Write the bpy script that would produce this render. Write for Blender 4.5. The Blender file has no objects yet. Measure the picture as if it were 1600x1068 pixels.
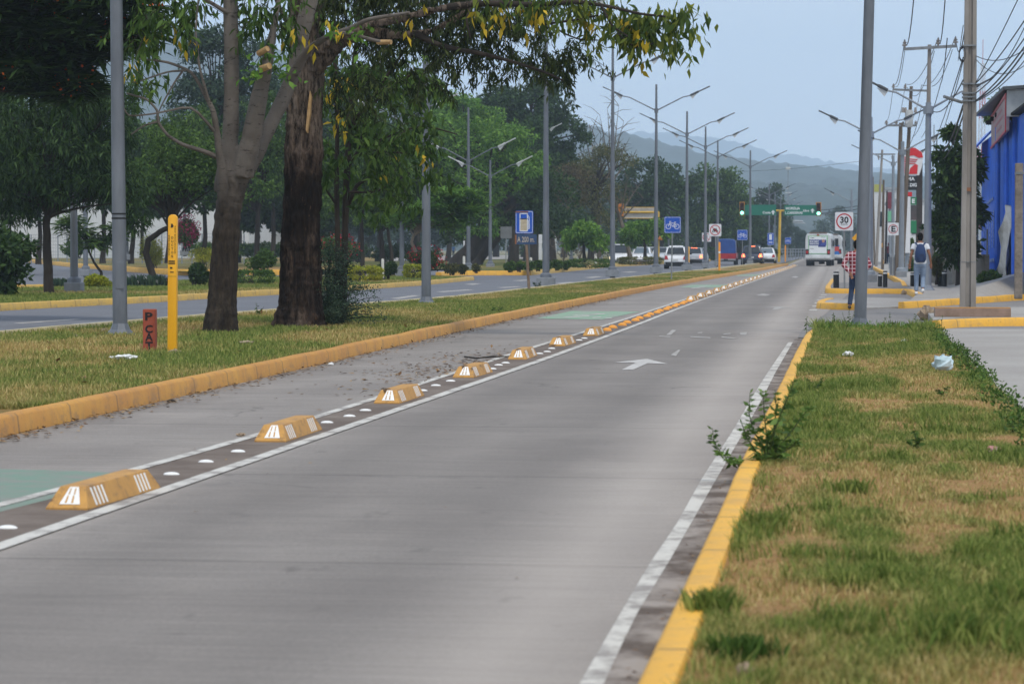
import bpy, bmesh, math, random
import numpy as np
from mathutils import Vector, Matrix
R = math.radians
random.seed(7); rng = np.random.default_rng(11)
scene = bpy.context.scene
col = scene.collection
# ---------------------------------------------------------------- camera, sky, sun, exposure
F = 4200.0                                   # focal length in pixels of the 1600-wide photograph
CAMZ = 1.5
TH = math.atan(148 / F); PS = math.atan(510 * math.cos(TH) / F)
cam = bpy.data.cameras.new('camera'); camo = bpy.data.objects.new('camera', cam); col.objects.link(camo)
camo.location = (0, 0, CAMZ); camo.rotation_euler = (math.pi / 2 - TH, 0, PS)
cam.sensor_width = 36; cam.lens = 36 * F / 1600; cam.clip_start = .5; cam.clip_end = 20000
cam.dof.use_dof = True; cam.dof.focus_distance = 42; cam.dof.aperture_fstop = 5.6
scene.camera = camo
world = bpy.data.worlds.new('World'); scene.world = world; world.use_nodes = True
wn = world.node_tree; bg = wn.nodes['Background']
sky = wn.nodes.new('ShaderNodeTexSky'); sky.sky_type = 'NISHITA'; sky.sun_disc = False
SUN_EL, SUN_AZ = 62, 150                     # azimuth measured clockwise from the road direction
sky.sun_elevation = R(SUN_EL); sky.sun_rotation = R(SUN_AZ); sky.air_density = 1.3; sky.dust_density = 2.0; sky.ozone_density = 3.0
ov = wn.nodes.new('ShaderNodeMix'); ov.data_type = 'RGBA'; ov.inputs[0].default_value = .72
ov.inputs[7].default_value = (7.6, 8.9, 10.9, 1)          # veil of thin high cloud over the clear sky
tc = wn.nodes.new('ShaderNodeTexCoord'); sx_ = wn.nodes.new('ShaderNodeSeparateXYZ'); wn.links.new(tc.outputs['Generated'], sx_.inputs[0])
vr = wn.nodes.new('ShaderNodeValToRGB'); vr.color_ramp.elements[0].position = .0; vr.color_ramp.elements[0].color = (1, 1, 1, 1); vr.color_ramp.elements[1].position = .35; vr.color_ramp.elements[1].color = (.62, .64, .68, 1)
wn.links.new(sx_.outputs[2], vr.inputs[0]); vm = wn.nodes.new('ShaderNodeMix'); vm.data_type = 'RGBA'; vm.blend_type = 'MULTIPLY'; vm.inputs[0].default_value = 1
vm.inputs[6].default_value = (14.6, 15.9, 17.8, 1); wn.links.new(vr.outputs[0], vm.inputs[7]); wn.links.new(vm.outputs[2], ov.inputs[7])
wn.links.new(sky.outputs[0], ov.inputs[6]); wn.links.new(ov.outputs[2], bg.inputs[0]); bg.inputs[1].default_value = .085
sun = bpy.data.lights.new('sun', 'SUN'); suno = bpy.data.objects.new('sun', sun); col.objects.link(suno)
sun.energy = 2.0; sun.angle = R(9); sun.color = (1, .93, .82)
az = R(SUN_AZ); el = R(SUN_EL)
sd = Vector((math.sin(az) * math.cos(el), math.cos(az) * math.cos(el), math.sin(el)))
suno.rotation_euler = sd.to_track_quat('Z', 'Y').to_euler(); suno.location = (0, 0, 60)
scene.view_settings.view_transform = 'Standard'; scene.view_settings.look = 'None'
scene.view_settings.exposure = 0.14; scene.view_settings.gamma = 1
scene.cycles.max_bounces = 6; scene.cycles.diffuse_bounces = 3; scene.cycles.glossy_bounces = 2
scene.cycles.transmission_bounces = 3; scene.cycles.volume_bounces = 1; scene.cycles.transparent_max_bounces = 6
scene.cycles.use_denoising = True
# ---------------------------------------------------------------- picture point -> place in the world
_r = Vector((math.cos(PS), math.sin(PS), 0)); _h = Vector((-math.sin(PS), math.cos(PS), 0)); _z = Vector((0, 0, 1))
_f = _h * math.cos(TH) - _z * math.sin(TH); _u = _h * math.sin(TH) + _z * math.cos(TH)
def ray(px, py): return _f + _r * ((px - 800) / F) + _u * ((534 - py) / F)
def P(px, py, z=0.0):
    d = ray(px, py); t = (z - CAMZ) / d.z; return Vector((d.x * t, d.y * t, z))
def D(px, py, Y):
    d = ray(px, py); t = Y / d.y; return Vector((d.x * t, Y, CAMZ + d.z * t))
# ---------------------------------------------------------------- colours and materials
def C(h, k=1.0):
    h = h.lstrip('#'); v = [int(h[i:i + 2], 16) / 255 for i in (0, 2, 4)]
    return tuple((c / 12.92 if c <= .04045 else ((c + .055) / 1.055) ** 2.4) * k for c in v) + (1,)
class NT:
    def __init__(s, name):
        s.m = bpy.data.materials.new(name); s.m.use_nodes = True; s.t = s.m.node_tree
        s.b = s.t.nodes['Principled BSDF']
    def n(s, typ, **kw):
        n = s.t.nodes.new(typ)
        for k, v in kw.items(): setattr(n, k, v)
        return n
    def l(s, a, b): s.t.links.new(a, b)
    def coord(s, kind='Object'): return s.n('ShaderNodeTexCoord').outputs[kind]
    def noise(s, scale, detail=4, rough=.6, vec=None, stretch=None):
        v = vec if vec is not None else s.coord()
        if stretch:
            mp = s.n('ShaderNodeMapping'); mp.inputs['Scale'].default_value = stretch; s.l(v, mp.inputs[0]); v = mp.outputs[0]
        n = s.n('ShaderNodeTexNoise'); n.inputs['Scale'].default_value = scale; n.inputs['Detail'].default_value = detail
        n.inputs['Roughness'].default_value = rough; s.l(v, n.inputs['Vector']); return n.outputs[0]
    def ramp(s, fac, stops):
        r = s.n('ShaderNodeValToRGB'); e = r.color_ramp.elements
        while len(e) < len(stops): e.new(.5)
        for i, (p, c) in enumerate(stops):
            e[i].position = p; e[i].color = c if hasattr(c, '__len__') else (c, c, c, 1)
        s.l(fac, r.inputs[0]); return r.outputs[0]
    def mix(s, fac, a, b, mode='MIX'):
        m = s.n('ShaderNodeMix', data_type='RGBA', blend_type=mode)
        if hasattr(fac, 'links') or hasattr(fac, 'is_linked'): s.l(fac, m.inputs[0])
        else: m.inputs[0].default_value = fac
        for v, i in ((a, 6), (b, 7)):
            if hasattr(v, 'is_linked'): s.l(v, m.inputs[i])
            else: m.inputs[i].default_value = v
        return m.outputs[2]
    def bump(s, h, strength=.3, dist=.01):
        b = s.n('ShaderNodeBump'); b.inputs['Strength'].default_value = strength; b.inputs['Distance'].default_value = dist
        s.l(h, b.inputs['Height']); s.l(b.outputs[0], s.b.inputs['Normal'])
    def base(s, c): s.l(c, s.b.inputs['Base Color']) if hasattr(c, 'is_linked') else setattr(s.b.inputs['Base Color'], 'default_value', c)
MATS = {}
def M(name, c1, c2=None, scale=3.0, rough=.6, metal=0.0, bump=0.0, bscale=30, spec=.4, lo=.35, hi=.65, stretch=None, coat=0, bdist=.01):
    if name in MATS: return MATS[name]
    t = NT(name)
    if c2 is None: c2 = tuple(v * .82 for v in c1[:3]) + (1,)
    t.base(t.ramp(t.noise(scale, 6, .65, stretch=stretch), [(lo, c1), (hi, c2)]))
    t.b.inputs['Roughness'].default_value = rough; t.b.inputs['Metallic'].default_value = metal
    t.b.inputs['Specular IOR Level'].default_value = spec; t.b.inputs['Coat Weight'].default_value = coat
    if bump: t.bump(t.noise(bscale, 5, .7), bump, bdist)
    MATS[name] = t.m; return t.m
def flat(name, c, rough=.5, spec=.4, coat=0): return M(name, c, tuple(v * .93 for v in c[:3]) + (1,), 5, rough, 0, 0, spec=spec, coat=coat)
def glow(name, c, s):
    t = NT(name); t.base(c); t.b.inputs['Emission Color'].default_value = c; t.b.inputs['Emission Strength'].default_value = s; return t.m
def leafmat(name, dark, mid, light, trans=.25):
    if name in MATS: return MATS[name]
    t = NT(name); g = t.n('ShaderNodeNewGeometry')
    n = t.noise(.55, 3, .6)
    a = t.n('ShaderNodeMath', operation='MULTIPLY_ADD'); a.inputs[1].default_value = .6
    t.l(g.outputs['Random Per Island'], a.inputs[0])
    b = t.n('ShaderNodeMath', operation='MULTIPLY'); b.inputs[1].default_value = .5; t.l(n, b.inputs[0]); t.l(b.outputs[0], a.inputs[2])
    c = t.ramp(a.outputs[0], [(.12, dark), (.5, mid), (.92, light)])
    t.base(c); t.b.inputs['Roughness'].default_value = .6; t.b.inputs['Specular IOR Level'].default_value = .18
    tr = t.n('ShaderNodeBsdfTranslucent'); t.l(c, tr.inputs[0]); ms = t.n('ShaderNodeMixShader'); ms.inputs[0].default_value = trans
    t.l(t.b.outputs[0], ms.inputs[1]); t.l(tr.outputs[0], ms.inputs[2]); t.l(ms.outputs[0], t.t.nodes['Material Output'].inputs[0])
    MATS[name] = t.m; return t.m
# ---------------------------------------------------------------- mesh builder
class MB:
    def __init__(s): s.v = []; s.f = []
    def add(s, vs, fs):
        o = len(s.v); s.v += [tuple(v) for v in vs]; s.f += [tuple(i + o for i in f) for f in fs]; return s
    def box(s, c, d, rz=0.0, taper=1.0, mat=None):
        x, y, z = d[0] / 2, d[1] / 2, d[2] / 2; vs = []
        for k, (sx, sy, sz) in enumerate([(-1, -1, -1), (1, -1, -1), (1, 1, -1), (-1, 1, -1), (-1, -1, 1), (1, -1, 1), (1, 1, 1), (-1, 1, 1)]):
            t = taper if sz > 0 else 1; v = Vector((sx * x * t, sy * y * t, sz * z))
            if mat is not None: v = mat @ v
            elif rz: v = Matrix.Rotation(rz, 3, 'Z') @ v
            vs.append(v + Vector(c))
        return s.add(vs, [(0, 3, 2, 1), (4, 5, 6, 7), (0, 1, 5, 4), (1, 2, 6, 5), (2, 3, 7, 6), (3, 0, 4, 7)])
    def tube(s, pts, rad, n=8, cap=True, sq=1.0):
        pts = [Vector(p) for p in pts]
        if not hasattr(rad, '__len__'): rad = [rad] * len(pts)
        rings = []; up = None
        for i, p in enumerate(pts):
            t = (pts[min(i + 1, len(pts) - 1)] - pts[max(i - 1, 0)]).normalized()
            if up is None:
                up = Vector((1, 0, 0)) if abs(t.x) < .8 else Vector((0, 1, 0))
            a = (up - t * up.dot(t)).normalized(); b = t.cross(a); up = a
            rings.append([p + (a * math.cos(2 * math.pi * k / n) + b * sq * math.sin(2 * math.pi * k / n)) * rad[i] for k in range(n)])
        vs = [v for r in rings for v in r]; fs = []
        for i in range(len(rings) - 1):
            for k in range(n): fs.append((i * n + k, i * n + (k + 1) % n, (i + 1) * n + (k + 1) % n, (i + 1) * n + k))
        if cap: fs.append(tuple(range(n))[::-1]); fs.append(tuple((len(rings) - 1) * n + k for k in range(n)))
        return s.add(vs, fs)
    def ring(s, c, r0, r1, y0, y1, n=32, a0=0, a1=2 * math.pi):     # flat annulus standing in the xz plane
        full = abs(a1 - a0 - 2 * math.pi) < 1e-4; m = n if full else n + 1; vs = []
        for k in range(m):
            a = a0 + (a1 - a0) * k / n
            for r, y in ((r0, y0), (r1, y0), (r1, y1), (r0, y1)): vs.append((c[0] + r * math.cos(a), c[1] + y, c[2] + r * math.sin(a)))
        fs = []
        for k in range(n):
            j = (k + 1) % m
            for q in range(4): fs.append((k * 4 + q, k * 4 + (q + 1) % 4, j * 4 + (q + 1) % 4, j * 4 + q))
        return s.add(vs, fs)
    def prism(s, poly, axis, a, b):       # polygon in the two other axes, extruded along axis from a to b
        n = len(poly); vs = []
        for h in (a, b):
            for p in poly:
                vs.append({'x': (h, p[0], p[1]), 'y': (p[0], h, p[1]), 'z': (p[0], p[1], h)}[axis])
        return s.add(vs, [tuple(range(n)), tuple(range(2 * n - 1, n - 1, -1))] + [(k, (k + 1) % n, n + (k + 1) % n, n + k) for k in range(n)])
    def loft(s, rings, cap=True):
        n = len(rings[0]); vs = [v for r in rings for v in r]; fs = []
        for i in range(len(rings) - 1):
            for k in range(n): fs.append((i * n + k, i * n + (k + 1) % n, (i + 1) * n + (k + 1) % n, (i + 1) * n + k))
        if cap: fs.append(tuple(range(n))[::-1]); fs.append(tuple((len(rings) - 1) * n + k for k in range(n)))
        return s.add(vs, fs)
    def ball(s, c, r, nu=12, nv=8, half=False):
        rx, ry, rz = r if hasattr(r, '__len__') else (r, r, r); rings = []
        lo = 0 if half else -math.pi / 2
        for j in range(nv + 1):
            a = lo + (math.pi / 2 - lo) * j / nv; q = max(math.cos(a), .01)
            rings.append([(c[0] + rx * q * math.cos(2 * math.pi * k / nu), c[1] + ry * q * math.sin(2 * math.pi * k / nu), c[2] + rz * math.sin(a)) for k in range(nu)])
        return s.loft(rings)
    def panel(s, q, off=.006, inset=.0):   # thin slab standing proud of the quad q (counter-clockwise seen from outside)
        q = [Vector(v) for v in q]; c = sum(q, Vector()) / 4; nrm = (q[1] - q[0]).cross(q[3] - q[0]).normalized()
        q = [v + (c - v) * inset for v in q]
        return s.add([v - nrm * .01 for v in q] + [v + nrm * off for v in q], [(3, 2, 1, 0), (4, 5, 6, 7), (0, 1, 5, 4), (1, 2, 6, 5), (2, 3, 7, 6), (3, 0, 4, 7)])
    def text(s, body, w, h, c, depth=.004, rot=None, bold=0.0):   # lettering w x h centred on c, facing -y (rot turns it)
        cu = bpy.data.curves.new('t', 'FONT'); cu.body = body; cu.size = 1; cu.resolution_u = 3; cu.offset = bold
        o = bpy.data.objects.new('t', cu); col.objects.link(o); bpy.context.view_layer.update()
        me = bpy.data.meshes.new_from_object(o.evaluated_get(bpy.context.evaluated_depsgraph_get()))
        vs = np.array([v.co[:] for v in me.vertices]); fs = [tuple(p.vertices) for p in me.polygons]
        bpy.data.objects.remove(o); bpy.data.curves.remove(cu); bpy.data.meshes.remove(me)
        lo, hi = vs.min(0), vs.max(0); sx = w / (hi[0] - lo[0]); sz = h / (hi[1] - lo[1])
        out = []
        for v in vs:
            p = Vector(((v[0] - (lo[0] + hi[0]) / 2) * sx, -depth, (v[1] - (lo[1] + hi[1]) / 2) * sz))
            if rot is not None: p = rot @ p
            out.append(p + Vector(c))
        return s.add(out, fs)
    def mesh(s, name):
        me = bpy.data.meshes.new(name); me.from_pydata(s.v, [], s.f); me.update(); return me
    def build(s, name, mat, parent=None, smooth=False, bevel=0.0, world=True, label=None, sharp=35):
        me = s.mesh(name)
        bm = bmesh.new(); bm.from_mesh(me)
        bmesh.ops.recalc_face_normals(bm, faces=bm.faces)
        if bevel:
            ed = [e for e in bm.edges if len(e.link_faces) == 2 and e.calc_face_angle(0) > R(30)]
            bmesh.ops.bevel(bm, geom=ed, offset=bevel, segments=2, profile=.6, affect='EDGES', clamp_overlap=True)
        bm.to_mesh(me); bm.free()
        if smooth:
            me.shade_smooth() if hasattr(me, 'shade_smooth') else [setattr(p, 'use_smooth', True) for p in me.polygons]
            try: me.set_sharp_from_angle(angle=R(sharp))
            except Exception: pass
        return link(name, me, mat, parent, world, label)
def root_loc(o):
    v = Vector()
    while o is not None: v += o.location; o = o.parent
    return v
def link(name, me, mat, parent=None, world=True, label=None):
    if mat is not None: me.materials.append(mat)
    o = bpy.data.objects.new(name, me); col.objects.link(o)
    if parent is not None:
        if world: me.transform(Matrix.Translation(-root_loc(parent)))
        o.parent = parent
    if label: o['label'] = label
    return o
def tag(o, label=None, cat=None, group=None, kind=None):
    if label: o['label'] = label
    if cat: o['category'] = cat
    if group: o['group'] = group
    if kind: o['kind'] = kind
    return o
def thing(name, label, cat, loc=(0, 0, 0), group=None, rz=0.0):
    o = bpy.data.objects.new(name, None); col.objects.link(o); o.location = loc; o.rotation_euler = (0, 0, rz)
    o.empty_display_size = .2
    return tag(o, label, cat, group)
def copy_tree(o, loc=None, label=None, parent=None):
    c = o.copy(); col.objects.link(c); c.parent = parent
    if loc is not None: c.location = loc
    if label: c['label'] = label
    for ch in list(o.children): copy_tree(ch, parent=c)
    return c
def raw_mesh(name, V, Fc, nper, mat, parent=None, smooth=False):      # numpy arrays -> mesh; Fc (n, nper)
    me = bpy.data.meshes.new(name); n = len(Fc)
    me.vertices.add(len(V)); me.vertices.foreach_set('co', np.asarray(V, np.float32).ravel())
    me.loops.add(n * nper); me.loops.foreach_set('vertex_index', np.asarray(Fc, np.int32).ravel())
    me.polygons.add(n); me.polygons.foreach_set('loop_start', np.arange(0, n * nper, nper, dtype=np.int32))
    me.polygons.foreach_set('loop_total', np.full(n, nper, np.int32)); me.update(calc_edges=True)
    if smooth: me.polygons.foreach_set('use_smooth', np.ones(n, bool))
    return link(name, me, mat, parent)
def vn(x, y, s, seed=0):             # value noise 0..1
    x = np.asarray(x, float) / s + 1000.5; y = np.asarray(y, float) / s + 1000.5
    xi = np.floor(x).astype(np.int64); yi = np.floor(y).astype(np.int64); fx = x - xi; fy = y - yi
    fx = fx * fx * (3 - 2 * fx); fy = fy * fy * (3 - 2 * fy)
    def h(a, b):
        k = (a * 374761393 + b * 668265263 + seed * 2147483647) & 0xffffffff
        k = ((k ^ (k >> 13)) * 1274126177) & 0xffffffff; return ((k ^ (k >> 16)) & 0xffff) / 65535.0
    return (h(xi, yi) * (1 - fx) + h(xi + 1, yi) * fx) * (1 - fy) + (h(xi, yi + 1) * (1 - fx) + h(xi + 1, yi + 1) * fx) * fy
def fb(x, y, s, seed=0): return vn(x, y, s, seed) * .55 + vn(x, y, s / 2.3, seed + 1) * .28 + vn(x, y, s / 5, seed + 2) * .17
# ---------------------------------------------------------------- ground, roads, kerbs
def interp(pts, ys):                 # x of a polyline of world points at each y
    p = sorted([(q[1], q[0]) for q in pts]); return np.interp(ys, [a for a, _ in p], [b for _, b in p])
def strip(name, L, Rr, ys, nx, z, mat, kind='structure', bump=0.0, attr=None, zf=None):
    ys = np.asarray(ys, float); xl, xr = interp(L, ys), interp(Rr, ys); t = np.linspace(0, 1, nx)
    X = xl[:, None] * (1 - t) + xr[:, None] * t; Y = np.repeat(ys[:, None], nx, 1); Z = np.full_like(X, z)
    if bump: Z = Z + (fb(X, Y, .5, 5) - .5) * bump * np.clip(np.minimum(t, 1 - t) * 8, 0, 1)
    if zf: Z = zf(X, Y)
    V = np.stack([X, Y, Z], -1).reshape(-1, 3); i = np.arange((len(ys) - 1) * nx).reshape(-1, nx)[:, :-1].ravel()
    o = raw_mesh(name, V, np.stack([i, i + 1, i + nx + 1, i + nx], 1), 4, mat, smooth=True)
    if attr is not None:
        a = o.data.attributes.new('dry', 'FLOAT', 'POINT'); a.data.foreach_set('value', attr(V[:, 0], V[:, 1]).astype(np.float32))
    return tag(o, kind=kind)
def sheet(name, pts, z, mat, kind='structure', thick=0.0):
    mb = MB(); poly = [(p[0], p[1]) for p in pts]
    if thick: mb.prism(poly, 'z', z - thick, z)
    else: mb.add([(x, y, z) for x, y in poly], [tuple(range(len(poly)))])
    o = mb.build(name, mat)
    if not thick:
        me = o.data
        if me.polygons[0].normal.z < 0: me.flip_normals()
    return tag(o, kind=kind) if kind else o

def concrete(name, c1, c2, dark, joint=None, streak=(.35, 3.2, 1)):
    t = NT(name); v = t.coord()
    big = t.noise(.35, 5, .6, v); st = t.noise(1.6, 6, .75, v, streak); fine = t.noise(38, 4, .8, v)
    c = t.ramp(big, [(.35, c1), (.66, c2)])
    c = t.mix(t.ramp(st, [(.42, 0.0), (.75, .36)]), c, dark)
    c = t.mix(t.ramp(t.noise(130, 3, .8, v), [(.36, .45), (.56, 0.0)]), c, tuple(q * .5 for q in dark[:3]) + (1,)); c = t.mix(t.ramp(fine, [(.3, .45), (.62, 0.0)]), c, tuple(q * .55 for q in dark[:3]) + (1,))
    sp = t.noise(7, 3, .5, v, (.6, 1.4, 1)); c = t.mix(t.ramp(sp, [(.70, 0.0), (.78, .55)]), c, tuple(q * .35 for q in dark[:3]) + (1,))
    if joint:
        sx = t.n('ShaderNodeSeparateXYZ'); t.l(v, sx.inputs[0])
        w = t.noise(2.2, 3, .6, v, (1, .15, 1))
        a = t.n('ShaderNodeMath', operation='MULTIPLY_ADD'); t.l(w, a.inputs[0]); a.inputs[1].default_value = .07; t.l(sx.outputs[1], a.inputs[2])
        b = t.n('ShaderNodeMath', operation='ADD'); t.l(a.outputs[0], b.inputs[0]); b.inputs[1].default_value = -joint[1]
        d = t.n('ShaderNodeMath', operation='PINGPONG'); t.l(b.outputs[0], d.inputs[0]); d.inputs[1].default_value = joint[0] / 2
        # pingpong is zero on the joint itself
        e = t.ramp(d.outputs[0], [(.0, .5), (.018, .35), (.04, 0.0)])
        c = t.mix(e, c, tuple(q * .3 for q in dark[:3]) + (1,))
        # dirt worn in along the gutters and a darker wheel path
        g = t.ramp(t.map_x(sx.outputs[0], -6.9, -.6), [(0, .75), (.06, .35), (.16, 0.0), (.955, 0.0), (.985, .6), (1, 0.0)])
        gm = t.n('ShaderNodeMath', operation='MULTIPLY'); t.l(g, gm.inputs[0]); t.l(t.ramp(t.noise(1.3, 5, .7, v, (1, .8, 1)), [(.38, 0.0), (.6, 1.0)]), gm.inputs[1])
        c = t.mix(gm.outputs[0], c, C('#4c443c'))
        vo = t.n('ShaderNodeTexVoronoi', feature='DISTANCE_TO_EDGE'); vo.inputs['Scale'].default_value = .32; wv_ = t.n('ShaderNodeVectorMath', operation='MULTIPLY_ADD'); nz = t.n('ShaderNodeTexNoise'); nz.inputs['Scale'].default_value = 1.3; nz.inputs['Detail'].default_value = 6; t.l(v, nz.inputs['Vector']); t.l(nz.outputs['Color'], wv_.inputs[0]); wv_.inputs[1].default_value = (1.4, 1.4, 0); t.l(v, wv_.inputs[2]); t.l(wv_.outputs[0], vo.inputs['Vector'])
        ck = t.n('ShaderNodeMath', operation='MULTIPLY'); t.l(t.ramp(vo.outputs['Distance'], [(0, 1.0), (.004, .6), (.009, 0.0)]), ck.inputs[0]); t.l(t.ramp(t.noise(.23, 2, .5, v), [(.55, 0.0), (.62, .7)]), ck.inputs[1]); c = t.mix(ck.outputs[0], c, tuple(q * .35 for q in dark[:3]) + (1,))
        oil = t.ramp(t.noise(2.6, 3, .6, v, (1, .45, 1)), [(.66, 0.0), (.74, .5)]); c = t.mix(oil, c, tuple(q * .45 for q in dark[:3]) + (1,))
        pt = t.ramp(t.noise(.9, 5, .7, v, (1, .5, 1)), [(.35, 0.0), (.5, .0), (.68, .16)]); c = t.mix(pt, c, C('#b9b0a6'))
        br_ = t.ramp(t.noise(9, 5, .75, v, (.12, 2.2, 1)), [(.4, .30), (.56, 0.0)]); c = t.mix(br_, c, tuple(q * .8 for q in dark[:3]) + (1,))
        edge = t.ramp(t.map_x(sx.outputs[0], -6.9, -.6), [(.35, 0.0), (.43, .35), (.47, 0.0), (.80, 0.0), (.90, .42), (.96, .2)]); c = t.mix(edge, c, C('#b5aca3'))
        wp = t.ramp(t.map_x(sx.outputs[0], -6.9, -.6), [(.44, 0.0), (.55, .42), (.66, .2), (.77, .40), (.88, 0.0)])
        c = t.mix(wp, c, tuple(q * .72 for q in dark[:3]) + (1,))
    t.base(c); t.b.inputs['Roughness'].default_value = .82; t.b.inputs['Specular IOR Level'].default_value = .25
    t.bump(t.noise(60, 4, .8, v, (.5, 2, 1)), .25, .006); MATS[name] = t.m; return t.m
def map_x(self, s, a, b):
    m = self.n('ShaderNodeMapRange'); self.l(s, m.inputs[0]); m.inputs[1].default_value = a; m.inputs[2].default_value = b; return m.outputs[0]
NT.map_x = map_x
m_conc = concrete('road_concrete', C('#a69f98'), C('#928b85'), C('#6a6561'), (4.85, 32.0))
m_asph = concrete('asphalt', C('#7b7d83'), C('#6f7177'), C('#5b5d62'))
m_pave = concrete('pavement_concrete', C('#b5b1ab'), C('#a29d97'), C('#827d78'))
m_side = concrete('street_asphalt', C('#96928f'), C('#85827f'), C('#686563'))
def grassy_ground():
    t = NT('turf_soil'); v = t.coord(); a = t.n('ShaderNodeAttribute'); a.attribute_name = 'dry'
    n = t.noise(9, 6, .75, v); f = t.noise(70, 4, .8, v)
    green = t.ramp(n, [(.3, C('#4a5528')), (.7, C('#6d7540'))]); straw = t.ramp(n, [(.28, C('#8d6a45')), (.5, C('#b08a5c')), (.75, C('#c6a878'))])
    c = t.mix(a.outputs['Fac'], green, straw); c = t.mix(t.ramp(f, [(.35, .5), (.6, 0.0)]), c, C('#4a3b26'))
    t.base(c); t.b.inputs['Roughness'].default_value = .95; t.b.inputs['Specular IOR Level'].default_value = .1
    t.bump(f, .8, .02); return t.m
m_turf = grassy_ground()
m_earth = M('dry_earth', C('#8a7a5c'), C('#66683f'), .12, .95, bump=.4, bscale=3)
tag(MB().add([(-3500, -60, -.05), (3000, -60, -.05), (3000, 1500, -.05), (-3500, 1500, -.05)], [(0, 1, 2, 3)]).build('ground', m_earth), kind='structure')

def kerb_mat(name, c1, c2, dirt):
    t = NT(name); v = t.coord()
    c = t.ramp(t.noise(1.1, 5, .7, v), [(.3, c1), (.7, c2)])
    c = t.mix(t.ramp(t.noise(5, 6, .75, v, (1, 1, .25)), [(.5, 0.0), (.72, .6)]), c, dirt)
    c = t.mix(t.ramp(t.noise(23, 3, .7, v), [(.62, 0.0), (.72, .7)]), c, C('#5d4a35'))
    sx = t.n('ShaderNodeSeparateXYZ'); t.l(v, sx.inputs[0]); d = t.n('ShaderNodeMath', operation='PINGPONG'); t.l(sx.outputs[1], d.inputs[0]); d.inputs[1].default_value = .75; c = t.mix(t.ramp(d.outputs[0], [(0, .7), (.012, .5), (.03, 0.0)]), c, C('#54483a'))
    lo_ = t.ramp(t.noise(2.4, 6, .8, v, (1, 1, 2)), [(.52, 0.0), (.6, .8)]); hz = t.ramp(t.map_x(sx.outputs[2], 0.0, .12), [(0, 1.0), (1, .25)]); mm = t.n('ShaderNodeMath', operation='MULTIPLY'); t.l(lo_, mm.inputs[0]); t.l(hz, mm.inputs[1]); c = t.mix(mm.outputs[0], c, dirt)
    t.base(c); t.b.inputs['Roughness'].default_value = .7; t.bump(t.noise(40, 4, .7, v), .3, .006); return t.m
k_orange = kerb_mat('orange_kerb_paint', C('#c4913c'), C('#b27c38'), C('#86684a'))
k_yellow = kerb_mat('yellow_kerb_paint', C('#e6b03e'), C('#d6a038'), C('#b08f5a'))
k_faded = kerb_mat('faded_yellow_paint', C('#c9a248'), C('#b8994f'), C('#8d7c5c'))
k_pale = kerb_mat('pale_worn_paint', C('#c9b98a'), C('#b3a888'), C('#77705f'))
def resample(pts, step):
    out = []; 
    for a, b in zip(pts[:-1], pts[1:]):
        a, b = Vector(a[:2] + (0,)) if isinstance(a, tuple) else Vector((a[0], a[1], 0)), Vector((b[0], b[1], 0))
        n = max(1, int((b - a).length / step)); out += [a.lerp(b, k / n) for k in range(n)]
    out.append(Vector((pts[-1][0], pts[-1][1], 0))); return out
def smooth_line(pts, it=3):
    p = [Vector((q[0], q[1], 0)) for q in pts]
    for _ in range(it): p = [p[0]] + [(p[i - 1] + p[i] * 2 + p[i + 1]) / 4 for i in range(1, len(p) - 1)] + [p[-1]]
    return p
def kerb(pts, side, mat, h=.15, w=.15, step=1.0, z0=-.02, jit=.006):   # pts: foot of the face; side +1: body lies to the left of the walking direction
    p = smooth_line(resample(pts, step), 4); rings = []
    for i, q in enumerate(p):
        t = (p[min(i + 1, len(p) - 1)] - p[max(i - 1, 0)]).normalized(); n = Vector((-t.y, t.x, 0)) * side
        j = random.uniform(-jit, jit); hh = h + random.uniform(-jit, jit)
        rings.append([q + n * (0 + j) + Vector((0, 0, z0)), q + n * (.02 + j) + Vector((0, 0, hh - .025)), q + n * (.045 + j) + Vector((0, 0, hh)),
                      q + n * (w - .01 + j) + Vector((0, 0, hh)), q + n * (w + j) + Vector((0, 0, hh - .02)), q + n * (w + j) + Vector((0, 0, z0))])
    return tag(MB().loft(rings).build('kerb', mat, smooth=True, sharp=50), kind='structure')

med_px = [(-330, 760), (-150, 716), (0, 682), (145, 650), (290, 620), (400, 594), (510, 567), (600, 545), (700, 522), (800, 499), (900, 478), (1000, 457), (1100, 438), (1160, 428), (1200, 421), (1232, 414.5)]
MEDR = smooth_line(resample([P(x, y) for x, y in med_px], 2.0), 8)
out_px = [(-340, 548), (-120, 531), (0, 520), (190, 505), (340, 491), (500, 480), (665, 469), (760, 459), (852, 448), (950, 437), (1060, 425.5), (1130, 418), (1190, 411)]
MEDL = smooth_line(resample([P(x, y, .15) for x, y in out_px], 2.0), 8)
YEND = 235
# main carriageway: bike lane + traffic lane in one slab
strip('main_road', [Vector((p[0] - .1, p[1], 0)) for p in MEDR] + [Vector((-5.2, 420, 0)), Vector((-6.9, 4, 0))],
      [Vector((-.66, 4, 0)), Vector((-.66, 50, 0)), Vector((-.3, 60, 0)), Vector((.4, 90, 0)), Vector((.8, 120, 0)), Vector((1.0, 420, 0))],
      np.concatenate([np.arange(4, 240, 4), np.arange(240, 421, 20)]), 6, 0.0, m_conc)
sheet('side_street', [(-1.0, 45), (60, 45), (60, 130), (-.3, 130), (-.6, 85)], -.006, m_side)
sheet('side_lane', [(.2, 130), (60, 130), (60, 420), (.6, 420)], -.008, m_side)
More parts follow.
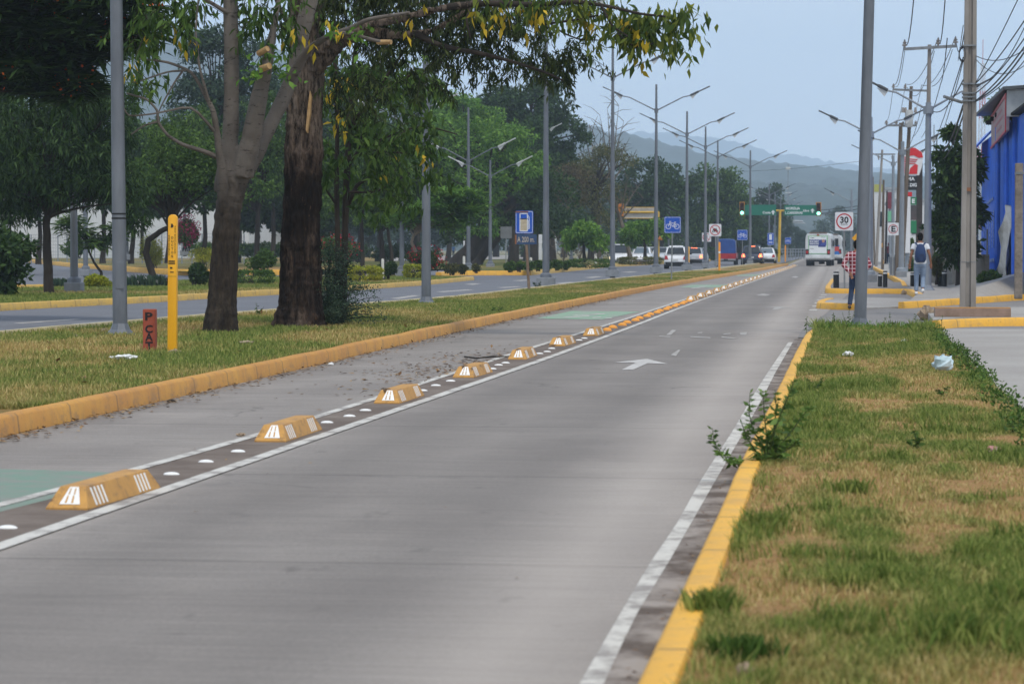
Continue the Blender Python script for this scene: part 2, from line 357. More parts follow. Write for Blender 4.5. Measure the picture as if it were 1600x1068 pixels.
# far carriageway beyond the median
far_px = [(-420, 512), (-60, 490), (0, 485), (110, 479.5), (264, 471), (320, 467), (545, 454), (660, 446), (741, 437.5)]
FARK = [P(x, y) for x, y in far_px]
far2_px = [(722, 430), (830, 430), (900, 423), (950, 417.5), (1037, 412.5), (1110, 408)]
FARK2 = [P(x, y) for x, y in far2_px]
strip('far_road', [Vector((p.x, p.y, 0)) for p in FARK[:-1]] + [Vector((-21.5, 140, 0)), Vector((-19.5, 170, 0)), Vector((-17, 210, 0)), Vector((-14, 300, 0)), Vector((-12, 420, 0))],
      [Vector((p.x + .1, p.y, 0)) for p in MEDL] + [Vector((-5.2, 245, 0)), Vector((-4.9, 420, 0))],
      np.concatenate([np.arange(36, 240, 4), np.arange(240, 421, 20)]), 5, .0, m_asph)
sheet('exit_road', [P(735, 441), P(725, 428.5), P(812, 419.5), P(745, 419), P(640, 424), P(600, 428), P(700, 436)], -.004, m_asph)
# third road, sweeping in from the left
sheet('slip_road', [P(-300, 452), P(60, 449), P(330, 441.5), P(520, 434), P(430, 428), P(288, 431), P(178, 423), P(110, 417), P(30, 408), P(-120, 405), P(-300, 412)], -.002, m_asph)
kerb([P(470, 429.5), P(380, 430.5), P(288, 431), P(178, 423), P(110, 417), P(28, 408), P(-90, 399)], -1, k_yellow, h=.3, w=.25, step=4)
kerb([P(-60, 458), P(40, 457), P(84, 455.5)], 1, k_faded, h=.25, w=.2, step=2)
# median turf
vz = .13
def dry_med(x, y): return np.clip((fb(x, y * .5, 1.7, 3) - .42) * 3.6 + .02 + .25 * (y > 75), 0, 1)
strip('median_turf', [Vector((p.x + .1, p.y, 0)) for p in MEDL], [Vector((p.x - .13, p.y, 0)) for p in MEDR], np.arange(20, YEND - 6, .35), 26, vz, m_turf, bump=.05, attr=dry_med)
kerb([p for p in MEDR if p.y < YEND - 4], 1, k_orange, h=.16, w=.16)
kerb([(p.x - .02, p.y) for p in MEDL if p.y > 30], -1, k_pale, h=.2, w=.15)
# turf strip beyond the far carriageway
backk = [P(-420, 463, .15), P(0, 449.5, .15), P(90, 447, .15), P(300, 439.5, .15), P(520, 432, .15), P(650, 427.5, .15), P(735, 432, .15)]
def dry_far(x, y): return np.clip((fb(x, y, 5, 9) - .55) * 3 + .15, 0, 1)
mb = MB(); A = [P(x, y) for x, y in far_px]
def poly_turf(name, pts, z=.13, cell=1.0, fn=dry_far):
    o = sheet(name, pts, z, m_turf); me = o.data; bm = bmesh.new(); bm.from_mesh(me); bmesh.ops.triangulate(bm, faces=bm.faces)
    bmesh.ops.subdivide_edges(bm, edges=bm.edges, cuts=12, use_grid_fill=True); bm.to_mesh(me); bm.free()
    a = me.attributes.new('dry', 'FLOAT', 'POINT'); co = np.array([v.co[:] for v in me.vertices]); a.data.foreach_set('value', fn(co[:, 0], co[:, 1]).astype(np.float32)); return o
turf_strip_poly = [(p.x - .1, p.y + .05) for p in A] + [(p.x, p.y) for p in reversed(backk)]
poly_turf('verge_turf', turf_strip_poly)
kerb(A, 1, k_faded, h=.17, w=.2)
kerb([A[-1], A[-1] + Vector((-.5, 1.6, 0)), A[-1] + Vector((-2.5, 3, 0))], 1, k_faded, h=.16, w=.2, step=.6)
kerb([P(690, 433), P(722, 430), P(830, 430)], 1, k_yellow, h=.25, w=.3)
kerb([P(830, 430), P(900, 423), P(950, 417.5), P(1037, 412.5), P(1110, 408)], 1, k_faded, h=.25, w=.25, step=3)
poly_turf('roadside_turf', [P(722, 422.3, .24), P(830, 422.5, .24), P(900, 416.6, .24), P(950, 412, .24), P(1037, 407.8, .24), P(1110, 404, .24), P(1100, 401, .24), P(940, 401, .24), P(800, 408, .24), P(740, 415, .24)], .24)
def dry_lawn(x, y): return np.clip((fb(x, y, 9, 21) - .5) * 3 + .2, 0, 1)
poly_turf('lawn', [P(286, 424.3, .2), P(178, 417.2, .2), P(110, 412.2, .2), P(26, 404.6, .2), P(-90, 397, .2), P(-100, 392.5, .2), P(600, 392.5, .2), P(600, 421, .2), P(470, 423, .2), P(380, 424, .2)], .2, fn=dry_lawn)
poly_turf('park_lawn', [P(600, 424.5, .1), P(745, 417, .1), P(800, 411, .1), P(830, 400, .1), P(820, 397, .1), P(600, 397, .1)], .1, fn=lambda x, y: dry_lawn(x, y) * .3)
tag(sheet('path', [P(560, 409, .12), P(830, 404.5, .12), P(830, 398.5, .12), P(560, 400, .12)], .16, m_pave), kind='structure')

# near verge on the camera's side
NK = smooth_line(resample([P(x, y, .15) for x, y in ((920, 1190), (981, 1068), (1037.5, 961.6), (1084, 865.5), (1131, 760), (1141, 738), (1205, 620), (1234, 560), (1257, 519))], 1.0), 3)   # road edge of the near kerb
def near_left(y): return interp(NK, np.asarray(y, float)) + .15
SX0, SX1 = -.50, 1.60
def dry_near(x, y):
    b = fb(x, y * .3, .62, 31); c = fb(x, y * .6, .3, 41)
    e = np.clip((x - .0) * .55, -.1, .3) - np.clip((y - 29) * .025, 0, .45) - np.clip((x - 1.25) * 2.2, 0, .6)
    return np.clip((b - .48) * 3.0 + (c - .5) * 1.9 + .40 + e, 0, 1)
def near_right(y): return np.interp(y, [4, 20, 30, 44, 46], [1.5, 1.47, 1.56, 1.6, 1.5])
ys = np.concatenate([np.arange(4, 24, .12), np.arange(24, 45.4, .2)])
strip('near_turf', [Vector((float(near_left(y)) - .03, y, 0)) for y in ys], [Vector((near_right(y), y, 0)) for y in ys], ys, 34, .125, m_turf, bump=.07, attr=dry_near)
tag(MB().prism([(SX0 - .03, 3.5), (1.62, 3.5), (1.6, 45.35), (SX0 - .03, 45.45)], 'z', -.02, .09).build('near_turf_base', m_earth), kind='structure')
kerb([(NK[0].x, 3.5)] + [(p.x, p.y) for p in NK] + [(NK[-1].x + .03, 45.2), (NK[-1].x + .2, 45.8)], -1, k_yellow, h=.15, w=.15, step=.9, jit=.004)
# concrete yard in front of the right-hand properties
sheet('driveway', [(1.55, 4), (9, 4), (9, 49.6), (2.0, 49.9), (1.0, 49.9), (-.5, 46.5), (.1, 45.4), (1.6, 45.3)], .004, m_pave)
sheet('pavement', [P(1450, 489, .15), P(1458, 499.5, .15), P(1480, 498, .15), P(1505, 496, .15), P(1760, 495, .15), P(1760, 478, .15), P(1478, 480, .15)], .15, m_pave, thick=.17)
kerb([P(1470, 514), P(1490, 510.5), P(1520, 509.3), P(1600, 508.6), P(1760, 508.6)], 1, k_yellow, h=.155, w=.16, step=.4)
sheet('ramp', [P(1334, 483.5), P(1413, 480.5), P(1430, 472), P(1412, 467), P(1337, 466)], .03, m_pave, thick=.04)
sheet('traffic_island', [P(1278, 472, .14), P(1336, 474, .14), P(1346, 468, .14), P(1290, 467, .14)], .14, m_pave, thick=.15)
kerb([P(1290, 474), P(1277, 478), P(1274, 482), P(1302, 483.5), P(1338, 484)], 1, k_yellow, h=.15, w=.22, step=.3)
sheet('pavement', [P(1292, 450, .15), P(1416, 450, .15), P(1431, 457, .15), P(1445, 440, .15), P(1296, 441, .15)], .146, m_side, thick=.17)
kerb([P(1298, 441), P(1289, 453), P(1289, 458.4), P(1355, 458.6), P(1416, 458.6), P(1432, 467)], 1, k_yellow, h=.155, w=.2, step=.4)
sheet('pavement', [P(1419, 471, .15), P(1438, 470, .15), P(1480, 466.8, .15), P(1600, 459, .15), P(1800, 454, .15), P(1800, 415, .15), P(1700, 408, .15), P(1362, 408, .15), P(1352, 411, .15),
                   P(1364, 416, .15), P(1422, 447, .15), P(1432, 460, .15)], .15, m_pave, thick=.16)
kerb([P(1414, 481.5), P(1440, 480.5), P(1480, 477), P(1600, 468.3), P(1760, 463)], 1, k_yellow, h=.16, w=.18, step=.5)
kerb([P(1360, 416.5), P(1385, 429), P(1415, 446), P(1419, 453)], -1, k_yellow, h=.17, w=.2, step=1)
# sloping concrete apron up to the gate
ap = [P(1480, 466.3, .152), P(1640, 456.5, .152), D(1700, 424, 81), D(1600, 425.5, 83), D(1534, 437.5, 96), D(1480, 446, 98)]
mb = MB(); mb.add([(v.x, v.y, v.z + .004) for v in ap] + [(v.x, v.y, .1) for v in ap], [(0, 1, 2, 3, 4, 5)] + [(i, (i + 1) % 6, 6 + (i + 1) % 6, 6 + i) for i in range(6)])
tag(mb.build('driveway', m_pave), kind='structure')
# dirt-filled channel under the lane separators
Lw = smooth_line(resample([P(-320, 872), P(0, 801), P(230, 734), P(380, 690), P(590, 622), P(831, 543), P(940, 511), P(1072, 467.5), P(1130, 449), P(1236, 417)], 2), 6)
Rw = smooth_line(resample([P(-300, 958), P(0, 857), P(265, 765), P(500, 682), P(840, 566), P(1000, 506), P(1060, 482), P(1130, 456), P(1236, 419)], 2), 6)
m_dirt = M('dark_gutter_dirt', C('#5e5249'), C('#80756b'), 1.6, .9, bump=.3, lo=.4, hi=.75)
def paint(name, base, under, lo, hi):
    t = NT(name); v = t.coord(); n = t.noise(3.2, 6, .75, v); f = t.noise(30, 4, .8, v)
    c = t.mix(t.ramp(n, [(lo, 0.0), (hi, 1.0)]), base, under); c = t.mix(t.ramp(f, [(.63, 0.0), (.72, .75)]), c, under)
    t.base(c); t.b.inputs['Roughness'].default_value = .7; MATS[name] = t.m; return t.m
m_white = paint('white_road_paint', C('#c2bfb7'), C('#8b857f'), .47, .60)
m_gut = M('patchy_gutter_dirt', C('#574c44'), C('#948c85'), 3.2, .9, bump=.3, lo=.42, hi=.62, stretch=(1, .8, 1))
m_worn = paint('worn_white_paint', C('#aaa6a0'), C('#8b8681'), .40, .60)
m_green = paint('green_bike_paint', C('#688573'), C('#827d77'), .40, .66)
m_green2 = paint('green_lane_paint', C('#6fa07a'), C('#908c86'), .42, .6)
strip('lane_divider', Lw, Rw, np.arange(10, 228, 2.0), 4, .004, m_dirt)
def line(L, w0, w1, z, mat, y0, y1, name='road_marking', step=.9, jit=.003):
    ys = np.arange(y0, y1, step); xs = interp(L, ys); j = rng.normal(0, jit, len(ys)); V = []
    for x, y, q in zip(xs, ys, j): V += [(x + w0 + q, y, z), (x + w1 + q * .5, y, z)]
    i = np.arange(len(ys) - 1) * 2
    return tag(raw_mesh(name, V, np.stack([i, i + 1, i + 3, i + 2], 1), 4, mat), kind='structure')
line(Lw, -.05, .045, .008, m_white, 12, 226); line(Rw, -.06, .05, .008, m_white, 11, 226)
kL = [P(x, y) for x, y in ((860, 1155), (906, 1068), (962.5, 971), (1014, 882), (1056, 821), (1096, 749), (1147, 670), (1176, 619), (1199, 583), (1235, 530))]; kR = [P(x, y) for x, y in ((905, 1155), (944, 1068), (990.6, 966), (1037.5, 891), (1078, 821), (1119, 749), (1165, 670), (1193, 619), (1211, 583), (1241.5, 530))]
strip('road_marking', kL, kR, np.arange(7.4, 43.3, .9), 2, .0045, m_white)
strip('gutter_dirt', kR, [Vector((p.x + .01, p.y, 0)) for p in NK], np.arange(7.4, 44.6, .5), 3, .0035, m_gut)
# right edge line further on: short worn dashes
mb = MB()
for k in range(34):
    y = 64 + k * 4.1; p = P(*((1272 + (y - 64) * 0, 470)), 0); x = np.interp(y, [60, 90, 130, 200], [-.62, -.42, -.3, .1])
    mb.add([(x - .09, y, .004), (x + .09, y, .004), (x + .1, y + 1.1, .004), (x - .08, y + 1.1, .004)], [(0, 1, 2, 3)])
tag(mb.build('road_marking', m_white), kind='structure')
# straight-on arrow
ar = [(p.x, p.y) for p in (P(x, y) for x, y in ((971, 578), (989, 578), (1012, 567.6), (1043.6, 568.8), (1011, 560.8), (960, 566.4), (993, 567)))]
sheet('road_marking', ar, .005, paint('arrow_paint', C('#b9b6b1'), C('#8f8a85'), .48, .68))
sheet('road_marking', [(x + 1.05, y + 32) for x, y in ar], .005, m_worn)
sheet('road_marking', [(x + 1.35, y + 76) for x, y in ar], .005, m_worn)
mb = MB()
def patch(pl): mb.add([tuple(P(x, y, .005)) for x, y in pl], [tuple(range(len(pl)))])
patch([(1048, 554), (1060, 546), (1063, 546.5), (1056, 556)]); patch([(1041, 523), (1050, 515), (1057, 515.4), (1048, 523)]); patch([(1030, 524), (1048, 525), (1047, 526.5), (1030, 526)])
patch([(1078, 525), (1110, 526.5), (1110, 528), (1079, 526.6)]); patch([(1128, 525.5), (1152, 528), (1146, 529), (1127, 527)]); patch([(1156, 519), (1167, 518.5), (1166, 523), (1157, 523)])
patch([(1090, 519), (1098, 518.4), (1097, 519.8), (1090, 520.2)]); patch([(1130, 521), (1142, 520), (1141, 521.4), (1131, 522.3)])
patch([(1180, 461), (1192, 458.5), (1204, 460), (1196, 462)]); patch([(1236, 433), (1243, 431), (1248, 432.6), (1243, 434)])
tag(mb.build('road_marking', m_worn), kind='structure')
# green boxes of the cycle lane and their white symbols
def lane_box(px, m): 
    return sheet('cycle_lane_paint', [P(x, y, 0) for x, y in px], .0045, m)
lane_box([(-200, 735), (0, 733), (152, 737), (205, 741), (110, 772), (0, 800), (-200, 850)], m_green)
lane_box([(838, 497.5), (940, 499.5), (1000, 487), (960, 486.5), (893, 486)], m_green2)
lane_box([(1062, 449), (1124, 449), (1140, 445), (1080, 445)], m_green2)
lane_box([(1148, 431), (1186, 431), (1192, 429), (1158, 429)], m_green2)
mb = MB()
for pl in ([(880, 495), (920, 493), (921, 493.9), (884, 496)], [(893, 492), (945, 489.5), (947, 490.3), (897, 492.8)], [(924, 496), (938, 494.8), (940, 495.6), (928, 496.8)], [(944, 497), (955, 496), (957, 496.8), (947, 497.8)],
           [(1078, 449.8), (1100, 448), (1103, 448.5), (1083, 450.4)], [(1090, 447), (1110, 446), (1111, 446.4), (1093, 447.4)]): patch2 = mb.add([tuple(P(x, y, .0085)) for x, y in pl], [(0, 1, 2, 3)])
tag(mb.build('road_marking', m_white), kind='structure')
# lane dashes on the far carriageway
mb = MB()
for x0, y0, x1, y1 in ((20, 504.5, 115, 498), (110, 505.8, 190, 500), (610, 466, 645, 461), (680, 455.5, 730, 452), (775, 449, 805, 447), (800, 438.2, 818, 437), (866, 442.5, 890, 440.5), (912, 433.5, 930, 431.5), (970, 425, 985, 423.7), (725, 444, 740, 442.5)):
    mb.add([tuple(P(x0, y0, .004)), tuple(P(x0 + 14, y0 + .8, .004)), tuple(P(x1 + 12, y1 + .5, .004)), tuple(P(x1, y1, .004))], [(0, 1, 2, 3)])
for x0, y0, x1, y1 in ((28, 417, 50, 420), (20, 424.5, 36, 428), (58, 432, 70, 435)):
    mb.add([tuple(P(x0, y0, .004)), tuple(P(x0 + 3, y0 + .9, .004)), tuple(P(x1 + 4, y1 + .9, .004)), tuple(P(x1, y1, .004))], [(0, 1, 2, 3)])
tag(mb.build('road_marking', m_worn), kind='structure')

# ---------------------------------------------------------------- hills
def hill(name, ridge, Y, depth, cols, n=(420, 90), rough=1.0, mat=None):
    xs = [D(px, py, Y).x for px, py in ridge]; hs = [D(px, py, Y).z for px, py in ridge]
    X = np.linspace(xs[0], xs[-1], n[0]); T = np.linspace(-1, .45, n[1]); XX, TT = np.meshgrid(X, T)
    H = np.interp(XX, xs, hs); YY = Y + TT * depth
    pr = np.where(TT < 0, (1 - np.abs(TT)) ** .8, 1 - TT ** 2 * 2)
    Z = H * pr + (fb(XX, YY, depth * .25, 5) - .5) * 26 * rough * (1 - np.abs(TT)) * (np.abs(TT) * 2).clip(0, 1) + fb(XX, YY, 14, 8) * 13 * rough * (fb(XX, YY, 90, 2) > .45) - 2
    Z[0] = -3
    V = np.stack([XX, YY, Z], -1).reshape(-1, 3); i = np.arange((n[1] - 1) * n[0]).reshape(-1, n[0])[:, :-1].ravel()
    return tag(raw_mesh(name, V, np.stack([i, i + 1, i + n[0] + 1, i + n[0]], 1), 4, mat, smooth=True), kind='structure')
m_hill = M('wooded_hillside', C('#22302f'), C('#3f4d49'), .03, .95, lo=.35, hi=.65)
hill('hill', [(-900, 20), (-100, 20), (150, 40), (290, 48), (450, 90), (600, 125), (700, 158), (800, 185), (900, 199), (960, 211), (1000, 222), (1050, 236), (1100, 248), (1150, 257), (1200, 263), (1250, 268), (1300, 274), (1340, 278), (1420, 282), (1600, 292), (2200, 320)], 2600, 1500, None, (520, 90), 1.0, m_hill)
hill('hill', [(500, 190), (900, 208), (1060, 212), (1130, 222), (1200, 238), (1280, 252), (1340, 262), (1600, 290), (2400, 340)], 5900, 600, None, (200, 40), 1.2, m_hill)
# haze
HZ = MB().box((-350, 3290, 259), (5700, 6700, 520))
ho = tag(HZ.build('haze', None), kind='stuff')
hm = bpy.data.materials.new('haze'); hm.use_nodes = True; ht = hm.node_tree; ht.nodes.remove(ht.nodes['Principled BSDF'])
pv = ht.nodes.new('ShaderNodeVolumePrincipled'); pv.inputs['Density'].default_value = .00032; pv.inputs['Color'].default_value = (.68, .84, 1.0, 1); pv.inputs['Anisotropy'].default_value = .1
ht.links.new(pv.outputs[0], ht.nodes['Material Output'].inputs['Volume']); ho.data.materials.append(hm)
# ---------------------------------------------------------------- grass
m_blade = NT('grass_blades'); _a = m_blade.n('ShaderNodeAttribute'); _a.attribute_name = 'dry'; _g = m_blade.n('ShaderNodeNewGeometry')
_gr = m_blade.ramp(_g.outputs['Random Per Island'], [(0, C('#526a2e')), (.5, C('#74853e')), (1, C('#a0a45a'))])
_st = m_blade.ramp(_g.outputs['Random Per Island'], [(0, C('#94804c')), (.5, C('#b8a268')), (1, C('#d4c08a'))])
_c = m_blade.mix(_a.outputs['Fac'], _gr, _st); m_blade.base(_c); m_blade.b.inputs['Roughness'].default_value = .7; m_blade.b.inputs['Specular IOR Level'].default_value = .15
_tr = m_blade.n('ShaderNodeBsdfTranslucent'); m_blade.l(_c, _tr.inputs[0]); _ms = m_blade.n('ShaderNodeMixShader'); _ms.inputs[0].default_value = .3
m_blade.l(m_blade.b.outputs[0], _ms.inputs[1]); m_blade.l(_tr.outputs[0], _ms.inputs[2]); m_blade.l(_ms.outputs[0], m_blade.t.nodes['Material Output'].inputs[0]); m_blade = m_blade.m
def blades(name, X, Y, Z, H, W, dry, lean=.55, label=None):
    n = len(X); a = rng.uniform(0, 2 * np.pi, n); wx, wy = np.cos(a) * W / 2, np.sin(a) * W / 2
    b = rng.uniform(0, 2 * np.pi, n); l = rng.uniform(.1, 1, n) * lean * H; lx, ly = np.cos(b) * l, np.sin(b) * l
    V = np.zeros((n, 5, 3)); 
    V[:, 0] = np.stack([X - wx, Y - wy, Z], 1); V[:, 1] = np.stack([X + wx, Y + wy, Z], 1)
    V[:, 2] = np.stack([X + wx * .8 + lx * .35, Y + wy * .8 + ly * .35, Z + H * .6], 1); V[:, 3] = np.stack([X - wx * .8 + lx * .35, Y - wy * .8 + ly * .35, Z + H * .6], 1)
    V[:, 4] = np.stack([X + lx, Y + ly, Z + H], 1)
    me = bpy.data.meshes.new(name); me.vertices.add(n * 5); me.vertices.foreach_set('co', V.astype(np.float32).ravel())
    i = np.arange(n)[:, None] * 5; idx = np.concatenate([i, i + 1, i + 2, i + 3, i + 3, i + 2, i + 4], 1).ravel()
    me.loops.add(len(idx)); me.loops.foreach_set('vertex_index', idx.astype(np.int32))
    st = np.stack([np.arange(n) * 7, np.arange(n) * 7 + 4], 1).ravel(); me.polygons.add(2 * n)
    me.polygons.foreach_set('loop_start', st.astype(np.int32)); me.polygons.foreach_set('loop_total', np.tile([4, 3], n).astype(np.int32)); me.update(calc_edges=True)
    at = me.attributes.new('dry', 'FLOAT', 'POINT'); at.data.foreach_set('value', np.repeat(np.clip(dry, 0, 1), 5).astype(np.float32))
    return tag(link(name, me, m_blade), label, 'grass' if label else None, kind='stuff')
def scatter(n, xl, xr, ylo, yhi, power=1.0):
    Y = ylo + (yhi - ylo) * rng.random(n) ** power; t = rng.random(n); return xl(Y) * (1 - t) + xr(Y) * t, Y
# near verge: density falls with distance, bare straw patches, tufts
X, Y = scatter(350000, near_left, near_right, 7.3, 45.4, 1.7)
d = dry_near(X, Y); tuft = (vn(X, Y, .16, 77) > .62) & (fb(X, Y, 1.0, 78) > .47); keep = rng.random(len(X)) < np.clip(1.2 - d * 1.02, .07, 1) ; X, Y, d, tuft = X[keep], Y[keep], d[keep], tuft[keep]
green = fb(X, Y, .8, 91)
H = (.022 + .045 * rng.random(len(X)) * (1 - d * .55)) * (1 + 1.1 * tuft * (green > .5)) * (1 + .9 * np.clip((Y - 41.5) / 3, 0, 1))
d = np.clip(d * .95 - .12 + rng.normal(0, .22, len(X)) - .5 * (tuft & (green > .5)), 0, 1)
blades('grass', X, Y, np.full_like(X, .12), H, .0045 + Y * .00022, d, .9, 'short half dry grass of the near roadside verge')
X, Y = scatter(260000, lambda y: interp(MEDL, y) + .26, lambda y: interp(MEDR, y) - .15, 22, 150, 1.9)
d = dry_med(X, Y); keep = rng.random(len(X)) < np.clip(1.15 - d * .6, .15, 1); X, Y, d = X[keep], Y[keep], d[keep]
edge = np.clip(1 - (X - interp(MEDL, Y)) / .5, 0, 1)
blades('grass', X, Y, np.full_like(X, vz), (.035 + .05 * rng.random(len(X))) * (1 + edge * .35), .006 + Y * .00022, np.clip(d * .8 - .05 + rng.normal(0, .2, len(X)), 0, 1), .8, 'patchy yellow green grass covering the median')
X, Y = scatter(70000, lambda y: interp(backk, y) if False else interp([Vector((p.x - 10, p.y, 0)) for p in FARK], y), lambda y: interp(FARK, y) - .2, 60, 120, 1.3)
blades('grass', X, Y, np.full_like(X, .13), .05 + .06 * rng.random(len(X)), .022, np.clip(dry_far(X, Y) + rng.normal(-.1, .15, len(X)), 0, .8), .8, 'green grass on the planted verge across the far carriageway')

# ---------------------------------------------------------------- leaves and trees
def leaves(Pp, out, L, asp, droop, flatn=.0, spread=1.0, fold=.0):
    n = len(Pp); r = rng.normal(0, 1, (n, 3)) * spread; d = r + out * .8; d[:, 2] -= droop; d /= np.linalg.norm(d, axis=1)[:, None] + 1e-9
    if flatn: d[:, 2] *= (1 - flatn); d /= np.linalg.norm(d, axis=1)[:, None] + 1e-9
    up = rng.normal(0, 1, (n, 3)) * (1 - flatn * .8) ; up[:, 2] += flatn * 3 + .4
    w = np.cross(d, up); w /= np.linalg.norm(w, axis=1)[:, None] + 1e-9
    L = L * rng.uniform(.65, 1.25, n)[:, None]; nn = np.cross(w, d)
    V = np.stack([Pp, Pp + d * L * .45 + w * L * asp * .5 + nn * L * .06, Pp + d * L - np.array([0, 0, 1.0]) * L * .12 * (droop > .3), Pp + d * L * .45 - w * L * asp * .5 + nn * L * .06], 1)
    return V.reshape(-1, 3)
def leafmesh(name, Vs, mat, parent=None, label=None):
    V = np.concatenate(Vs); Fc = np.arange(len(V)).reshape(-1, 4); o = raw_mesh(name, V, Fc, 4, mat, parent)
    if label: o['label'] = label
    return o
def clumpleaves(c, r, n, L, asp, droop, flatn=0.0, shell=.55):
    dr = rng.normal(0, 1, (n, 3)); dr /= np.linalg.norm(dr, axis=1)[:, None]
    rad = rng.random(n) ** (1 / 3 * shell * 1.6) ; Pp = np.array(c) + dr * rad[:, None] * np.array(r); return leaves(Pp, dr, L, asp, droop, flatn)
KIND = {  # leaf length, aspect, droop, flatness, clump radius factor
    'broad': (.22, .38, .5, 0, 1), 'fine': (.14, .45, .1, 0, 1), 'willow': (.24, .18, 1.3, 0, 1), 'feather': (.42, .26, .15, .75, 1), 'dense': (.2, .55, .2, 0, 1), 'needle': (.3, .12, -.5, 0, 1)}
g_mid = leafmat('mid_green_leaves', C('#223515'), C('#3d5922'), C('#6c883f'), .28)
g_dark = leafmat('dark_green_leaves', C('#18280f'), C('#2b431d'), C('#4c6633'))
g_light = leafmat('bright_green_leaves', C('#35561b'), C('#567f2e'), C('#88ab4c'), .32)
g_olive = leafmat('olive_leaves', C('#383a1e'), C('#565a30'), C('#7d7a48'))
g_brown = leafmat('brownish_dry_leaves', C('#383020'), C('#574b34'), C('#736a45'))
g_yel = leafmat('yellow_green_leaves', C('#5c6a1c'), C('#8c9426'), C('#bcb83c'))
g_blue = leafmat('blue_green_leaves', C('#20332a'), C('#34493a'), C('#566a50'))
f_red = leafmat('red_blossoms', C('#6d111c'), C('#961a2a'), C('#bf3444'), .2); f_pink = leafmat('magenta_blossoms', C('#6d1434'), C('#98224c'), C('#bb4a74'), .2)
f_org = leafmat('orange_blossoms', C('#9c3b12'), C('#c9531c'), C('#e07a32'), .2); f_yellow = leafmat('yellow_leaves', C('#8c8420'), C('#b9a028'), C('#d9b93e'), .3)
bark = M('grey_bark', C('#6f6658'), C('#4a4238'), 5, .9, bump=.7, bscale=18, stretch=(1, 1, .3), bdist=.02)
bark_d = M('dark_bark', C('#3a322a'), C('#241e19'), 5, .9, bump=.7, bscale=18, stretch=(1, 1, .3), bdist=.02)
bark_p = M('pale_bark', C('#98897a'), C('#746859'), 4, .85, bump=.5, bscale=14, stretch=(1, 1, .3), bdist=.02)
def bezier(a, b, c, n=7): return [a.lerp(b, t).lerp(b.lerp(c, t), t) for t in [i / (n - 1) for i in range(n)]]
def tree(label, cat, Y, trunk, crowns, kind='broad', mat=None, nclump=40, nleaf=130, tw=10, bk=None, group='trees', size=1.0, Ls=1.0, name='tree', zb=None, extra=None, crf=1.0, hollow=.5, limbs=True, light_to=None):
    """trunk: picture points foot -> fork at depth Y; crowns: (px, py, rx, ry) ellipses in the picture at that depth"""
    s = Y / F; pts = [D(x, y, Y) for x, y in trunk]
    if zb is not None: pts[0].z = zb
    o = thing(name, label, cat, tuple(pts[0]), group); L, asp, droop, fl, cf = KIND[kind]
    L *= Ls
    tb = MB(); r0 = tw * s / 2; n = len(pts); fine = []
    for i in range(n - 1): fine += [pts[i].lerp(pts[i + 1], t) + Vector((random.uniform(-1, 1), random.uniform(-1, 1), 0)) * r0 * .12 for t in (0, .34, .67)]
    fine.append(pts[-1]); m = len(fine)
    tb.tube([fine[0] - Vector((0, 0, .3))] + fine, [r0 * 1.35] + [r0 * (1.12 - .5 * i / m if i else 1.25) for i in range(m)], 9)
    vs = []; tot = sum(c[2] * c[3] for c in crowns)
    for (cx, cy, rx, ry) in crowns:
        c0 = D(cx, cy, Y); k = max(3, int(nclump * rx * ry / tot)); RX, RZ = rx * s, ry * s; RY = min(RX, 6.0) * .85
        cr = crf * .95 * (RX * RY * RZ / k) ** (1 / 3) + .12
        for q in range(k):
            dv = Vector(rng.normal(0, 1, 3)); dv.normalize(); rr = hollow + (1 - hollow) * random.random() ** .5
            c = c0 + Vector((dv.x * RX * rr, dv.y * RY * rr, dv.z * RZ * rr)); rc = cr * random.uniform(.7, 1.25)
            vs.append(clumpleaves(c, (rc, rc, rc * (.45 if fl else .75)), int(nleaf * random.uniform(.6, 1.2)), L, asp, droop, fl))
            if limbs and (q % 2 == 0 or k < 14) and (c.z > fine[-1].z - .1 * RZ or q % 6 == 0):
                a = fine[random.randint(max(0, int(m * .75)), m - 1)]; mid = Vector((a.x * .72 + c.x * .28, a.y * .6 + c.y * .4, a.z * .35 + c.z * .65)) + Vector((random.uniform(-.15, .15) * RX, random.uniform(-.2, .2) * RY, random.uniform(-.1, .15) * RZ))
                tb.tube(bezier(a, mid, c, 6), [r0 * (.42 - .36 * j / 5) * (1 if k < 30 else .8) for j in range(6)], 5)
    tb.build('trunk', bk or bark, o, smooth=True, sharp=60); leafmesh('crown', vs, mat or g_mid, o)
    if extra:                                  # blossoms scattered through the crown
        em, en, el = extra; vb = []
        for q in range(en):
            cx, cy, rx, ry = random.choice(crowns); dv = Vector(rng.normal(0, 1, 3)); dv.normalize(); dv.z = abs(dv.z) * .8 - .1; dv.y = -abs(dv.y)
            c = D(cx, cy, Y) + Vector((dv.x * rx * s, dv.y * min(rx * s, 6) * .85, dv.z * ry * s)); vb.append(clumpleaves(c, (el * 4,) * 3, 12, el, .8, 0))
        leafmesh('blossom', vb, em, o)
    return o
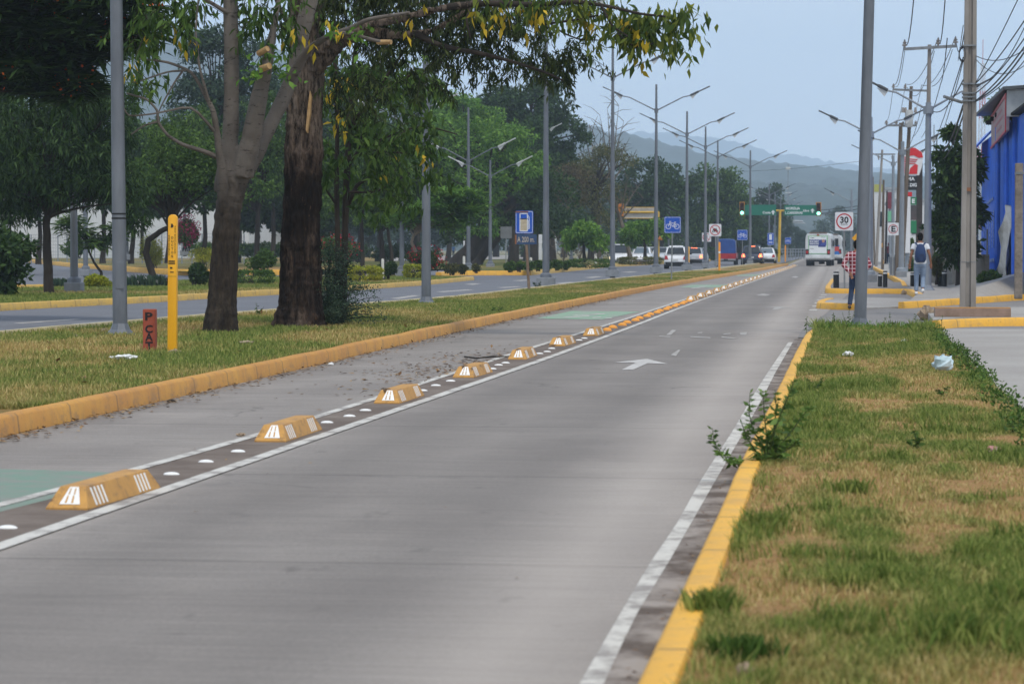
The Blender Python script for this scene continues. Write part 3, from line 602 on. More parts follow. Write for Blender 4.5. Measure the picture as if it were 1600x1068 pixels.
def bush(label, Y, px, py, rx, ry, mat, kind='dense', n=2600, L=.08, boxy=False, name='bush', cat='bush', group='shrubs and hedges', extra=None, base=None, stems=True, depth=None):
    s = Y / F; c = D(px, py, Y); RX, RZ = rx * s, ry * s; RY = depth or min(RX, 1.6); z0 = c.z - RZ if base is None else base
    o = thing(name, label, cat, (c.x, Y, z0), group)
    dv = rng.normal(0, 1, (n, 3)); dv /= np.linalg.norm(dv, axis=1)[:, None]
    if boxy: dv = np.sign(dv) * np.abs(dv) ** .45; dv /= np.abs(dv).max(1)[:, None] * .5 + np.linalg.norm(dv, axis=1)[:, None] * .45
    lump = 1 + .22 * (vn(dv[:, 0] * 3 + px, dv[:, 2] * 3 + dv[:, 1] * 2, .6, 3) - .5) * (0.5 if boxy else 2)
    rad = (.55 + .45 * rng.random(n) ** .4) * lump; off = dv * rad[:, None]
    if not boxy:
        K = 11; ce = rng.normal(0, 1, (K, 3)); ce /= np.linalg.norm(ce, axis=1)[:, None]; ce *= rng.uniform(.35, .72, (K, 1)); ce[:, 2] = ce[:, 2] * .8; w_ = rng.integers(0, K, n); off = ce[w_] + dv * rad[:, None] * rng.uniform(.34, .52, K)[w_][:, None]; off[:, 2] = np.maximum(off[:, 2], -.98)
    Pp = np.array(c) + off * np.array((RX, RY, RZ))
    leafmesh('foliage', [leaves(Pp, dv, L * (Y / 80) ** .4, {'dense': .6, 'fine': .35, 'willow': .2}[kind], -.1)], mat, o)
    if stems:
        sb = MB()
        for k in range(7): 
            a = Vector((c.x + random.uniform(-.5, .5) * RX * .6, Y + random.uniform(-.3, .3), z0 - .05)); b = Vector((c.x + random.uniform(-.9, .9) * RX * .7, Y + random.uniform(-.3, .3) * RY, c.z + RZ * random.uniform(-.2, .6)))
            sb.tube(bezier(a, a.lerp(b, .5) + Vector((0, 0, .1)), b, 4), [.03, .022, .015, .008], 5)
        sb.build('stem', bark_d, o)
    if extra:
        em, en, el = extra; vb = []
        for q in range(en):
            dv = Vector(rng.normal(0, 1, 3)); dv.normalize(); dv.y = -abs(dv.y); dv.z = dv.z * .9 + .15
            vb.append(clumpleaves(c + Vector((dv.x * RX * .8, dv.y * RY * .8, dv.z * RZ * .8)), (el * 3.2,) * 3, 12, el, .9, 0))
        leafmesh('blossom', vb, em, o)
    return o
def blade_plant(label, Y, px, py, w, h, n=260, mat=None, name='plant', fl=None):      # strap-leaved clump: w, h in picture pixels, foot at (px, py)
    s = Y / F; c = D(px, py, Y); o = thing(name, label, 'plant', tuple(c), 'strap leaved plants'); V = []
    for k in range(n):
        a = Vector((c.x + random.uniform(-.5, .5) * w * s, Y + random.uniform(-.4, .4), c.z)); hh = h * s * random.uniform(.6, 1.1); dx = Vector((random.uniform(-1, 1), random.uniform(-1, 1), 0)) * hh * .38
        wv = Vector((.02, .006, 0)); V += [a - wv, a + wv, a + dx * .4 + Vector((0, 0, hh * .75)) + wv * .7, a + dx + Vector((0, 0, hh))]
    leafmesh('leaf_clump', [np.array([v[:] for v in V])], mat or g_blue, o)
    if fl:
        vb = [clumpleaves(D(x, y, Y - .3), (.05, .05, .05), 20, .06, .8, 0) for x, y in fl]; leafmesh('flower', vb, flat('white_petals', C('#e6e2dc')), o)
    return o
# --- trees beyond the far carriageway, front to back
tree('tall dark tree with weeping narrow leaves and a straight forked trunk at the far kerb', 'tree', 76, [(77, 463), (74, 400), (73, 350), (76, 322)],
     [(70, 235, 95, 60), (25, 205, 70, 70), (130, 200, 70, 55), (175, 255, 52, 60), (15, 290, 45, 55), (110, 285, 60, 42), (200, 320, 26, 36), (160, 150, 80, 30)], 'willow', g_dark, 170, 190, 15, bark_d, size=1)
tree('small tree with a bent dark trunk leaning over the strap leaved plants', 'tree', 92, [(242, 445), (236, 420), (228, 395), (232, 375), (250, 362), (270, 352), (271, 330)],
     [(270, 270, 75, 36), (225, 300, 45, 24), (320, 285, 48, 44), (255, 225, 50, 32), (350, 250, 40, 50)], 'fine', g_mid, 120, 150, 11, bark_d, hollow=.3)
tree('thin dark tree standing on the lawn behind the yellow flowered bush', 'tree', 170, [(222, 392), (223, 300), (224, 240)], [(235, 235, 55, 45), (200, 220, 45, 40)], 'dense', g_mid, 40, 120, 5, bark_d)
tree('dark blue green tree rising behind the grey forked trunk', 'tree', 165, [(345, 415), (342, 330), (338, 220)], [(330, 110, 52, 62), (365, 160, 55, 70), (300, 170, 36, 50), (395, 100, 40, 60), (330, 60, 30, 25)], 'dense', g_blue, 90, 190, 12, bark_d, Ls=1.25)
tree('bright green tree between the two nearest trunks', 'tree', 130, [(400, 430), (402, 360), (405, 320)], [(395, 270, 50, 55), (420, 200, 42, 60), (300, 215, 60, 45), (255, 205, 40, 35)], 'broad', g_mid, 80, 150, 9, bark_d)
tree('feathery low tree beside the street lamp on the planted verge', 'tree', 105, [(158, 425), (147, 410), (140, 395), (137, 380)], [(150, 372, 32, 16), (120, 355, 26, 14), (175, 365, 20, 12)], 'feather', g_mid, 26, 60, 4, bark_d)
tree('dark leafy tree at the very edge of the far verge', 'tree', 72, [(-14, 470), (-18, 430), (-16, 390)], [(-12, 395, 52, 45), (0, 440, 30, 26)], 'dense', g_dark, 36, 170, 12, bark_d)
for i, (lab, Y, tr, cr, kd, mt, nc, nl, tw) in enumerate([
    ('slim dark trunked tree behind the yellow green hedge', 120, [(567, 433), (566, 380), (564, 340), (570, 318)], [(570, 285, 62, 40), (530, 300, 40, 35), (600, 245, 50, 45)], 'broad', g_mid, 80, 150, 7),
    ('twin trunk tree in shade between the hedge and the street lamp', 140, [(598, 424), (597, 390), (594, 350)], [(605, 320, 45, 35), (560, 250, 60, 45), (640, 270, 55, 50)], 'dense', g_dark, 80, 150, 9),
    ('leaning dark tree by the bougainvillea hedge', 135, [(614, 428), (612, 400), (606, 360), (603, 340)], [(600, 330, 40, 28), (625, 250, 40, 30), (580, 210, 60, 45)], 'broad', g_mid, 55, 130, 6),
    ('pale trunked flat topped tree with layered feathery leaves', 128, [(645, 414), (650, 395), (643, 378), (646, 368), (660, 358)], [(680, 325, 50, 10), (640, 342, 38, 9), (715, 305, 38, 12), (735, 322, 28, 10), (690, 345, 40, 9)], 'feather', g_light, 75, 75, 5.5),
    ('large light green tree arching over the park', 185, [(716, 412), (740, 385), (760, 350), (762, 310)], [(745, 280, 60, 38), (700, 250, 45, 36), (770, 220, 55, 34), (700, 210, 30, 30), (810, 260, 40, 26), (745, 345, 28, 30)], 'broad', g_light, 120, 150, 26),
    ('massive dark trunk tree spreading low over the park path', 200, [(735, 411), (765, 375), (800, 330), (820, 290)], [(800, 300, 70, 50), (860, 320, 50, 44), (745, 320, 45, 40), (720, 360, 30, 24)], 'dense', g_dark, 100, 150, 28),
    ('square trunked tree behind the blank sign back', 215, [(802, 411), (803, 370), (800, 320)], [(790, 260, 60, 48), (830, 230, 50, 44), (880, 350, 40, 30)], 'dense', g_dark, 80, 150, 16),
    ('tall dark tree crowning the wood behind the fuel sign', 240, [(830, 405), (832, 300), (830, 230)], [(830, 170, 68, 40), (870, 215, 48, 42), (780, 175, 48, 36), (760, 215, 40, 40), (850, 140, 36, 18), (885, 260, 32, 40)], 'dense', g_dark, 160, 170, 20),
    ('bright green rounded tree rising above its neighbours', 215, [(735, 405), (733, 300), (730, 220)], [(722, 170, 34, 24), (745, 195, 42, 30), (700, 190, 26, 24), (775, 240, 36, 30)], 'dense', g_light, 90, 150, 16),
    ('brown withering tree behind the dead shrubs', 225, [(862, 402), (860, 350), (865, 310)], [(835, 300, 50, 32), (880, 290, 40, 36), (800, 290, 36, 22)], 'fine', g_brown, 60, 150, 12),
    ('brown and olive tree with bare twigs on the verge', 230, [(925, 400), (926, 350), (930, 300)], [(930, 270, 36, 40), (960, 260, 30, 36), (905, 290, 32, 40), (945, 320, 34, 36)], 'fine', g_olive, 80, 120, 12),
    ('small bright green tree in front of the brown trees', 160, [(913, 402), (912, 385), (913, 370)], [(912, 362, 24, 14), (935, 375, 16, 12), (895, 372, 14, 12)], 'broad', g_light, 40, 110, 5),
    ('dark broad tree behind the white backed gantry', 300, [(1030, 402), (1030, 340), (1030, 310)], [(1010, 290, 42, 40), (1050, 285, 45, 30), (1040, 335, 50, 34), (985, 310, 30, 34)], 'dense', g_dark, 110, 140, 14),
    ('bright small tree behind the white hatchback', 190, [(1008, 400), (1008, 385), (1005, 370)], [(1000, 362, 22, 14), (1025, 356, 18, 13), (985, 372, 14, 12)], 'broad', g_light, 40, 110, 5),
    ('tall green tree above the pickup truck', 320, [(1115, 402), (1115, 340), (1112, 310)], [(1110, 290, 40, 26), (1145, 300, 32, 34), (1085, 320, 40, 34), (1120, 345, 50, 28)], 'dense', g_mid, 110, 140, 12),
    ('drooping dark pine near the traffic gantry', 330, [(1155, 402), (1153, 350), (1150, 320)], [(1148, 325, 22, 40), (1165, 345, 20, 34), (1140, 360, 30, 24)], 'willow', g_dark, 60, 140, 8),
    ('pointed tree standing above the left green board', 420, [(1205, 400), (1205, 350), (1205, 310)], [(1205, 305, 20, 14), (1200, 325, 30, 14), (1205, 340, 34, 16), (1185, 360, 28, 20)], 'dense', g_dark, 70, 120, 8)]):
    tree(lab, 'tree', Y, tr, cr, kd, mt, nc, nl, tw, bark_p if 'pale' in lab else bark_d, Ls=(Y / 120) ** .75, size=1)
for i, (lab, Y, px, by, w, h) in enumerate([('grey green cypress nearest the yellow signal mast', 400, 1232, 402, 13, 60), ('cypress second beyond the signal mast', 420, 1244, 401, 11, 52), ('cypress third beyond the signal mast, a little ragged', 440, 1254, 401, 11, 44), ('short cypress at the end of the row by the minibus', 460, 1264, 400, 10, 34), ('cypress standing behind the yellow signal mast', 410, 1220, 402, 12, 56)]):
    tree(lab, 'tree', Y, [(px, by + 1), (px, by - h * .4)], [(px, by - h * .45, w * .55, h * .5)], 'needle', g_blue, 26, 120, 4, bark_d, Ls=1.6, name='cypress', group='cypress trees', limbs=False, crf=1.0)
for i, (lab, Y, px, py, rx, ry, m_) in enumerate([('distant grey green tree mass beside the minibus', 620, 1292, 372, 26, 26, g_blue), ('distant tree group between the signal and the speed sign', 700, 1310, 362, 30, 34, g_blue), ('distant tree rising right of the speed sign', 640, 1345, 372, 26, 22, g_blue)]):
    tree(lab, 'tree', Y, [(px, 396), (px, py + 8)], [(px, py, rx, ry)], 'dense', m_, 50, 110, 6, bark_d, Ls=3, group='distant trees')
# filler rows far behind so that the wood closes under the crowns
for i in range(26):
    px = -40 + i * 48 + random.uniform(-14, 14); Y = random.uniform(330, 420); h = np.interp(px, [0, 400, 700, 900, 1000, 1200], [40, 110, 200, 150, 90, 60]) * random.uniform(.8, 1.15)
    if px < 430: h = random.uniform(28, 42) if px > 120 else 90
    if px < 430 and px > 300: h *= 1.6
    tree(['rounded tree in the wood behind the verge, clump %s' % w for w in ['one']][0] if False else 'tree deep in the far wood, its trunk hidden by nearer trees', 'tree', Y, [(px, 401), (px + 2, 401 - h * .4)], [(px, 398 - h * .55, 34, h * .5), (px + 16, 398 - h * .35, 30, h * .34)], 'dense', random.choice([g_dark, g_mid, g_dark, g_blue]), 60, 110, 9, bark_d, Ls=2.4, group='trees deep in the wood')
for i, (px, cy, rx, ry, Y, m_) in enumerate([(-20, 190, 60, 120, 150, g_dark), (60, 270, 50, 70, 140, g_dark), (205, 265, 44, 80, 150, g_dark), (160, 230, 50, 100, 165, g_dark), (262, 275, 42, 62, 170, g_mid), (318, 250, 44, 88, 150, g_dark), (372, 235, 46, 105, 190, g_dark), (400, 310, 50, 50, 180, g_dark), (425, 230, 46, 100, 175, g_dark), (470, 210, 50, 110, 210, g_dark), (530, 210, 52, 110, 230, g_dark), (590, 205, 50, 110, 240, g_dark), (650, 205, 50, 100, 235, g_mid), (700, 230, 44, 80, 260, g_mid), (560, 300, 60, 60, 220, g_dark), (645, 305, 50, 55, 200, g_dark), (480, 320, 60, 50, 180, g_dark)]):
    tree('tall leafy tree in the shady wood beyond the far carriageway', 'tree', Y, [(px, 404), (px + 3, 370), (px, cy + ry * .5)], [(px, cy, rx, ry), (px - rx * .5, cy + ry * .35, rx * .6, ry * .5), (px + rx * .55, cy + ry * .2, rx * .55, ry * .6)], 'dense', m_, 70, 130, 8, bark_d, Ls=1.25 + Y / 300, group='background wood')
# bare trees
def bare_tree(label, Y, trunk, tips, tw, m_=bark, seed=1, name='bare_tree', group='bare trees', n2=5, sp=.16):
    s = Y / F; pts = [D(x, y, Y) for x, y in trunk]; o = thing(name, label, 'bare tree', tuple(pts[0]), group); r0 = tw * s / 2; m = len(pts)
    MB().tube(pts, [r0 * (1.1 - .5 * i / m) for i in range(m)], 7).build('trunk', m_, o, smooth=True)
    br = MB()
    for x, y in tips:
        a = pts[-1].lerp(pts[max(0, m - 2)], random.random() * .6); b = D(x, y, Y) + Vector((0, random.uniform(-1.5, 1.5), 0)); q = bezier(a, a.lerp(b, .45) + Vector((0, 0, (b.z - a.z) * .12)), b, 7)
        br.tube(q, [r0 * (.5 - .44 * j / 6) for j in range(7)], 5)
        for k in range(n2):
            c = q[random.randint(2, 6)]; ln = (b - a).length * random.uniform(.15, .4); e = c + Vector((random.uniform(-1, 1), random.uniform(-.8, .8), random.uniform(.1, 1.2))).normalized() * ln
            br.tube([c, c.lerp(e, .5) + Vector((0, 0, ln * .08)), e], [r0 * sp, r0 * sp * .7, r0 * sp * .35], 4)
    br.build('branches', m_, o); return o
bare_tree('tall leafless tree with upswept twigs against the hill', 250, [(958, 402), (957, 330), (955, 270)], [(938, 180), (947, 168), (958, 160), (966, 165), (975, 190), (985, 215), (990, 240), (942, 215), (968, 230)], 7)
bare_tree('second leafless tree with thin twigs, left of the tall bare one', 245, [(935, 402), (933, 330), (930, 280)], [(912, 205), (920, 195), (930, 215), (940, 210), (905, 235), (948, 240)], 8)
bare_tree('leafless grey tree among the brown trees by the kerb', 200, [(985, 404), (975, 360), (965, 330)], [(1000, 285), (985, 270), (950, 280), (940, 300), (1005, 310)], 7, n2=8)
for i, (lab, px, by, w) in enumerate([('tangle of dead grey twigs at the verge, nearest the fuel sign', 880, 409, 20), ('tangle of dead grey twigs further along the verge', 935, 405, 24), ('low dead shrub between the two twig tangles', 905, 408, 16)]):
    bare_tree(lab, 165, [(px, by), (px + 1, by - 4)], [(px + w * u, by - 26 - 12 * random.random()) for u in (-1, -.7, -.3, 0, .3, .7, 1)], 2.5, bark, n2=12, name='dead_shrub', group='dead shrubs', sp=.3)
# hedges and shrubs
bush('rounded dark clipped bush beside the forked trunk', 92, 309, 427, 21, 18, g_dark, n=4200, L=.09)
bush('low dark hedge behind the forked trunk', 96, 395, 434, 32, 12, g_mid, n=3600, boxy=True, name='hedge', cat='hedge')
bush('dark green shrub above the low hedge between the trunks', 100, 408, 405, 25, 20, g_mid, n=3200)
bush('yellow green rounded hedge beside the foot of the street lamp', 88, 150, 441, 27, 16, g_yel, n=4600, name='hedge', cat='hedge')
bush('long yellow green clipped hedge behind the black banded post', 104, 567, 427, 31, 11, g_yel, n=4600, boxy=True, name='hedge', cat='hedge')
bush('short yellow green clipped hedge right of the street lamp base', 112, 648, 423, 17, 9, g_yel, n=3000, boxy=True, name='hedge', cat='hedge')
bush('dark rounded bush at the end of the yellow hedge', 108, 604, 420, 17, 14, g_dark, n=3000)
bush('dark shrub dotted with red flowers behind the grey lamp post', 124, 668, 405, 33, 17, g_dark, n=3800, extra=(f_red, 26, .09))
bush('red bougainvillea behind the dark twiggy bush', 110, 528, 388, 34, 24, g_mid, n=3200, extra=(f_red, 30, .1))
bush('tall bush covered in magenta bougainvillea behind the yellow marker post', 150, 290, 362, 22, 30, g_mid, n=4200, L=.12, extra=(f_pink, 90, .1))
bush('green shrub with yellow leaves at the back of the lawn', 152, 238, 392, 24, 26, g_yel, n=4000, L=.1, kind='fine')
bush('yellow leaved low shrub by the magenta bush', 150, 315, 398, 26, 16, g_yel, n=2600, L=.1, kind='fine')
bush('green shrub on the lawn by the white fence', 156, 118, 388, 26, 14, g_mid, n=2600, L=.12)
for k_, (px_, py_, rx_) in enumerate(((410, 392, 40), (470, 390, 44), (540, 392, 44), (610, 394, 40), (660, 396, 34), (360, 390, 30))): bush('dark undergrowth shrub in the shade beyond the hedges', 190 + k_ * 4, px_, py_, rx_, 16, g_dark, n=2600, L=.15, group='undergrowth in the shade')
bush('long shrub border along the fence of the white building', 190, 345, 392, 60, 14, g_mid, n=4200, L=.16, kind='fine')
bush('small low shrub at the foot of the fence', 180, 40, 388, 30, 16, g_olive, n=2400, L=.14)
bush('olive shrub in front of the white delineator post', 128, 705, 420, 13, 8, g_olive, n=1600)
bush('small olive shrub beside the leaning trunk', 130, 722, 420, 11, 7, g_olive, n=1400)
bush('small round shrub by the second lamp base', 134, 743, 418, 8, 7, g_olive, n=1200)
for k, (px, w) in enumerate([(797, 8), (812, 8), (826, 9), (841, 8), (856, 8), (870, 8), (884, 8)]):
    bush(['round green shrub first in the row above the yellow kerb', 'second round shrub in the row above the yellow kerb', 'third shrub of the row, left of the fuel sign post', 'shrub of the row directly behind the fuel sign post', 'fifth shrub of the row, behind the lamp post', 'sixth shrub of the row past the lamp post', 'last round shrub in the row above the kerb'][k], 140 + k, px, 416 - k * .6, w + 1, 8, g_mid, n=1300, L=.09)
bush('low green hedge on the roadside turf beyond the shrubs', 160, 922, 411, 34, 6, g_mid, n=2600, boxy=True, name='hedge', cat='hedge')
bush('brown low hedge in front of the oncoming white cars', 170, 1000, 407, 36, 5, g_olive, n=2600, boxy=True, name='hedge', cat='hedge')
bush('dark hedge behind the white hatchback and lamps', 300, 1085, 396, 60, 9, g_dark, n=3600, L=.14, boxy=True, name='hedge', cat='hedge')
bush('dark green bush beside the yellow mast foot', 260, 1190, 396, 30, 8, g_dark, n=2600, L=.16)
blade_plant('clump of strap leaves with white flowers under the bent tree', 90, 232, 453, 66, 24, 520, fl=[(214, 441), (205, 447), (245, 440), (228, 435)])
blade_plant('small clump of strap leaves between the dark trunk and the lamp', 88, 97, 454, 24, 20, 200)

# --- flame tree overhanging from outside the left edge
ft = tree('spreading flame tree with layered dark feathery foliage and orange blossoms', 'tree', 52, [(-260, 545), (-250, 350), (-200, 180), (-120, 80)],
     [(20, 40, 110, 42), (120, 60, 85, 34), (60, 118, 100, 26), (-60, 90, 90, 60), (190, 45, 48, 28), (20, -40, 170, 40), (150, 0, 110, 24), (-140, 20, 100, 80), (105, 140, 55, 16)], 'feather', g_dark, 300, 100, 46, bark_d, extra=(f_org, 34, .07), hollow=.2)

# --- the two big trunks on the median
def bigbark():
    t = NT('burnt_split_bark'); v = t.coord(); n1 = t.noise(1.6, 6, .75, v, (1.3, 1.3, .5)); n2 = t.noise(9, 6, .8, v, (1.6, 1.6, .22))
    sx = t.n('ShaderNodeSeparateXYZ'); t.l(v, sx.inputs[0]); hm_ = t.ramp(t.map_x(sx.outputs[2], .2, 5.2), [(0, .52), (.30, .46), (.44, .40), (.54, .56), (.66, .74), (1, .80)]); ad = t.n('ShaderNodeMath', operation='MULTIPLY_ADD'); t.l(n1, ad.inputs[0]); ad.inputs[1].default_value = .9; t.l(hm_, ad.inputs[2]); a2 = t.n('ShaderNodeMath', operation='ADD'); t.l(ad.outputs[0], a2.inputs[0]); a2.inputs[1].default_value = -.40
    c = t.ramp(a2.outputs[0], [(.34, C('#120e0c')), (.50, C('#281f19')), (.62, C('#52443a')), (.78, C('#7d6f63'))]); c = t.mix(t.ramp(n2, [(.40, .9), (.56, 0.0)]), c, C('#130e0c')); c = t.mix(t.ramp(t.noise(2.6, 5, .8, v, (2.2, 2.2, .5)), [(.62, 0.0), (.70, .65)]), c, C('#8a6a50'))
    t.base(c); t.b.inputs['Roughness'].default_value = .92; t.b.inputs['Specular IOR Level'].default_value = .15; t.bump(n2, 1.0, .06); return t.m
def greybark():
    t = NT('grey_ringed_bark'); v = t.coord(); n2 = t.noise(6, 6, .7, v, (1, 1, 3.5)); n1 = t.noise(1.3, 4, .6, v)
    sx = t.n('ShaderNodeSeparateXYZ'); t.l(v, sx.inputs[0])
    c = t.ramp(n1, [(.35, C('#7c756e')), (.65, C('#645d56'))]); c = t.mix(t.ramp(n2, [(.57, 0.0), (.66, .85)]), c, C('#2e2620'))
    rough = t.ramp(t.noise(11, 6, .8, v, (1, 1, .35)), [(.35, C('#1e1916')), (.65, C('#463d33'))])
    hgt = t.n('ShaderNodeMath', operation='MULTIPLY_ADD'); t.l(t.noise(2.2, 4, .6, v), hgt.inputs[0]); hgt.inputs[1].default_value = 1.6; t.l(sx.outputs[2], hgt.inputs[2])
    c = t.mix(t.ramp(t.map_x(hgt.outputs[0], 2.4, 3.9), [(0, 0.0), (1, 1.0)]), rough, c)
    t.base(c); t.b.inputs['Roughness'].default_value = .85; t.b.inputs['Specular IOR Level'].default_value = .2; t.bump(t.noise(24, 6, .8, v, (1, 1, .5)), .9, .04); return t.m
m_burnt, m_grey = bigbark(), greybark()
def limb(mb, Y, pts, n=10, wob=.02, sub=4, lump=0):       # pts: (px, py, width px, depth shift m)
    s = Y / F; q = []; r = []
    for i in range(len(pts) - 1):
        for k in range(sub):
            t = k / sub; a, b = pts[i], pts[i + 1]; q.append(D(a[0] + (b[0] - a[0]) * t, a[1] + (b[1] - a[1]) * t, Y + (a[3] + (b[3] - a[3]) * t)) + Vector((random.uniform(-1, 1), random.uniform(-1, 1), 0)) * wob * s * 10); r.append((a[2] + (b[2] - a[2]) * t) * s / 2 * random.uniform(.96, 1.05))
    a = pts[-1]; q.append(D(a[0], a[1], Y + a[3])); r.append(a[2] * s / 2); q = [q[0]] + [(q[i - 1] + q[i] * 2 + q[i + 1]) / 4 for i in range(1, len(q) - 1)] + [q[-1]]
    mb.tube(q, r, n); return q
from mathutils import noise as mnoise
def fused(mb, name, mat, parent, voxel, amp, seed=0, knots=()):
    me = mb.mesh('t'); o = bpy.data.objects.new('t', me); col.objects.link(o); r = o.modifiers.new('r', 'REMESH'); r.mode = 'VOXEL'; r.voxel_size = voxel; sm = o.modifiers.new('s', 'SMOOTH'); sm.iterations = 8; sm.factor = .6
    bpy.context.view_layer.update(); out = bpy.data.meshes.new_from_object(o.evaluated_get(bpy.context.evaluated_depsgraph_get())); bpy.data.objects.remove(o)
    co = np.array([v.co[:] for v in out.vertices]); nr = np.array([v.normal[:] for v in out.vertices]); d = np.zeros(len(co))
    for i, p in enumerate(co):
        q = Vector((p[0] * 5 + seed, p[1] * 5, p[2] * 1.1)); f = mnoise.noise(q) * .5 + abs(mnoise.noise(Vector((p[0] * 16, p[1] * 16 + seed, p[2] * 2.6)))) * -.9 + mnoise.noise(Vector((p[0] * 34, p[1] * 34, p[2] * 12))) * .22
        a = amp * (1.0 if p[2] < 2.3 else max(.12, 1 - (p[2] - 2.3) * .9)) if seed == 4 else amp; d[i] = f * a
        if p[2] < .55: ang = math.atan2(nr[i][1], nr[i][0]); d[i] += (.55 - p[2]) * .16 * (.5 + .5 * math.sin(ang * 5 + seed))
    co += nr * d[:, None]; out.vertices.foreach_set('co', co.astype(np.float32).ravel()); out.polygons.foreach_set('use_smooth', np.ones(len(out.polygons), bool)); out.update()
    return link(name, out, mat, parent)
def roughen(o, amp, freq=3.0, seed=0):
    me = o.data; co = np.array([v.co[:] for v in me.vertices]); nr = np.array([v.normal[:] for v in me.vertices])
    w = o.matrix_world.translation; d = (fb(co[:, 0] * 3 + co[:, 1] * 2, co[:, 2] * .55, 1 / freq, seed) - .5) * 2 * amp
    co += nr * d[:, None]; me.vertices.foreach_set('co', co.astype(np.float32).ravel()); me.update()
Y1 = 42.0
t1 = thing('tree', 'grey tree forking into three pale ringed limbs, nearest the yellow marker post', 'tree', tuple(P(346, 526, .13)), 'big median trees')
mb = MB(); limb(mb, Y1, [(346, 540, 57, 0), (346, 520, 52, 0), (347, 470, 48, 0), (351, 400, 44, 0), (357, 330, 42, 0), (366, 285, 44, 0), (376, 262, 38, 0), (378, 245, 24, 0)], 28, .01, 8)
limb(mb, Y1, [(352, 300, 38, 0), (356, 250, 32, .0), (361, 200, 26, -.1), (362, 100, 24, -.2), (360, 0, 23, -.2), (356, -110, 20, -.2), (340, -260, 15, 0)], 14)
limb(mb, Y1, [(378, 275, 40, -.05), (392, 220, 32, -.15), (403, 160, 29, -.25), (412, 120, 24, -.3), (418, 95, 20, -.3), (428, 40, 11, -.2), (440, -20, 8, 0), (450, -120, 6, 0)], 14)
limb(mb, Y1, [(385, 265, 34, .3), (412, 215, 25, .5), (440, 160, 24, .7), (458, 118, 24, .8), (470, 60, 26, .9), (482, 10, 27, .9), (500, -80, 24, .9), (520, -200, 18, .6)], 14)
o1 = fused(mb, 'trunk', m_grey, t1, .022, .035, 4); mb = MB()
limb(mb, Y1, [(455, 120, 20, .7), (480, 78, 13, .5), (515, 55, 10, .2), (545, 46, 9, .0), (575, 30, 7, -.2), (640, 20, 5, -.4)], 8); limb(mb, Y1, [(520, 54, 9, .1), (548, 52, 7, -.2), (572, 60, 6, -.45), (597, 66, 6, -.55)], 8)
limb(mb, Y1, [(352, 330, 26, -.1), (346, 260, 14, -.3), (340, 215, 11, -.4), (334, 175, 9, -.5), (322, 150, 7, -.5), (300, 112, 5, -.5), (262, 97, 4, -.5), (218, 92, 3, -.5)], 7)
limb(mb, Y1, [(346, 248, 9, -.3), (318, 236, 7, -.4), (285, 226, 6, -.5), (262, 212, 5, -.6), (247, 192, 5, -.6), (246, 172, 4, -.6), (230, 155, 3.5, -.6), (198, 146, 3, -.6)], 7)
limb(mb, Y1, [(246, 190, 3.5, -.6), (225, 196, 3, -.7), (205, 210, 2.5, -.7)], 5); limb(mb, Y1, [(290, 110, 4, -.5), (262, 112, 3, -.6), (215, 128, 2.5, -.7), (205, 129, 2, -.7)], 5)
limb(mb, Y1, [(285, 112, 4, -.5), (273, 128, 3, -.6), (255, 160, 2.5, -.6), (248, 175, 2, -.6)], 5); limb(mb, Y1, [(340, 210, 6, -.4), (300, 165, 4, -.8), (240, 178, 3, -.8), (200, 182, 2.5, -.8), (188, 158, 2, -.8)], 5)
limb(mb, Y1, [(330, 170, 5, -.5), (312, 110, 4, -.6), (305, 50, 3, -.6), (310, 0, 3, -.4)], 5); limb(mb, Y1, [(355, 20, 8, -.3), (330, 5, 6, -.5), (290, -20, 5, -.7)], 6)
limb(mb, Y1, [(470, 66, 14, .8), (455, 45, 10, .6), (440, 20, 8, .4), (420, -30, 6, .3)], 6)
mb.build('branches', m_grey, t1, smooth=True, sharp=70)
cb = MB(); cut = M('cut_wood', C('#b99a6c'), C('#96764c'), 6)
for a, b, r in (((404, 84), (418, 76), 6), ((408, 108), (421, 103), 7), ((590, 66), (611, 66), 5)):
    p0, p1 = D(*a, Y1 - .5), D(*b, Y1 - .62); cb.tube([p0, p1], [r * .008, r * .0076], 10)
cb.build('cut_stub', cut, t1)
Y2 = 45.2
t2 = thing('tree', 'thick tree with blackened split bark and a pale scar, right of the forked grey one', 'tree', tuple(P(468, 512, .13)), 'big median trees')
mb = MB(); limb(mb, Y2, [(467, 520, 92, 0), (467, 505, 80, 0), (469, 460, 70, 0), (470, 400, 66, 0), (471, 330, 62, 0), (474, 250, 62, 0), (476, 160, 61, 0), (478, 60, 58, 0), (482, -60, 52, 0), (490, -220, 40, 0)], 32, .01, 8)
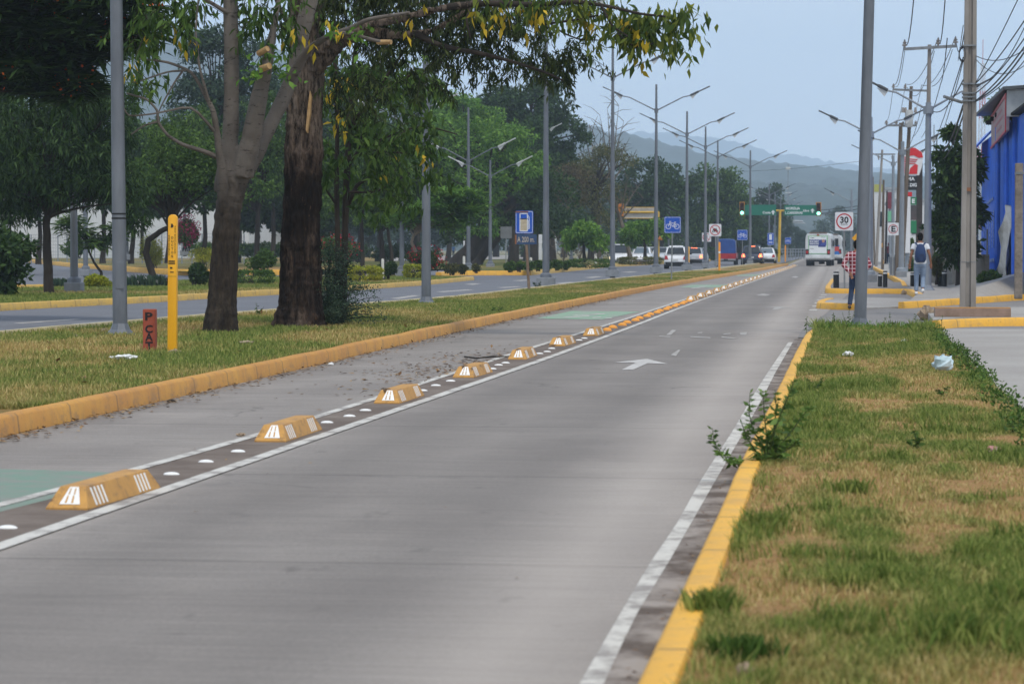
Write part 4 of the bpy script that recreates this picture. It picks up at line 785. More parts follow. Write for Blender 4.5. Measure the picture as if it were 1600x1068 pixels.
br2 = [[(486, 90, 26, -.3), (525, 60, 18, -.5), (572, 42, 16, -.6), (630, 28, 14, -.7), (700, 11, 12, -.8), (760, 5, 10, -1), (840, 8, 8, -1.1), (905, 2, 7, -1.2), (960, 12, 5, -1.3), (1000, 22, 4, -1.4), (1040, 26, 3, -1.4)],
       [(490, 110, 28, -.2), (530, 70, 20, -.4), (575, 50, 17, -.4), (625, 56, 16, -.4), (672, 50, 14, -.5), (712, 30, 11, -.5), (735, 12, 8, -.5), (770, -20, 6, -.5)],
       [(650, 52, 12, -.5), (678, 68, 9, -.6), (706, 76, 8, -.6), (745, 82, 7, -.7), (800, 96, 5, -.8), (850, 112, 4, -.8), (880, 126, 3, -.8)],
       [(850, 38, 4, -1.1), (880, 34, 4, -1.2), (905, 30, 3, -1.2), (935, 24, 3, -1.2)], [(858, 36, 3, -1.1), (880, 52, 2.5, -1.1), (905, 62, 2.5, -1.1), (934, 63, 2, -1.1)],
       [(965, 52, 3, -1.3), (985, 70, 2.5, -1.3), (1003, 76, 2.5, -1.3), (1024, 66, 2, -1.3)], [(940, 10, 4, -1.3), (955, 40, 3, -1.3), (985, 60, 2.5, -1.3)],
       [(740, 5, 6, -.9), (728, 30, 4, -1), (735, 60, 3, -1)], [(470, 30, 20, -.3), (440, -40, 16, -.6), (380, -140, 12, -1)], [(495, 20, 24, .2), (560, -80, 18, .4), (680, -180, 12, .5)]]
for b in br2[:2] + br2[8:]: limb(mb, Y2, b, 12)
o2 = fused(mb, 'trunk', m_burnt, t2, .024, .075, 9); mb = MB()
for b in br2[2:8]: limb(mb, Y2, b, 9)
limb(mb, Y2, [(700, 11, 12, -.8), (760, 5, 10, -1), (840, 8, 8, -1.1), (905, 2, 7, -1.2), (960, 12, 5, -1.3), (1000, 22, 4, -1.4), (1040, 26, 3, -1.4)], 9)
mb.build('branches', bark_d, t2, smooth=True, sharp=80)
sb = MB(); sc = [D(480.5, 208, Y2 - .33), D(485, 180, Y2 - .33), D(487, 152, Y2 - .32), D(484.5, 142, Y2 - .33), D(481, 170, Y2 - .34), D(478, 203, Y2 - .34)]
sb.add([v + Vector((0, -.03, 0)) for v in sc] + [v + Vector((0, .1, 0)) for v in sc], [tuple(range(6)), tuple(range(11, 5, -1))] + [(k, (k + 1) % 6, 6 + (k + 1) % 6, 6 + k) for k in range(6)])
sb.build('bare_wood_scar', cut, t2)
def twigs(parent, Y, lst, L, asp, droop, mat, nl=40, sag=.35, spread=.09, wood=bark_d, name='crown', dy=.7):
    """lst: hanging sprays: (px, py, rx, ry, count)"""
    s = Y / F; vs = []; tb = MB()
    for (cx, cy, rx, ry, cnt) in lst:
        for k in range(cnt):
            a = D(cx + random.uniform(-1, 1) * rx, cy - ry * random.uniform(-.2, 1), Y + random.uniform(-dy, dy)); ln = random.uniform(.3, .75)
            b = a + Vector((random.uniform(-.8, .9), random.uniform(-.5, .5), -sag - random.random() * .35)).normalized() * ln; mid = a.lerp(b, .5) + Vector((0, 0, ln * .12)); q = bezier(a, mid, b, 5)
            tb.tube(q, [.007, .006, .005, .004, .003], 3, cap=False)
            tt = rng.random(nl) ** .8; Q = np.array([v[:] for v in q]); pos = np.stack([np.interp(tt, np.linspace(0, 1, 5), Q[:, i]) for i in range(3)], 1) + rng.normal(0, spread * .4, (nl, 3))
            out = rng.normal(0, 1, (nl, 3)) * .4; vs.append(leaves(pos, out, L, asp, droop, 0, .7))
    return vs, tb
lv, tb = twigs(t2, Y2, [(620, -10, 150, 40, 80), (560, 60, 60, 40, 18), (640, 65, 60, 45, 30), (700, 80, 60, 50, 32), (760, 70, 50, 50, 24), (690, 25, 80, 35, 28), (650, 120, 45, 40, 14), (810, 50, 45, 30, 14), (855, 105, 40, 24, 20), (885, 85, 24, 26, 11), (780, 15, 90, 24, 26), (810, 105, 40, 26, 12), (560, 10, 70, 40, 30), (700, -80, 260, 70, 110), (420, -60, 160, 60, 70), (560, 150, 40, 40, 20), (850, -10, 60, 20, 16)],
      .135, .25, 1.4, g_dark, 34)
g_over = leafmat('dark_overhang_leaves', C('#1c2614'), C('#33421f'), C('#5a6636'), .3)  # dark olive leaf colours of the hanging sprays
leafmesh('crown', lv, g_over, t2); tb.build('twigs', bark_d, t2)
lv, tb = twigs(t2, Y2 - 1.1, [(1060, 22, 26, 22, 9), (1030, 26, 40, 22, 12), (985, 42, 30, 26, 12), (950, 20, 34, 26, 10), (915, 5, 40, 16, 9), (860, 2, 40, 16, 8), (810, 0, 50, 16, 10), (1000, 66, 22, 12, 5), (1055, 60, 14, 10, 3), (975, 55, 14, 16, 4)], .2, .36, 1.6, g_mid, 13, spread=.14, dy=.3)
leafmesh('crown_tips', lv, leafmat('yellowish_big_leaves', C('#2f421c'), C('#4d6428'), C('#8d9338'), .4), t2, 'sparse larger leaves at the branch tips')  # larger tip leaves, yellower in colour and more translucent
lv, _ = twigs(t2, Y2 - 1.15, [(835, 14, 18, 10, 4), (920, 18, 8, 8, 2), (955, 16, 10, 8, 2), (1000, 60, 16, 8, 3), (700, 15, 40, 10, 2), (790, 12, 20, 8, 2)], .17, .45, 1.8, f_yellow, 7, spread=.12, dy=.2)
leafmesh('yellow_leaves', lv, f_yellow, t2)
lv, tb = twigs(t1, Y1 - .3, [(255, 20, 40, 25, 14), (220, 60, 26, 30, 8), (300, 10, 30, 20, 8), (265, 60, 16, 30, 6), (215, 110, 14, 20, 4), (430, 60, 20, 30, 5), (350, -40, 140, 40, 50), (420, 20, 60, 30, 16)], .19, .3, 1.5, g_mid, 16, spread=.12)
leafmesh('crown', lv, g_mid, t1); tb.build('twigs', bark_d, t1)
lv, _ = twigs(t1, Y1 - .5, [(410, 105, 22, 12, 5), (425, 85, 12, 12, 3), (545, 40, 16, 8, 3)], .14, .5, .4, g_light, 12, spread=.12, dy=.1); leafmesh('fresh_shoots', lv, g_light, t1, 'bright young leaves sprouting at the cut stubs')
lv, _ = twigs(t1, Y1 - .5, [(268, 50, 16, 20, 3), (222, 95, 12, 14, 2), (468, 40, 12, 10, 2), (515, 30, 8, 10, 2)], .16, .35, 1.8, f_yellow, 6, spread=.1, dy=.1); leafmesh('yellow_leaves', lv, f_yellow, t1)
# slender two-stemmed tree behind, with drooping broad leaves
Y3 = 49
t3 = thing('tree', 'slender tree with two thin stems and hanging broad leaves behind the blackened trunk', 'tree', tuple(P(533, 501, .13)), 'trees')
mb = MB(); limb(mb, Y3, [(531, 505, 10, 0), (528, 400, 9, 0), (526, 300, 8, 0), (527, 200, 7, 0), (524, 100, 7, 0), (520, -20, 6, 0)], 7); limb(mb, Y3, [(535, 505, 13, .1), (538, 400, 11, .1), (541, 300, 11, .1), (546, 190, 9, .1), (552, 110, 8, .1), (560, 40, 6, .1), (566, -20, 5, 0)], 8)
for b in [[(546, 195, 8, .1), (570, 170, 6, 0), (600, 125, 5, -.2), (635, 75, 4, -.3)], [(548, 190, 6, .1), (590, 155, 5, .3), (640, 118, 4, .5)], [(540, 330, 8, .1), (556, 290, 6, .2), (580, 275, 5, .3), (610, 258, 4, .4)], [(545, 260, 5, 0), (565, 225, 4, -.2), (575, 222, 3, -.2)], [(526, 320, 5, 0), (512, 300, 4, -.3), (505, 285, 3, -.3)],
          [(545, 300, 5, 0), (590, 300, 4, .4), (640, 270, 3, .6)], [(548, 180, 5, 0), (575, 235, 3, 0), (640, 240, 3, 0)], [(546, 250, 5, 0), (600, 215, 4, .3), (660, 195, 3, .5), (715, 210, 2, .6)]]: limb(mb, Y3, b, 6)
mb.build('trunk', bark_d, t3, smooth=True)
lv, tb = twigs(t3, Y3, [(560, 110, 50, 50, 22), (620, 130, 50, 50, 24), (650, 140, 40, 36, 14), (600, 200, 60, 40, 26), (630, 215, 40, 40, 18), (560, 240, 50, 40, 20), (630, 270, 50, 30, 18), (590, 310, 40, 25, 14), (520, 160, 25, 50, 12), (520, 260, 20, 50, 8), (560, 20, 60, 40, 20)], .19, .38, 1.3, g_mid, 14, spread=.14, dy=1.4)
leafmesh('crown', lv, g_mid, t3); tb.build('twigs', bark_d, t3)
lv, _ = twigs(t3, Y3 - 1.2, [(510, 120, 10, 20, 3), (540, 190, 6, 12, 2), (512, 140, 6, 10, 2), (660, 250, 30, 30, 2)], .17, .38, 1.8, f_yellow, 6, spread=.1, dy=.2); leafmesh('yellow_leaves', lv, f_yellow, t3)
# dark twiggy bush at the foot of the blackened trunk
tb_ = thing('bush', 'dark twiggy bush with tiny leaves hugging the blackened trunk', 'bush', tuple(P(520, 508, .13)), None); mb = MB(); vs = []
for k in range(70):
    a = P(514 + random.uniform(-7, 7), 507, .13); e = D(random.gauss(528, 22), random.uniform(380, 505), 45.4 + random.uniform(-.5, .6))
    if k < 12: e = D(random.uniform(560, 606), random.uniform(440, 500), 45 + random.uniform(-.4, .4))
    q = bezier(a, Vector((a.x * .5 + e.x * .5, (a.y + e.y) / 2, max(a.z, e.z) * .9 + .1)), e, 8); mb.tube(q, [.014, .012, .01, .008, .007, .005, .004, .003], 4)
    Q = np.array([v[:] for v in q]); tt = .25 + .75 * rng.random(130); pos = np.stack([np.interp(tt, np.linspace(0, 1, 8), Q[:, i]) for i in range(3)], 1) + rng.normal(0, .055, (130, 3)); vs.append(leaves(pos, rng.normal(0, 1, (130, 3)), .045, .5, 0))
mb.build('branches', bark_d, tb_); leafmesh('foliage', vs, g_blue, tb_)

# --- right-hand trees
tree('dense dark green tree behind the concrete utility pole', 'tree', 92, [(1499, 447), (1499, 400), (1497, 360)], [(1488, 340, 28, 44), (1478, 285, 20, 34), (1500, 260, 24, 40), (1516, 335, 16, 48), (1491, 212, 10, 18), (1468, 352, 14, 18), (1500, 385, 24, 22), (1522, 275, 9, 30), (1482, 242, 14, 16)], 'broad', g_dark, 72, 110, 11, bark_d, hollow=.3, Ls=1.3)
bush('tall ivy covered hedge post beside the white column', 150, 1421, 400, 6, 28, g_mid, n=2200, L=.1, boxy=True, name='hedge', cat='hedge')
bush('tall dry green weeds along the fence by the bollards', 94, 1463, 418, 9, 24, g_olive, n=2600, L=.09, kind='fine')
bush('leafy green bush at the foot of the blue shutters', 84, 1544, 436, 17, 12, g_mid, n=1500, L=.13, kind='dense')
tw = tree('small tree top showing over the metal roof', 'tree', 114, [(1562, 430), (1562, 300), (1562, 190)], [(1568, 150, 8, 10), (1556, 165, 8, 10), (1545, 180, 6, 10)], 'broad', g_mid, 18, 60, 4, bark_d)
# ---------------------------------------------------------------- lane separators, studs, domes
def sep_mat():
    t = NT('painted_concrete_yellow'); v = t.coord()
    c = t.ramp(t.noise(4, 5, .7, v), [(.3, C('#c39246')), (.7, C('#a97c40'))]); oi = t.n('ShaderNodeObjectInfo'); v2 = t.n('ShaderNodeVectorMath', operation='ADD'); t.l(v, v2.inputs[0]); t.l(oi.outputs['Location'], v2.inputs[1]); c = t.mix(t.ramp(t.noise(8, 6, .8, v2.outputs[0]), [(.5, 0.0), (.66, .8)]), c, C('#755c40')); c = t.mix(t.ramp(t.noise(5, 4, .7, v2.outputs[0], (1, .4, 3)), [(.62, 0.0), (.68, .75)]), c, C('#2f2a26'))
    t.base(c); t.b.inputs['Roughness'].default_value = .65; t.bump(t.noise(45, 4, .7, v), .3, .004); return t.m
m_sep = sep_mat(); m_refl = flat('white_reflective_sheet', C('#e9e9e6'), .35)
def separator():                    # 1.42 long, 0.24 wide, 0.125 high, running along +y from its origin
    o = thing('lane_separator', '', 'lane separator'); mb = MB(); w, wt, h, L = .125, .075, .125, 1.42
    mb.loft([[(-w, 0, 0), (w, 0, 0), (w, 0, .012), (-w, 0, .012)], [(-w, .0, 0), (w, 0, 0), (w - .004, .012, .02), (-w + .004, .012, .02)],
             [(-w, .1, 0), (w, .1, 0), (wt, .115, h), (-wt, .115, h)], [(-w, L - .1, 0), (w, L - .1, 0), (wt, L - .115, h), (-wt, L - .115, h)],
             [(-w, L, 0), (w, L, 0), (w - .004, L - .012, .02), (-w + .004, L - .012, .02)]])
    mb.build('body', m_sep, o, bevel=.006, world=False)
    def on_front(x, t): return Vector((x * (w - .004 - (w - wt) * t * .95), .012 + .103 * t, .02 + (h - .02) * t))
    fr = MB()
    fr.panel([on_front(-.42, .08), on_front(.62, .08), on_front(.5, .95), on_front(-.18, .95)], .004)
    fr.build('end_reflector', m_refl, o, world=False)
    g = MB()                                     # gaps cut in the sheet
    for k in (-.12, .22): g.panel([on_front(k - .05, .14), on_front(k + .05, .14), on_front(k + .06, .5), on_front(k - .02, .5)], .006); g.panel([on_front(k, .56), on_front(k + .08, .56), on_front(k + .12, .88), on_front(k + .04, .88)], .006)
    g.build('reflector_gaps', m_sep, o, world=False)
    for y0 in (.17, L - .42):
        for side in (1, -1):
            sb = MB()
            for k in range(4):
                y = y0 + k * .065; a, b = Vector((w * side, y, 0)), Vector((wt * side, y, h))
                q = [a.lerp(b, .1), a.lerp(b, .1) + Vector((0, .024, 0)), a.lerp(b, .9) + Vector((0, .024, 0)), a.lerp(b, .9)]
                if side < 0: q = [q[1], q[0], q[3], q[2]]
                sb.panel(q, .003)
            sb.build('side_reflector', m_refl, o, world=False)
    return o
names = ['nearest to the camera, beside the green paint', 'second from the camera', 'third from the camera', 'fourth from the camera', 'fifth from the camera, by the leaf litter', 'sixth from the camera', 'seventh, chipped at its near end, just before the orange domes']
fsep = [P(x, y) for x, y in ((104, 797), (422, 691), (604, 631), (724, 590.5), (808, 562), (870, 541), (922, 525))]; ysep = [p.y for p in fsep]; proto_sep = separator()
def mid_x(y): return float(interp(Lw, y) * .55 + interp(Rw, y) * .45)
brk = []
for i, y in enumerate(ysep):
    o = proto_sep if i == 0 else copy_tree(proto_sep); dx = mid_x(y + 1.2) - mid_x(y)
    o.location = (fsep[i].x, y, .004); o.rotation_euler.z = -math.atan(dx / 1.2) + random.uniform(-.02, .02); o['label'] = 'orange concrete lane separator, ' + names[i]; brk.append(o) if i >= 2 else None; o['group'] = 'lane separators beside the cycle lane'
for i in range(28):
    y = P(1082, 470).y + i * 5.05; o = copy_tree(proto_sep); o.location = (mid_x(y) + .02, y, .004); o['group'] = 'distant lane separators beyond the domes'
    o['label'] = 'first lane separator beyond the row of orange domes' if i == 0 else 'second lane separator beyond the row of orange domes' if i == 1 else 'distant lane separator in the long row past the orange domes'
m_broken = M('broken_concrete', C('#4e3d2a'), C('#6f563a'), 14, .95)
for k, o in enumerate(brk):
    mb = MB(); mb.ball((-.035 + .01 * k, .20 + .03 * k, .118), (.045, .12 + .03 * k, .016), 9, 5); me_ = mb.build('broken_edge', m_broken, o, world=False).data
    for v_ in me_.vertices: v_.co.x += random.uniform(-.012, .012); v_.co.y += random.uniform(-.03, .03)
m_dome = M('orange_dome_paint', C('#f0a63a'), C('#d9903a'), 9, .5)
mb = MB(); mb.ball((0, 0, 0), (.088, .07, .06), 14, 6, half=True); dome = mb.build('lane_dome', m_dome, smooth=True)
for i in range(17):
    y = P(944, 517).y + i * 1.62; o = dome if i == 0 else dome.copy()
    if i: col.objects.link(o)
    o.location = (mid_x(y) + .05 + .02 * (-1) ** i, y, .004); tag(o, 'orange dome nearest the camera, right after the chipped separator' if i == 0 else 'low orange dome in the row between two lane separators', 'lane dome', 'orange lane domes')
mb = MB(); mb.ball((0, 0, 0), (.056, .038, .018), 14, 5, half=True); stud = mb.build('road_stud', m_refl, bevel=.007)
st = [(12, 825), (268, 741), (322, 721.5), (372, 705.5), (511, 660), (546, 650), (571, 641), (660, 610), (681, 602), (704, 595), (769, 576), (779, 570), (790, 566.6), (843, 552), (855, 549), (862, 544), (905, 531), (913, 528)]
sl = ['white road stud before the nearest lane separator'] + ['white road stud in the trio between the first and second separators'] * 3 + ['white road stud in the trio between the second and third separators'] * 3 + ['white road stud in the trio between the third and fourth separators'] * 3 + ['white road stud in the trio between the fourth and fifth separators'] * 3 + ['white road stud in the trio between the fifth and sixth separators'] * 3 + ['white road stud in the pair before the chipped separator'] * 2
for i, (x, y) in enumerate(st):
    o = stud if i == 0 else stud.copy()
    if i: col.objects.link(o)
    p = P(x, y + 1); o.location = (p.x, p.y, .004); tag(o, sl[i], 'road stud', 'white studs ' + sl[i][10:])

# ---------------------------------------------------------------- street lamps
m_steel = M('grey_lamp_steel', C('#757a81'), C('#5d6269'), 2.2, .5, .3, spec=.5, bump=.15, bscale=9, stretch=(1, 1, .25)); m_steel2 = M('pale_lamp_steel', C('#8d949b'), C('#7f868e'), 1.5, .5, .3)
m_lum = flat('dark_luminaire', C('#4b4f53'), .5); m_lumw = flat('white_luminaire', C('#c9cbca'), .4); m_plinth = M('lamp_plinth_concrete', C('#8c9094'), C('#7a7e82'), 3, .8)
def lamp(label, px, py, top, joint, Y=None, z=.13, r=(.105, .05), arms=(1, -1), span=2.9, rise=1.3, base='plinth', group='double armed lamps', lean=0.0, zbase=None, hide_arm=False, headw=m_lum, headlen=1.1, plinth=None, mat=None, name='street_lamp', up=1.4):
    b = P(px, py, z) if Y is None else Vector((D(px, py, Y).x, Y, D(px, py, Y).z if zbase is None else zbase)); Y = b.y; H = D(px, top, Y).z; J = D(px, joint, Y).z if joint is not None else H - up
    o = thing(name, label, 'street lamp', tuple(b), group); mat = mat or m_steel; mb = MB(); dx = lean * (H - b.z)
    mb.tube([b + Vector((0, 0, -.1)), b + Vector((dx * .3, 0, (H - b.z) * .3)), Vector((b.x + dx, Y, H))], [r[0], r[0] * .7 + r[1] * .3, r[1]], 14); mb.build('pole', mat, o, smooth=True)
    if base == 'plinth':
        q = plinth or .5; mb = MB(); mb.box(b + Vector((0, 0, .13)), (q, q, .32)); mb.build('plinth', m_plinth, o, bevel=.02)
        mb = MB(); mb.tube([b + Vector((0, 0, .28)), b + Vector((0, 0, .4)), b + Vector((0, 0, .46))], [r[0] * 1.75, r[0] * 1.6, r[0] * 1.05], 12); mb.build('collar', mat, o, smooth=True)
    else:
        mb = MB(); mb.tube([b + Vector((0, 0, -.05)), b + Vector((0, 0, .03)), b + Vector((0, 0, .09)), b + Vector((0, 0, .18))], [r[0] * 2.0, r[0] * 1.9, r[0] * 1.35, r[0] * 1.05], 8); mb.build('base_flange', mat, o)
    if arms:
        jb = Vector((b.x + dx * (J - b.z) / (H - b.z), Y, J)); mb = MB(); mb.tube([jb + Vector((0, 0, -.12)), jb + Vector((0, 0, .12))], r[1] * 1.9, 10); mb.build('clamp', mat, o)
        for sgn in arms:
            e = jb + Vector((sgn * span * .63, 0, rise * .62)); k = jb + Vector((sgn * span * .5, 0, rise * .56))
            mb = MB(); mb.tube([jb, jb.lerp(k, .5), k, e + Vector((sgn * .02, 0, 0))], [.035, .032, .03, .028], 8); mb.build('arm', mat, o, smooth=True)
            tip = jb + Vector((sgn * span, 0, rise)); dv = (tip - e); a = math.atan2(dv.z, abs(dv.x)); mt = Matrix.Rotation(-a * sgn, 3, 'Y')
            mb = MB(); mb.box(e.lerp(tip, .5), (dv.length, .30, .05), mat=mt); mb.box(e.lerp(tip, .22), (dv.length * .4, .26, .1), mat=mt)
            hd = mb.build('lamp_head', headw, o, bevel=.012)
            mb = MB(); q = e.lerp(tip, .04); mb.prism([(q.x - sgn * .05, q.z - .02), (q.x + sgn * .30, q.z + .06), (q.x + sgn * .08, q.z - .2)], 'y', Y - .09, Y + .09); mb.build('lens', m_lumw, hd, world=False) if False else mb.build('lens', m_lumw, o)
    return o
L0 = lamp('thick grey lamp post with two black straps, nearest on the median', 188, 523, -560, None, r=(.118, .075), base='flange', group=None, arms=(1, -1), lean=-.007)
b0 = P(188, 523, .13); Y = b0.y; mb = MB()
for y in (334, 341): mb.tube([D(183.5, y, Y) + Vector((0, 0, -.012)), D(183.5, y, Y) + Vector((0, 0, .012))], .114, 16)
mb.v = [(v[0] + .022, v[1], v[2]) for v in mb.v]; mb.build('strap', flat('black_rubber', C('#17181a'), .7), L0)
mb = MB(); hx = b0.x + .03
mb.box((hx, Y - .112, 1.06), (.13, .012, .42)); mb.build('inspection_hatch', m_steel, L0, bevel=.004)
lamp('grey lamp post behind the hanging leaves, second on the median', 666, 475, -90, None, r=(.12, .06), base='flange', group=None)
specs = [(853, 446, 6, 38, 'street lamp just right of the fuel sign, its top among the leaves'), (957, 431, 70, 122, 'fully visible street lamp left of the round topped bare tree'), (1025, 425.5, 132, 173, 'street lamp left of the first bicycle sign'),
         (1073, 421, 174, 210, 'street lamp behind the white hatchback'), (1102, 417.5, 198, 230, 'street lamp between the no motorcycles signs'), (1121, 414.5, 219, 246, 'street lamp beside the red pickup truck'), (1172, 413, 235, 261, 'street lamp in front of the dark blue car')]
for px, py, tp, jt, lab in specs: lamp(lab, px, py, tp, jt, r=(.13, .055), group='lamps along the median', plinth=.62 if px < 1100 else .5)
for i, (px, Y, tp, jt) in enumerate([(1203, 300, 288, 305), (1212, 350, 300, 314), (1221, 400, 307, 320), (1230, 470, 315, 326)]):
    lamp('distant median lamp standing above the left green board' if i < 2 else 'distant median lamp behind the gap of the green boards', px, 0, tp, jt, Y=Y, zbase=0, r=(.12, .06), group='distant median lamps above the left board' if i < 2 else 'distant median lamps behind the boards')
# lamps on the verge beyond the far carriageway
for px, py, tp, jt, arms, lab, Y in [(116, 456, -40, None, (1,), 'grey lamp post with round collar beside the yellow green hedge', None), (134, 430, -30, None, (1,), 'thin grey lamp post on the far side of the slip road', None), (628, 430, 150, 190, (1, -1), 'lamp post with square plinth behind the bright feathery tree', None),
                                     (732, 423, 168, 252, (1, -1), 'lamp post rising out of the bright green rounded tree', None), (289, 398, 250, None, (), 'grey post beside the magenta bougainvillea', 160), (194 + 4, 405, 280, None, (), 'thin distant post behind the slip road', 150),
                                     (766, 419, 250, 276, (1, -1), 'thin lamp post left of the blank sign back', None), (826, 412, 186, 218, (1, -1), 'double armed lamp directly above the fuel sign', None), (893, 409, 218, 246, (1, -1), 'double armed lamp between the brown trees', None), (938, 406, 245, 262, (1, -1), 'lamp just left of the tall bare tree', None),
                                     (978, 404, 262, 275, (1, -1), 'lamp behind the bare tree near the white gantry', None), (1010, 402.5, 285, 300, (1, -1), 'lamp behind the white gantry boards', None), (1045, 401, 292, 303, (1, -1), 'lamp above the first bicycle sign', None), (1092, 400, 296, 308, (1, -1), 'lamp behind the dark trees over the small white cars', None), (1105, 399, 300, 310, (1, -1), 'slim lamp over the red pickup', None), (1130, 399, 306, 316, (1, -1), 'slim lamp left of the second bicycle sign', None), (1158, 398.5, 310, 320, (1, -1), 'slim lamp right beside the second bicycle sign', None)]:
    lamp(lab, px, py, tp, jt, Y=Y, r=(.125, .06), z=.15, arms=arms, group='lamps on the far verge' if arms == (1, -1) else None, headw=m_lumw, span=2.7)
# right-hand side lamps
lamp('large grey lamp post rising from the end of the grass verge', 1343.5, 513, -560, None, r=(.105, .07), base='flange', lean=.024, arms=(1, -1), group=None, z=.13)
lamp('lamp post behind the man in the checked shirt', 1359.5, 440, 183, 210, r=(.125, .07), arms=(-1, 1), span=2.05, rise=.95, group=None, mat=m_steel2, base='plinth', plinth=.55, headw=m_lum)
lamp('lamp post beside the young man with the rucksack', 1449, 454, 160, 172, r=(.13, .085), arms=(-1, 1), span=2.0, rise=1.0, group=None, mat=m_steel2, base='flange')
lamp('lamp post right of the square parking sign', 1408, 433.5, 221, 238, r=(.13, .08), arms=(-1, 1), span=2.0, rise=1.0, group=None, mat=m_steel2, lean=.006)
lamp('slender lamp post behind the parking sign', 1397, 0, 243, 256, Y=170, zbase=.15, r=(.12, .08), arms=(-1, 1), span=2.6, rise=1.2, group=None, mat=m_steel2)
lamp('lamp post right of the minibus, above the thirty sign', 1332, 0, 296, 316, Y=230, zbase=.1, r=(.12, .08), arms=(-1, 1), span=2.3, rise=1.2, group=None, mat=m_steel2)

# ---------------------------------------------------------------- posts and signs
m_black = flat('black_lettering', C('#16171a'), .6); m_yelp = M('yellow_marker_plastic', C('#f2b21c'), C('#e8a61e'), 1.2, .4, spec=.5)
def marker(label, px, py, top, z=.13, w=.058, text=True):
    b = P(px, py, z); H = D(px, top, b.y).z - z; o = thing('marker_post', label, 'marker post', tuple(b), None); o.rotation_euler.y = .009
    mb = MB(); n = 14; prof = [(-w, 0), (w, 0), (w, H - w)] + [(w * math.cos(a), H - w + w * math.sin(a)) for a in [math.pi * k / n for k in range(1, n)]] + [(-w, H - w)]
    mb.prism([(x, y) for x, y in prof], 'y', -.045, .045); mb.build('post', m_yelp, o, bevel=.012, world=False, smooth=True, sharp=50)
    if text:
        mb = MB(); rt = Matrix.Rotation(-math.pi / 2, 3, 'Y')
        for k, ch in enumerate('DUCTOS'): mb.text(ch, .026, .030, (.004, -.047, H - .30 - k * .048), bold=.02)
        mb.build('lettering', m_black, o, world=False)
        mb = MB(); mb.text('NO EXCAVAR', .36, .016, (.040, -.047, H - .33), rot=Matrix.Rotation(math.pi / 2, 3, 'Y'), bold=.01); mb.text('PELIGRO', .26, .016, (-.040, -.047, H - .40), rot=Matrix.Rotation(math.pi / 2, 3, 'Y'), bold=.01); mb.build('small_lettering', m_black, o, world=False)
        mb = MB(); mb.prism([(-.02, H - .17), (.005, H - .17), (.022, H - .145), (.008, H - .14), (.012, H - .12), (-.006, H - .125), (-.018, H - .115), (-.012, H - .14)], 'y', -.049, -.043); mb.build('emblem', m_black, o, world=False)
        mb = MB()
        for k in range(3): mb.box((-.004, -.047, H - .60 - k * .018), (.085, .004, .009))
        mb.box((-.01, -.047, H - .69), (.03, .004, .02)); mb.box((.0, -.047, H - .745), (.045, .004, .012)); mb.box((0, -.046, H - .80), (.112, .004, .003)); mb.build('fine_print', m_black, o, world=False)
    return o
marker('tall yellow pipeline marker post lettered with black capitals', 269.5, 551, 335)
def slimpost(label, px, py, top, mat, w, cat='marker post', z=.13, band=None, name='marker_post', group=None):
    b = P(px, py, z); H = D(px, top, b.y).z - z; o = thing(name, label, cat, tuple(b), group); s = b.y / F; r = w * s / 2
    mb = MB(); mb.tube([(0, 0, -.05), (0, 0, H - r), (0, 0, H - r * .3), (0, 0, H)], [r, r, r * .8, r * .3], 10); mb.build('post', mat, o, world=False, smooth=True)
    if band:
        for z0, z1, mt in band: mb = MB(); mb.tube([(0, 0, H * z0), (0, 0, H * z1)], r * 1.04, 10); mb.build('band', mt, o, world=False, smooth=True)
    return o
m_or = M('orange_post_plastic', C('#f0a01e'), C('#e0901c'), 2, .45); m_wp = M('white_post_paint', C('#d8d6cf'), C('#bdbab2'), 5, .7)
slimpost('slim yellow marker post beside the lamp behind the white hatchback', 1076, 421, 385, m_yelp, 2.6); slimpost('orange marker post with a white ring beside the pickup truck', 1124, 424, 378, m_or, 3.3, band=[(.62, .68, m_refl)]); slimpost('orange marker post standing left of the third bicycle sign', 1227, 408, 383, m_or, 2.2)
for px, py, tp, lab in [(598, 438, 404, 'white delineator post with a dark foot before the yellow hedge'), (725, 417, 400, 'white delineator post beside the leaning trunk'), (829.5, 416.5, 402, 'white delineator post between the shrubs by the fuel sign'), (903, 410, 401, 'short white delineator post near the dead shrubs'), (930.5, 413.5, 396, 'white delineator post right of the dead shrubs'), (988, 411, 403, 'white delineator post by the oncoming cars'), (1061, 398, 371, 'white post standing above the white hatchback')]:
    slimpost(lab, px, py, tp, m_wp, 4.2 if px > 700 else 4.6, 'delineator post', .15, [(0, .12, m_black), (.42, .46, m_black)] if px < 600 else None, 'delineator_post', None)
# brick red concrete stub lettered P CAT
b = P(234.5, 548, .13); s = b.y / F; o = thing('marker_stub', 'short brick red concrete stub with black stencilled letters', 'marker post', tuple(b)); H = 67 * s; w = 20 * s
mb = MB(); mb.box((0, 0, H / 2 - .03), (w, w, H + .06), rz=.1); mb.build('post', M('brick_red_paint', C('#a3523c'), C('#8d4535'), 6, .85, bump=.4), o, bevel=.012, world=False)
mb = MB(); rz = Matrix.Rotation(.1, 3, 'Z')
for ch, f in (('P', .83), ('C', .53), ('A', .34), ('T', .13)): mb.text(ch, .10, .105, rz @ Vector((-.0, -w / 2 - .001, H * f)), rot=rz, bold=.03)
mb.build('lettering', m_black, o, world=False)
mb = MB()
for f in (.5, .3): mb.text('C', .02, .07, rz @ Vector((w / 2 + .001, -.04, H * f)), rot=rz @ Matrix.Rotation(math.pi / 2, 3, 'Z'), bold=.02)
mb.build('side_lettering', m_black, o, world=False)
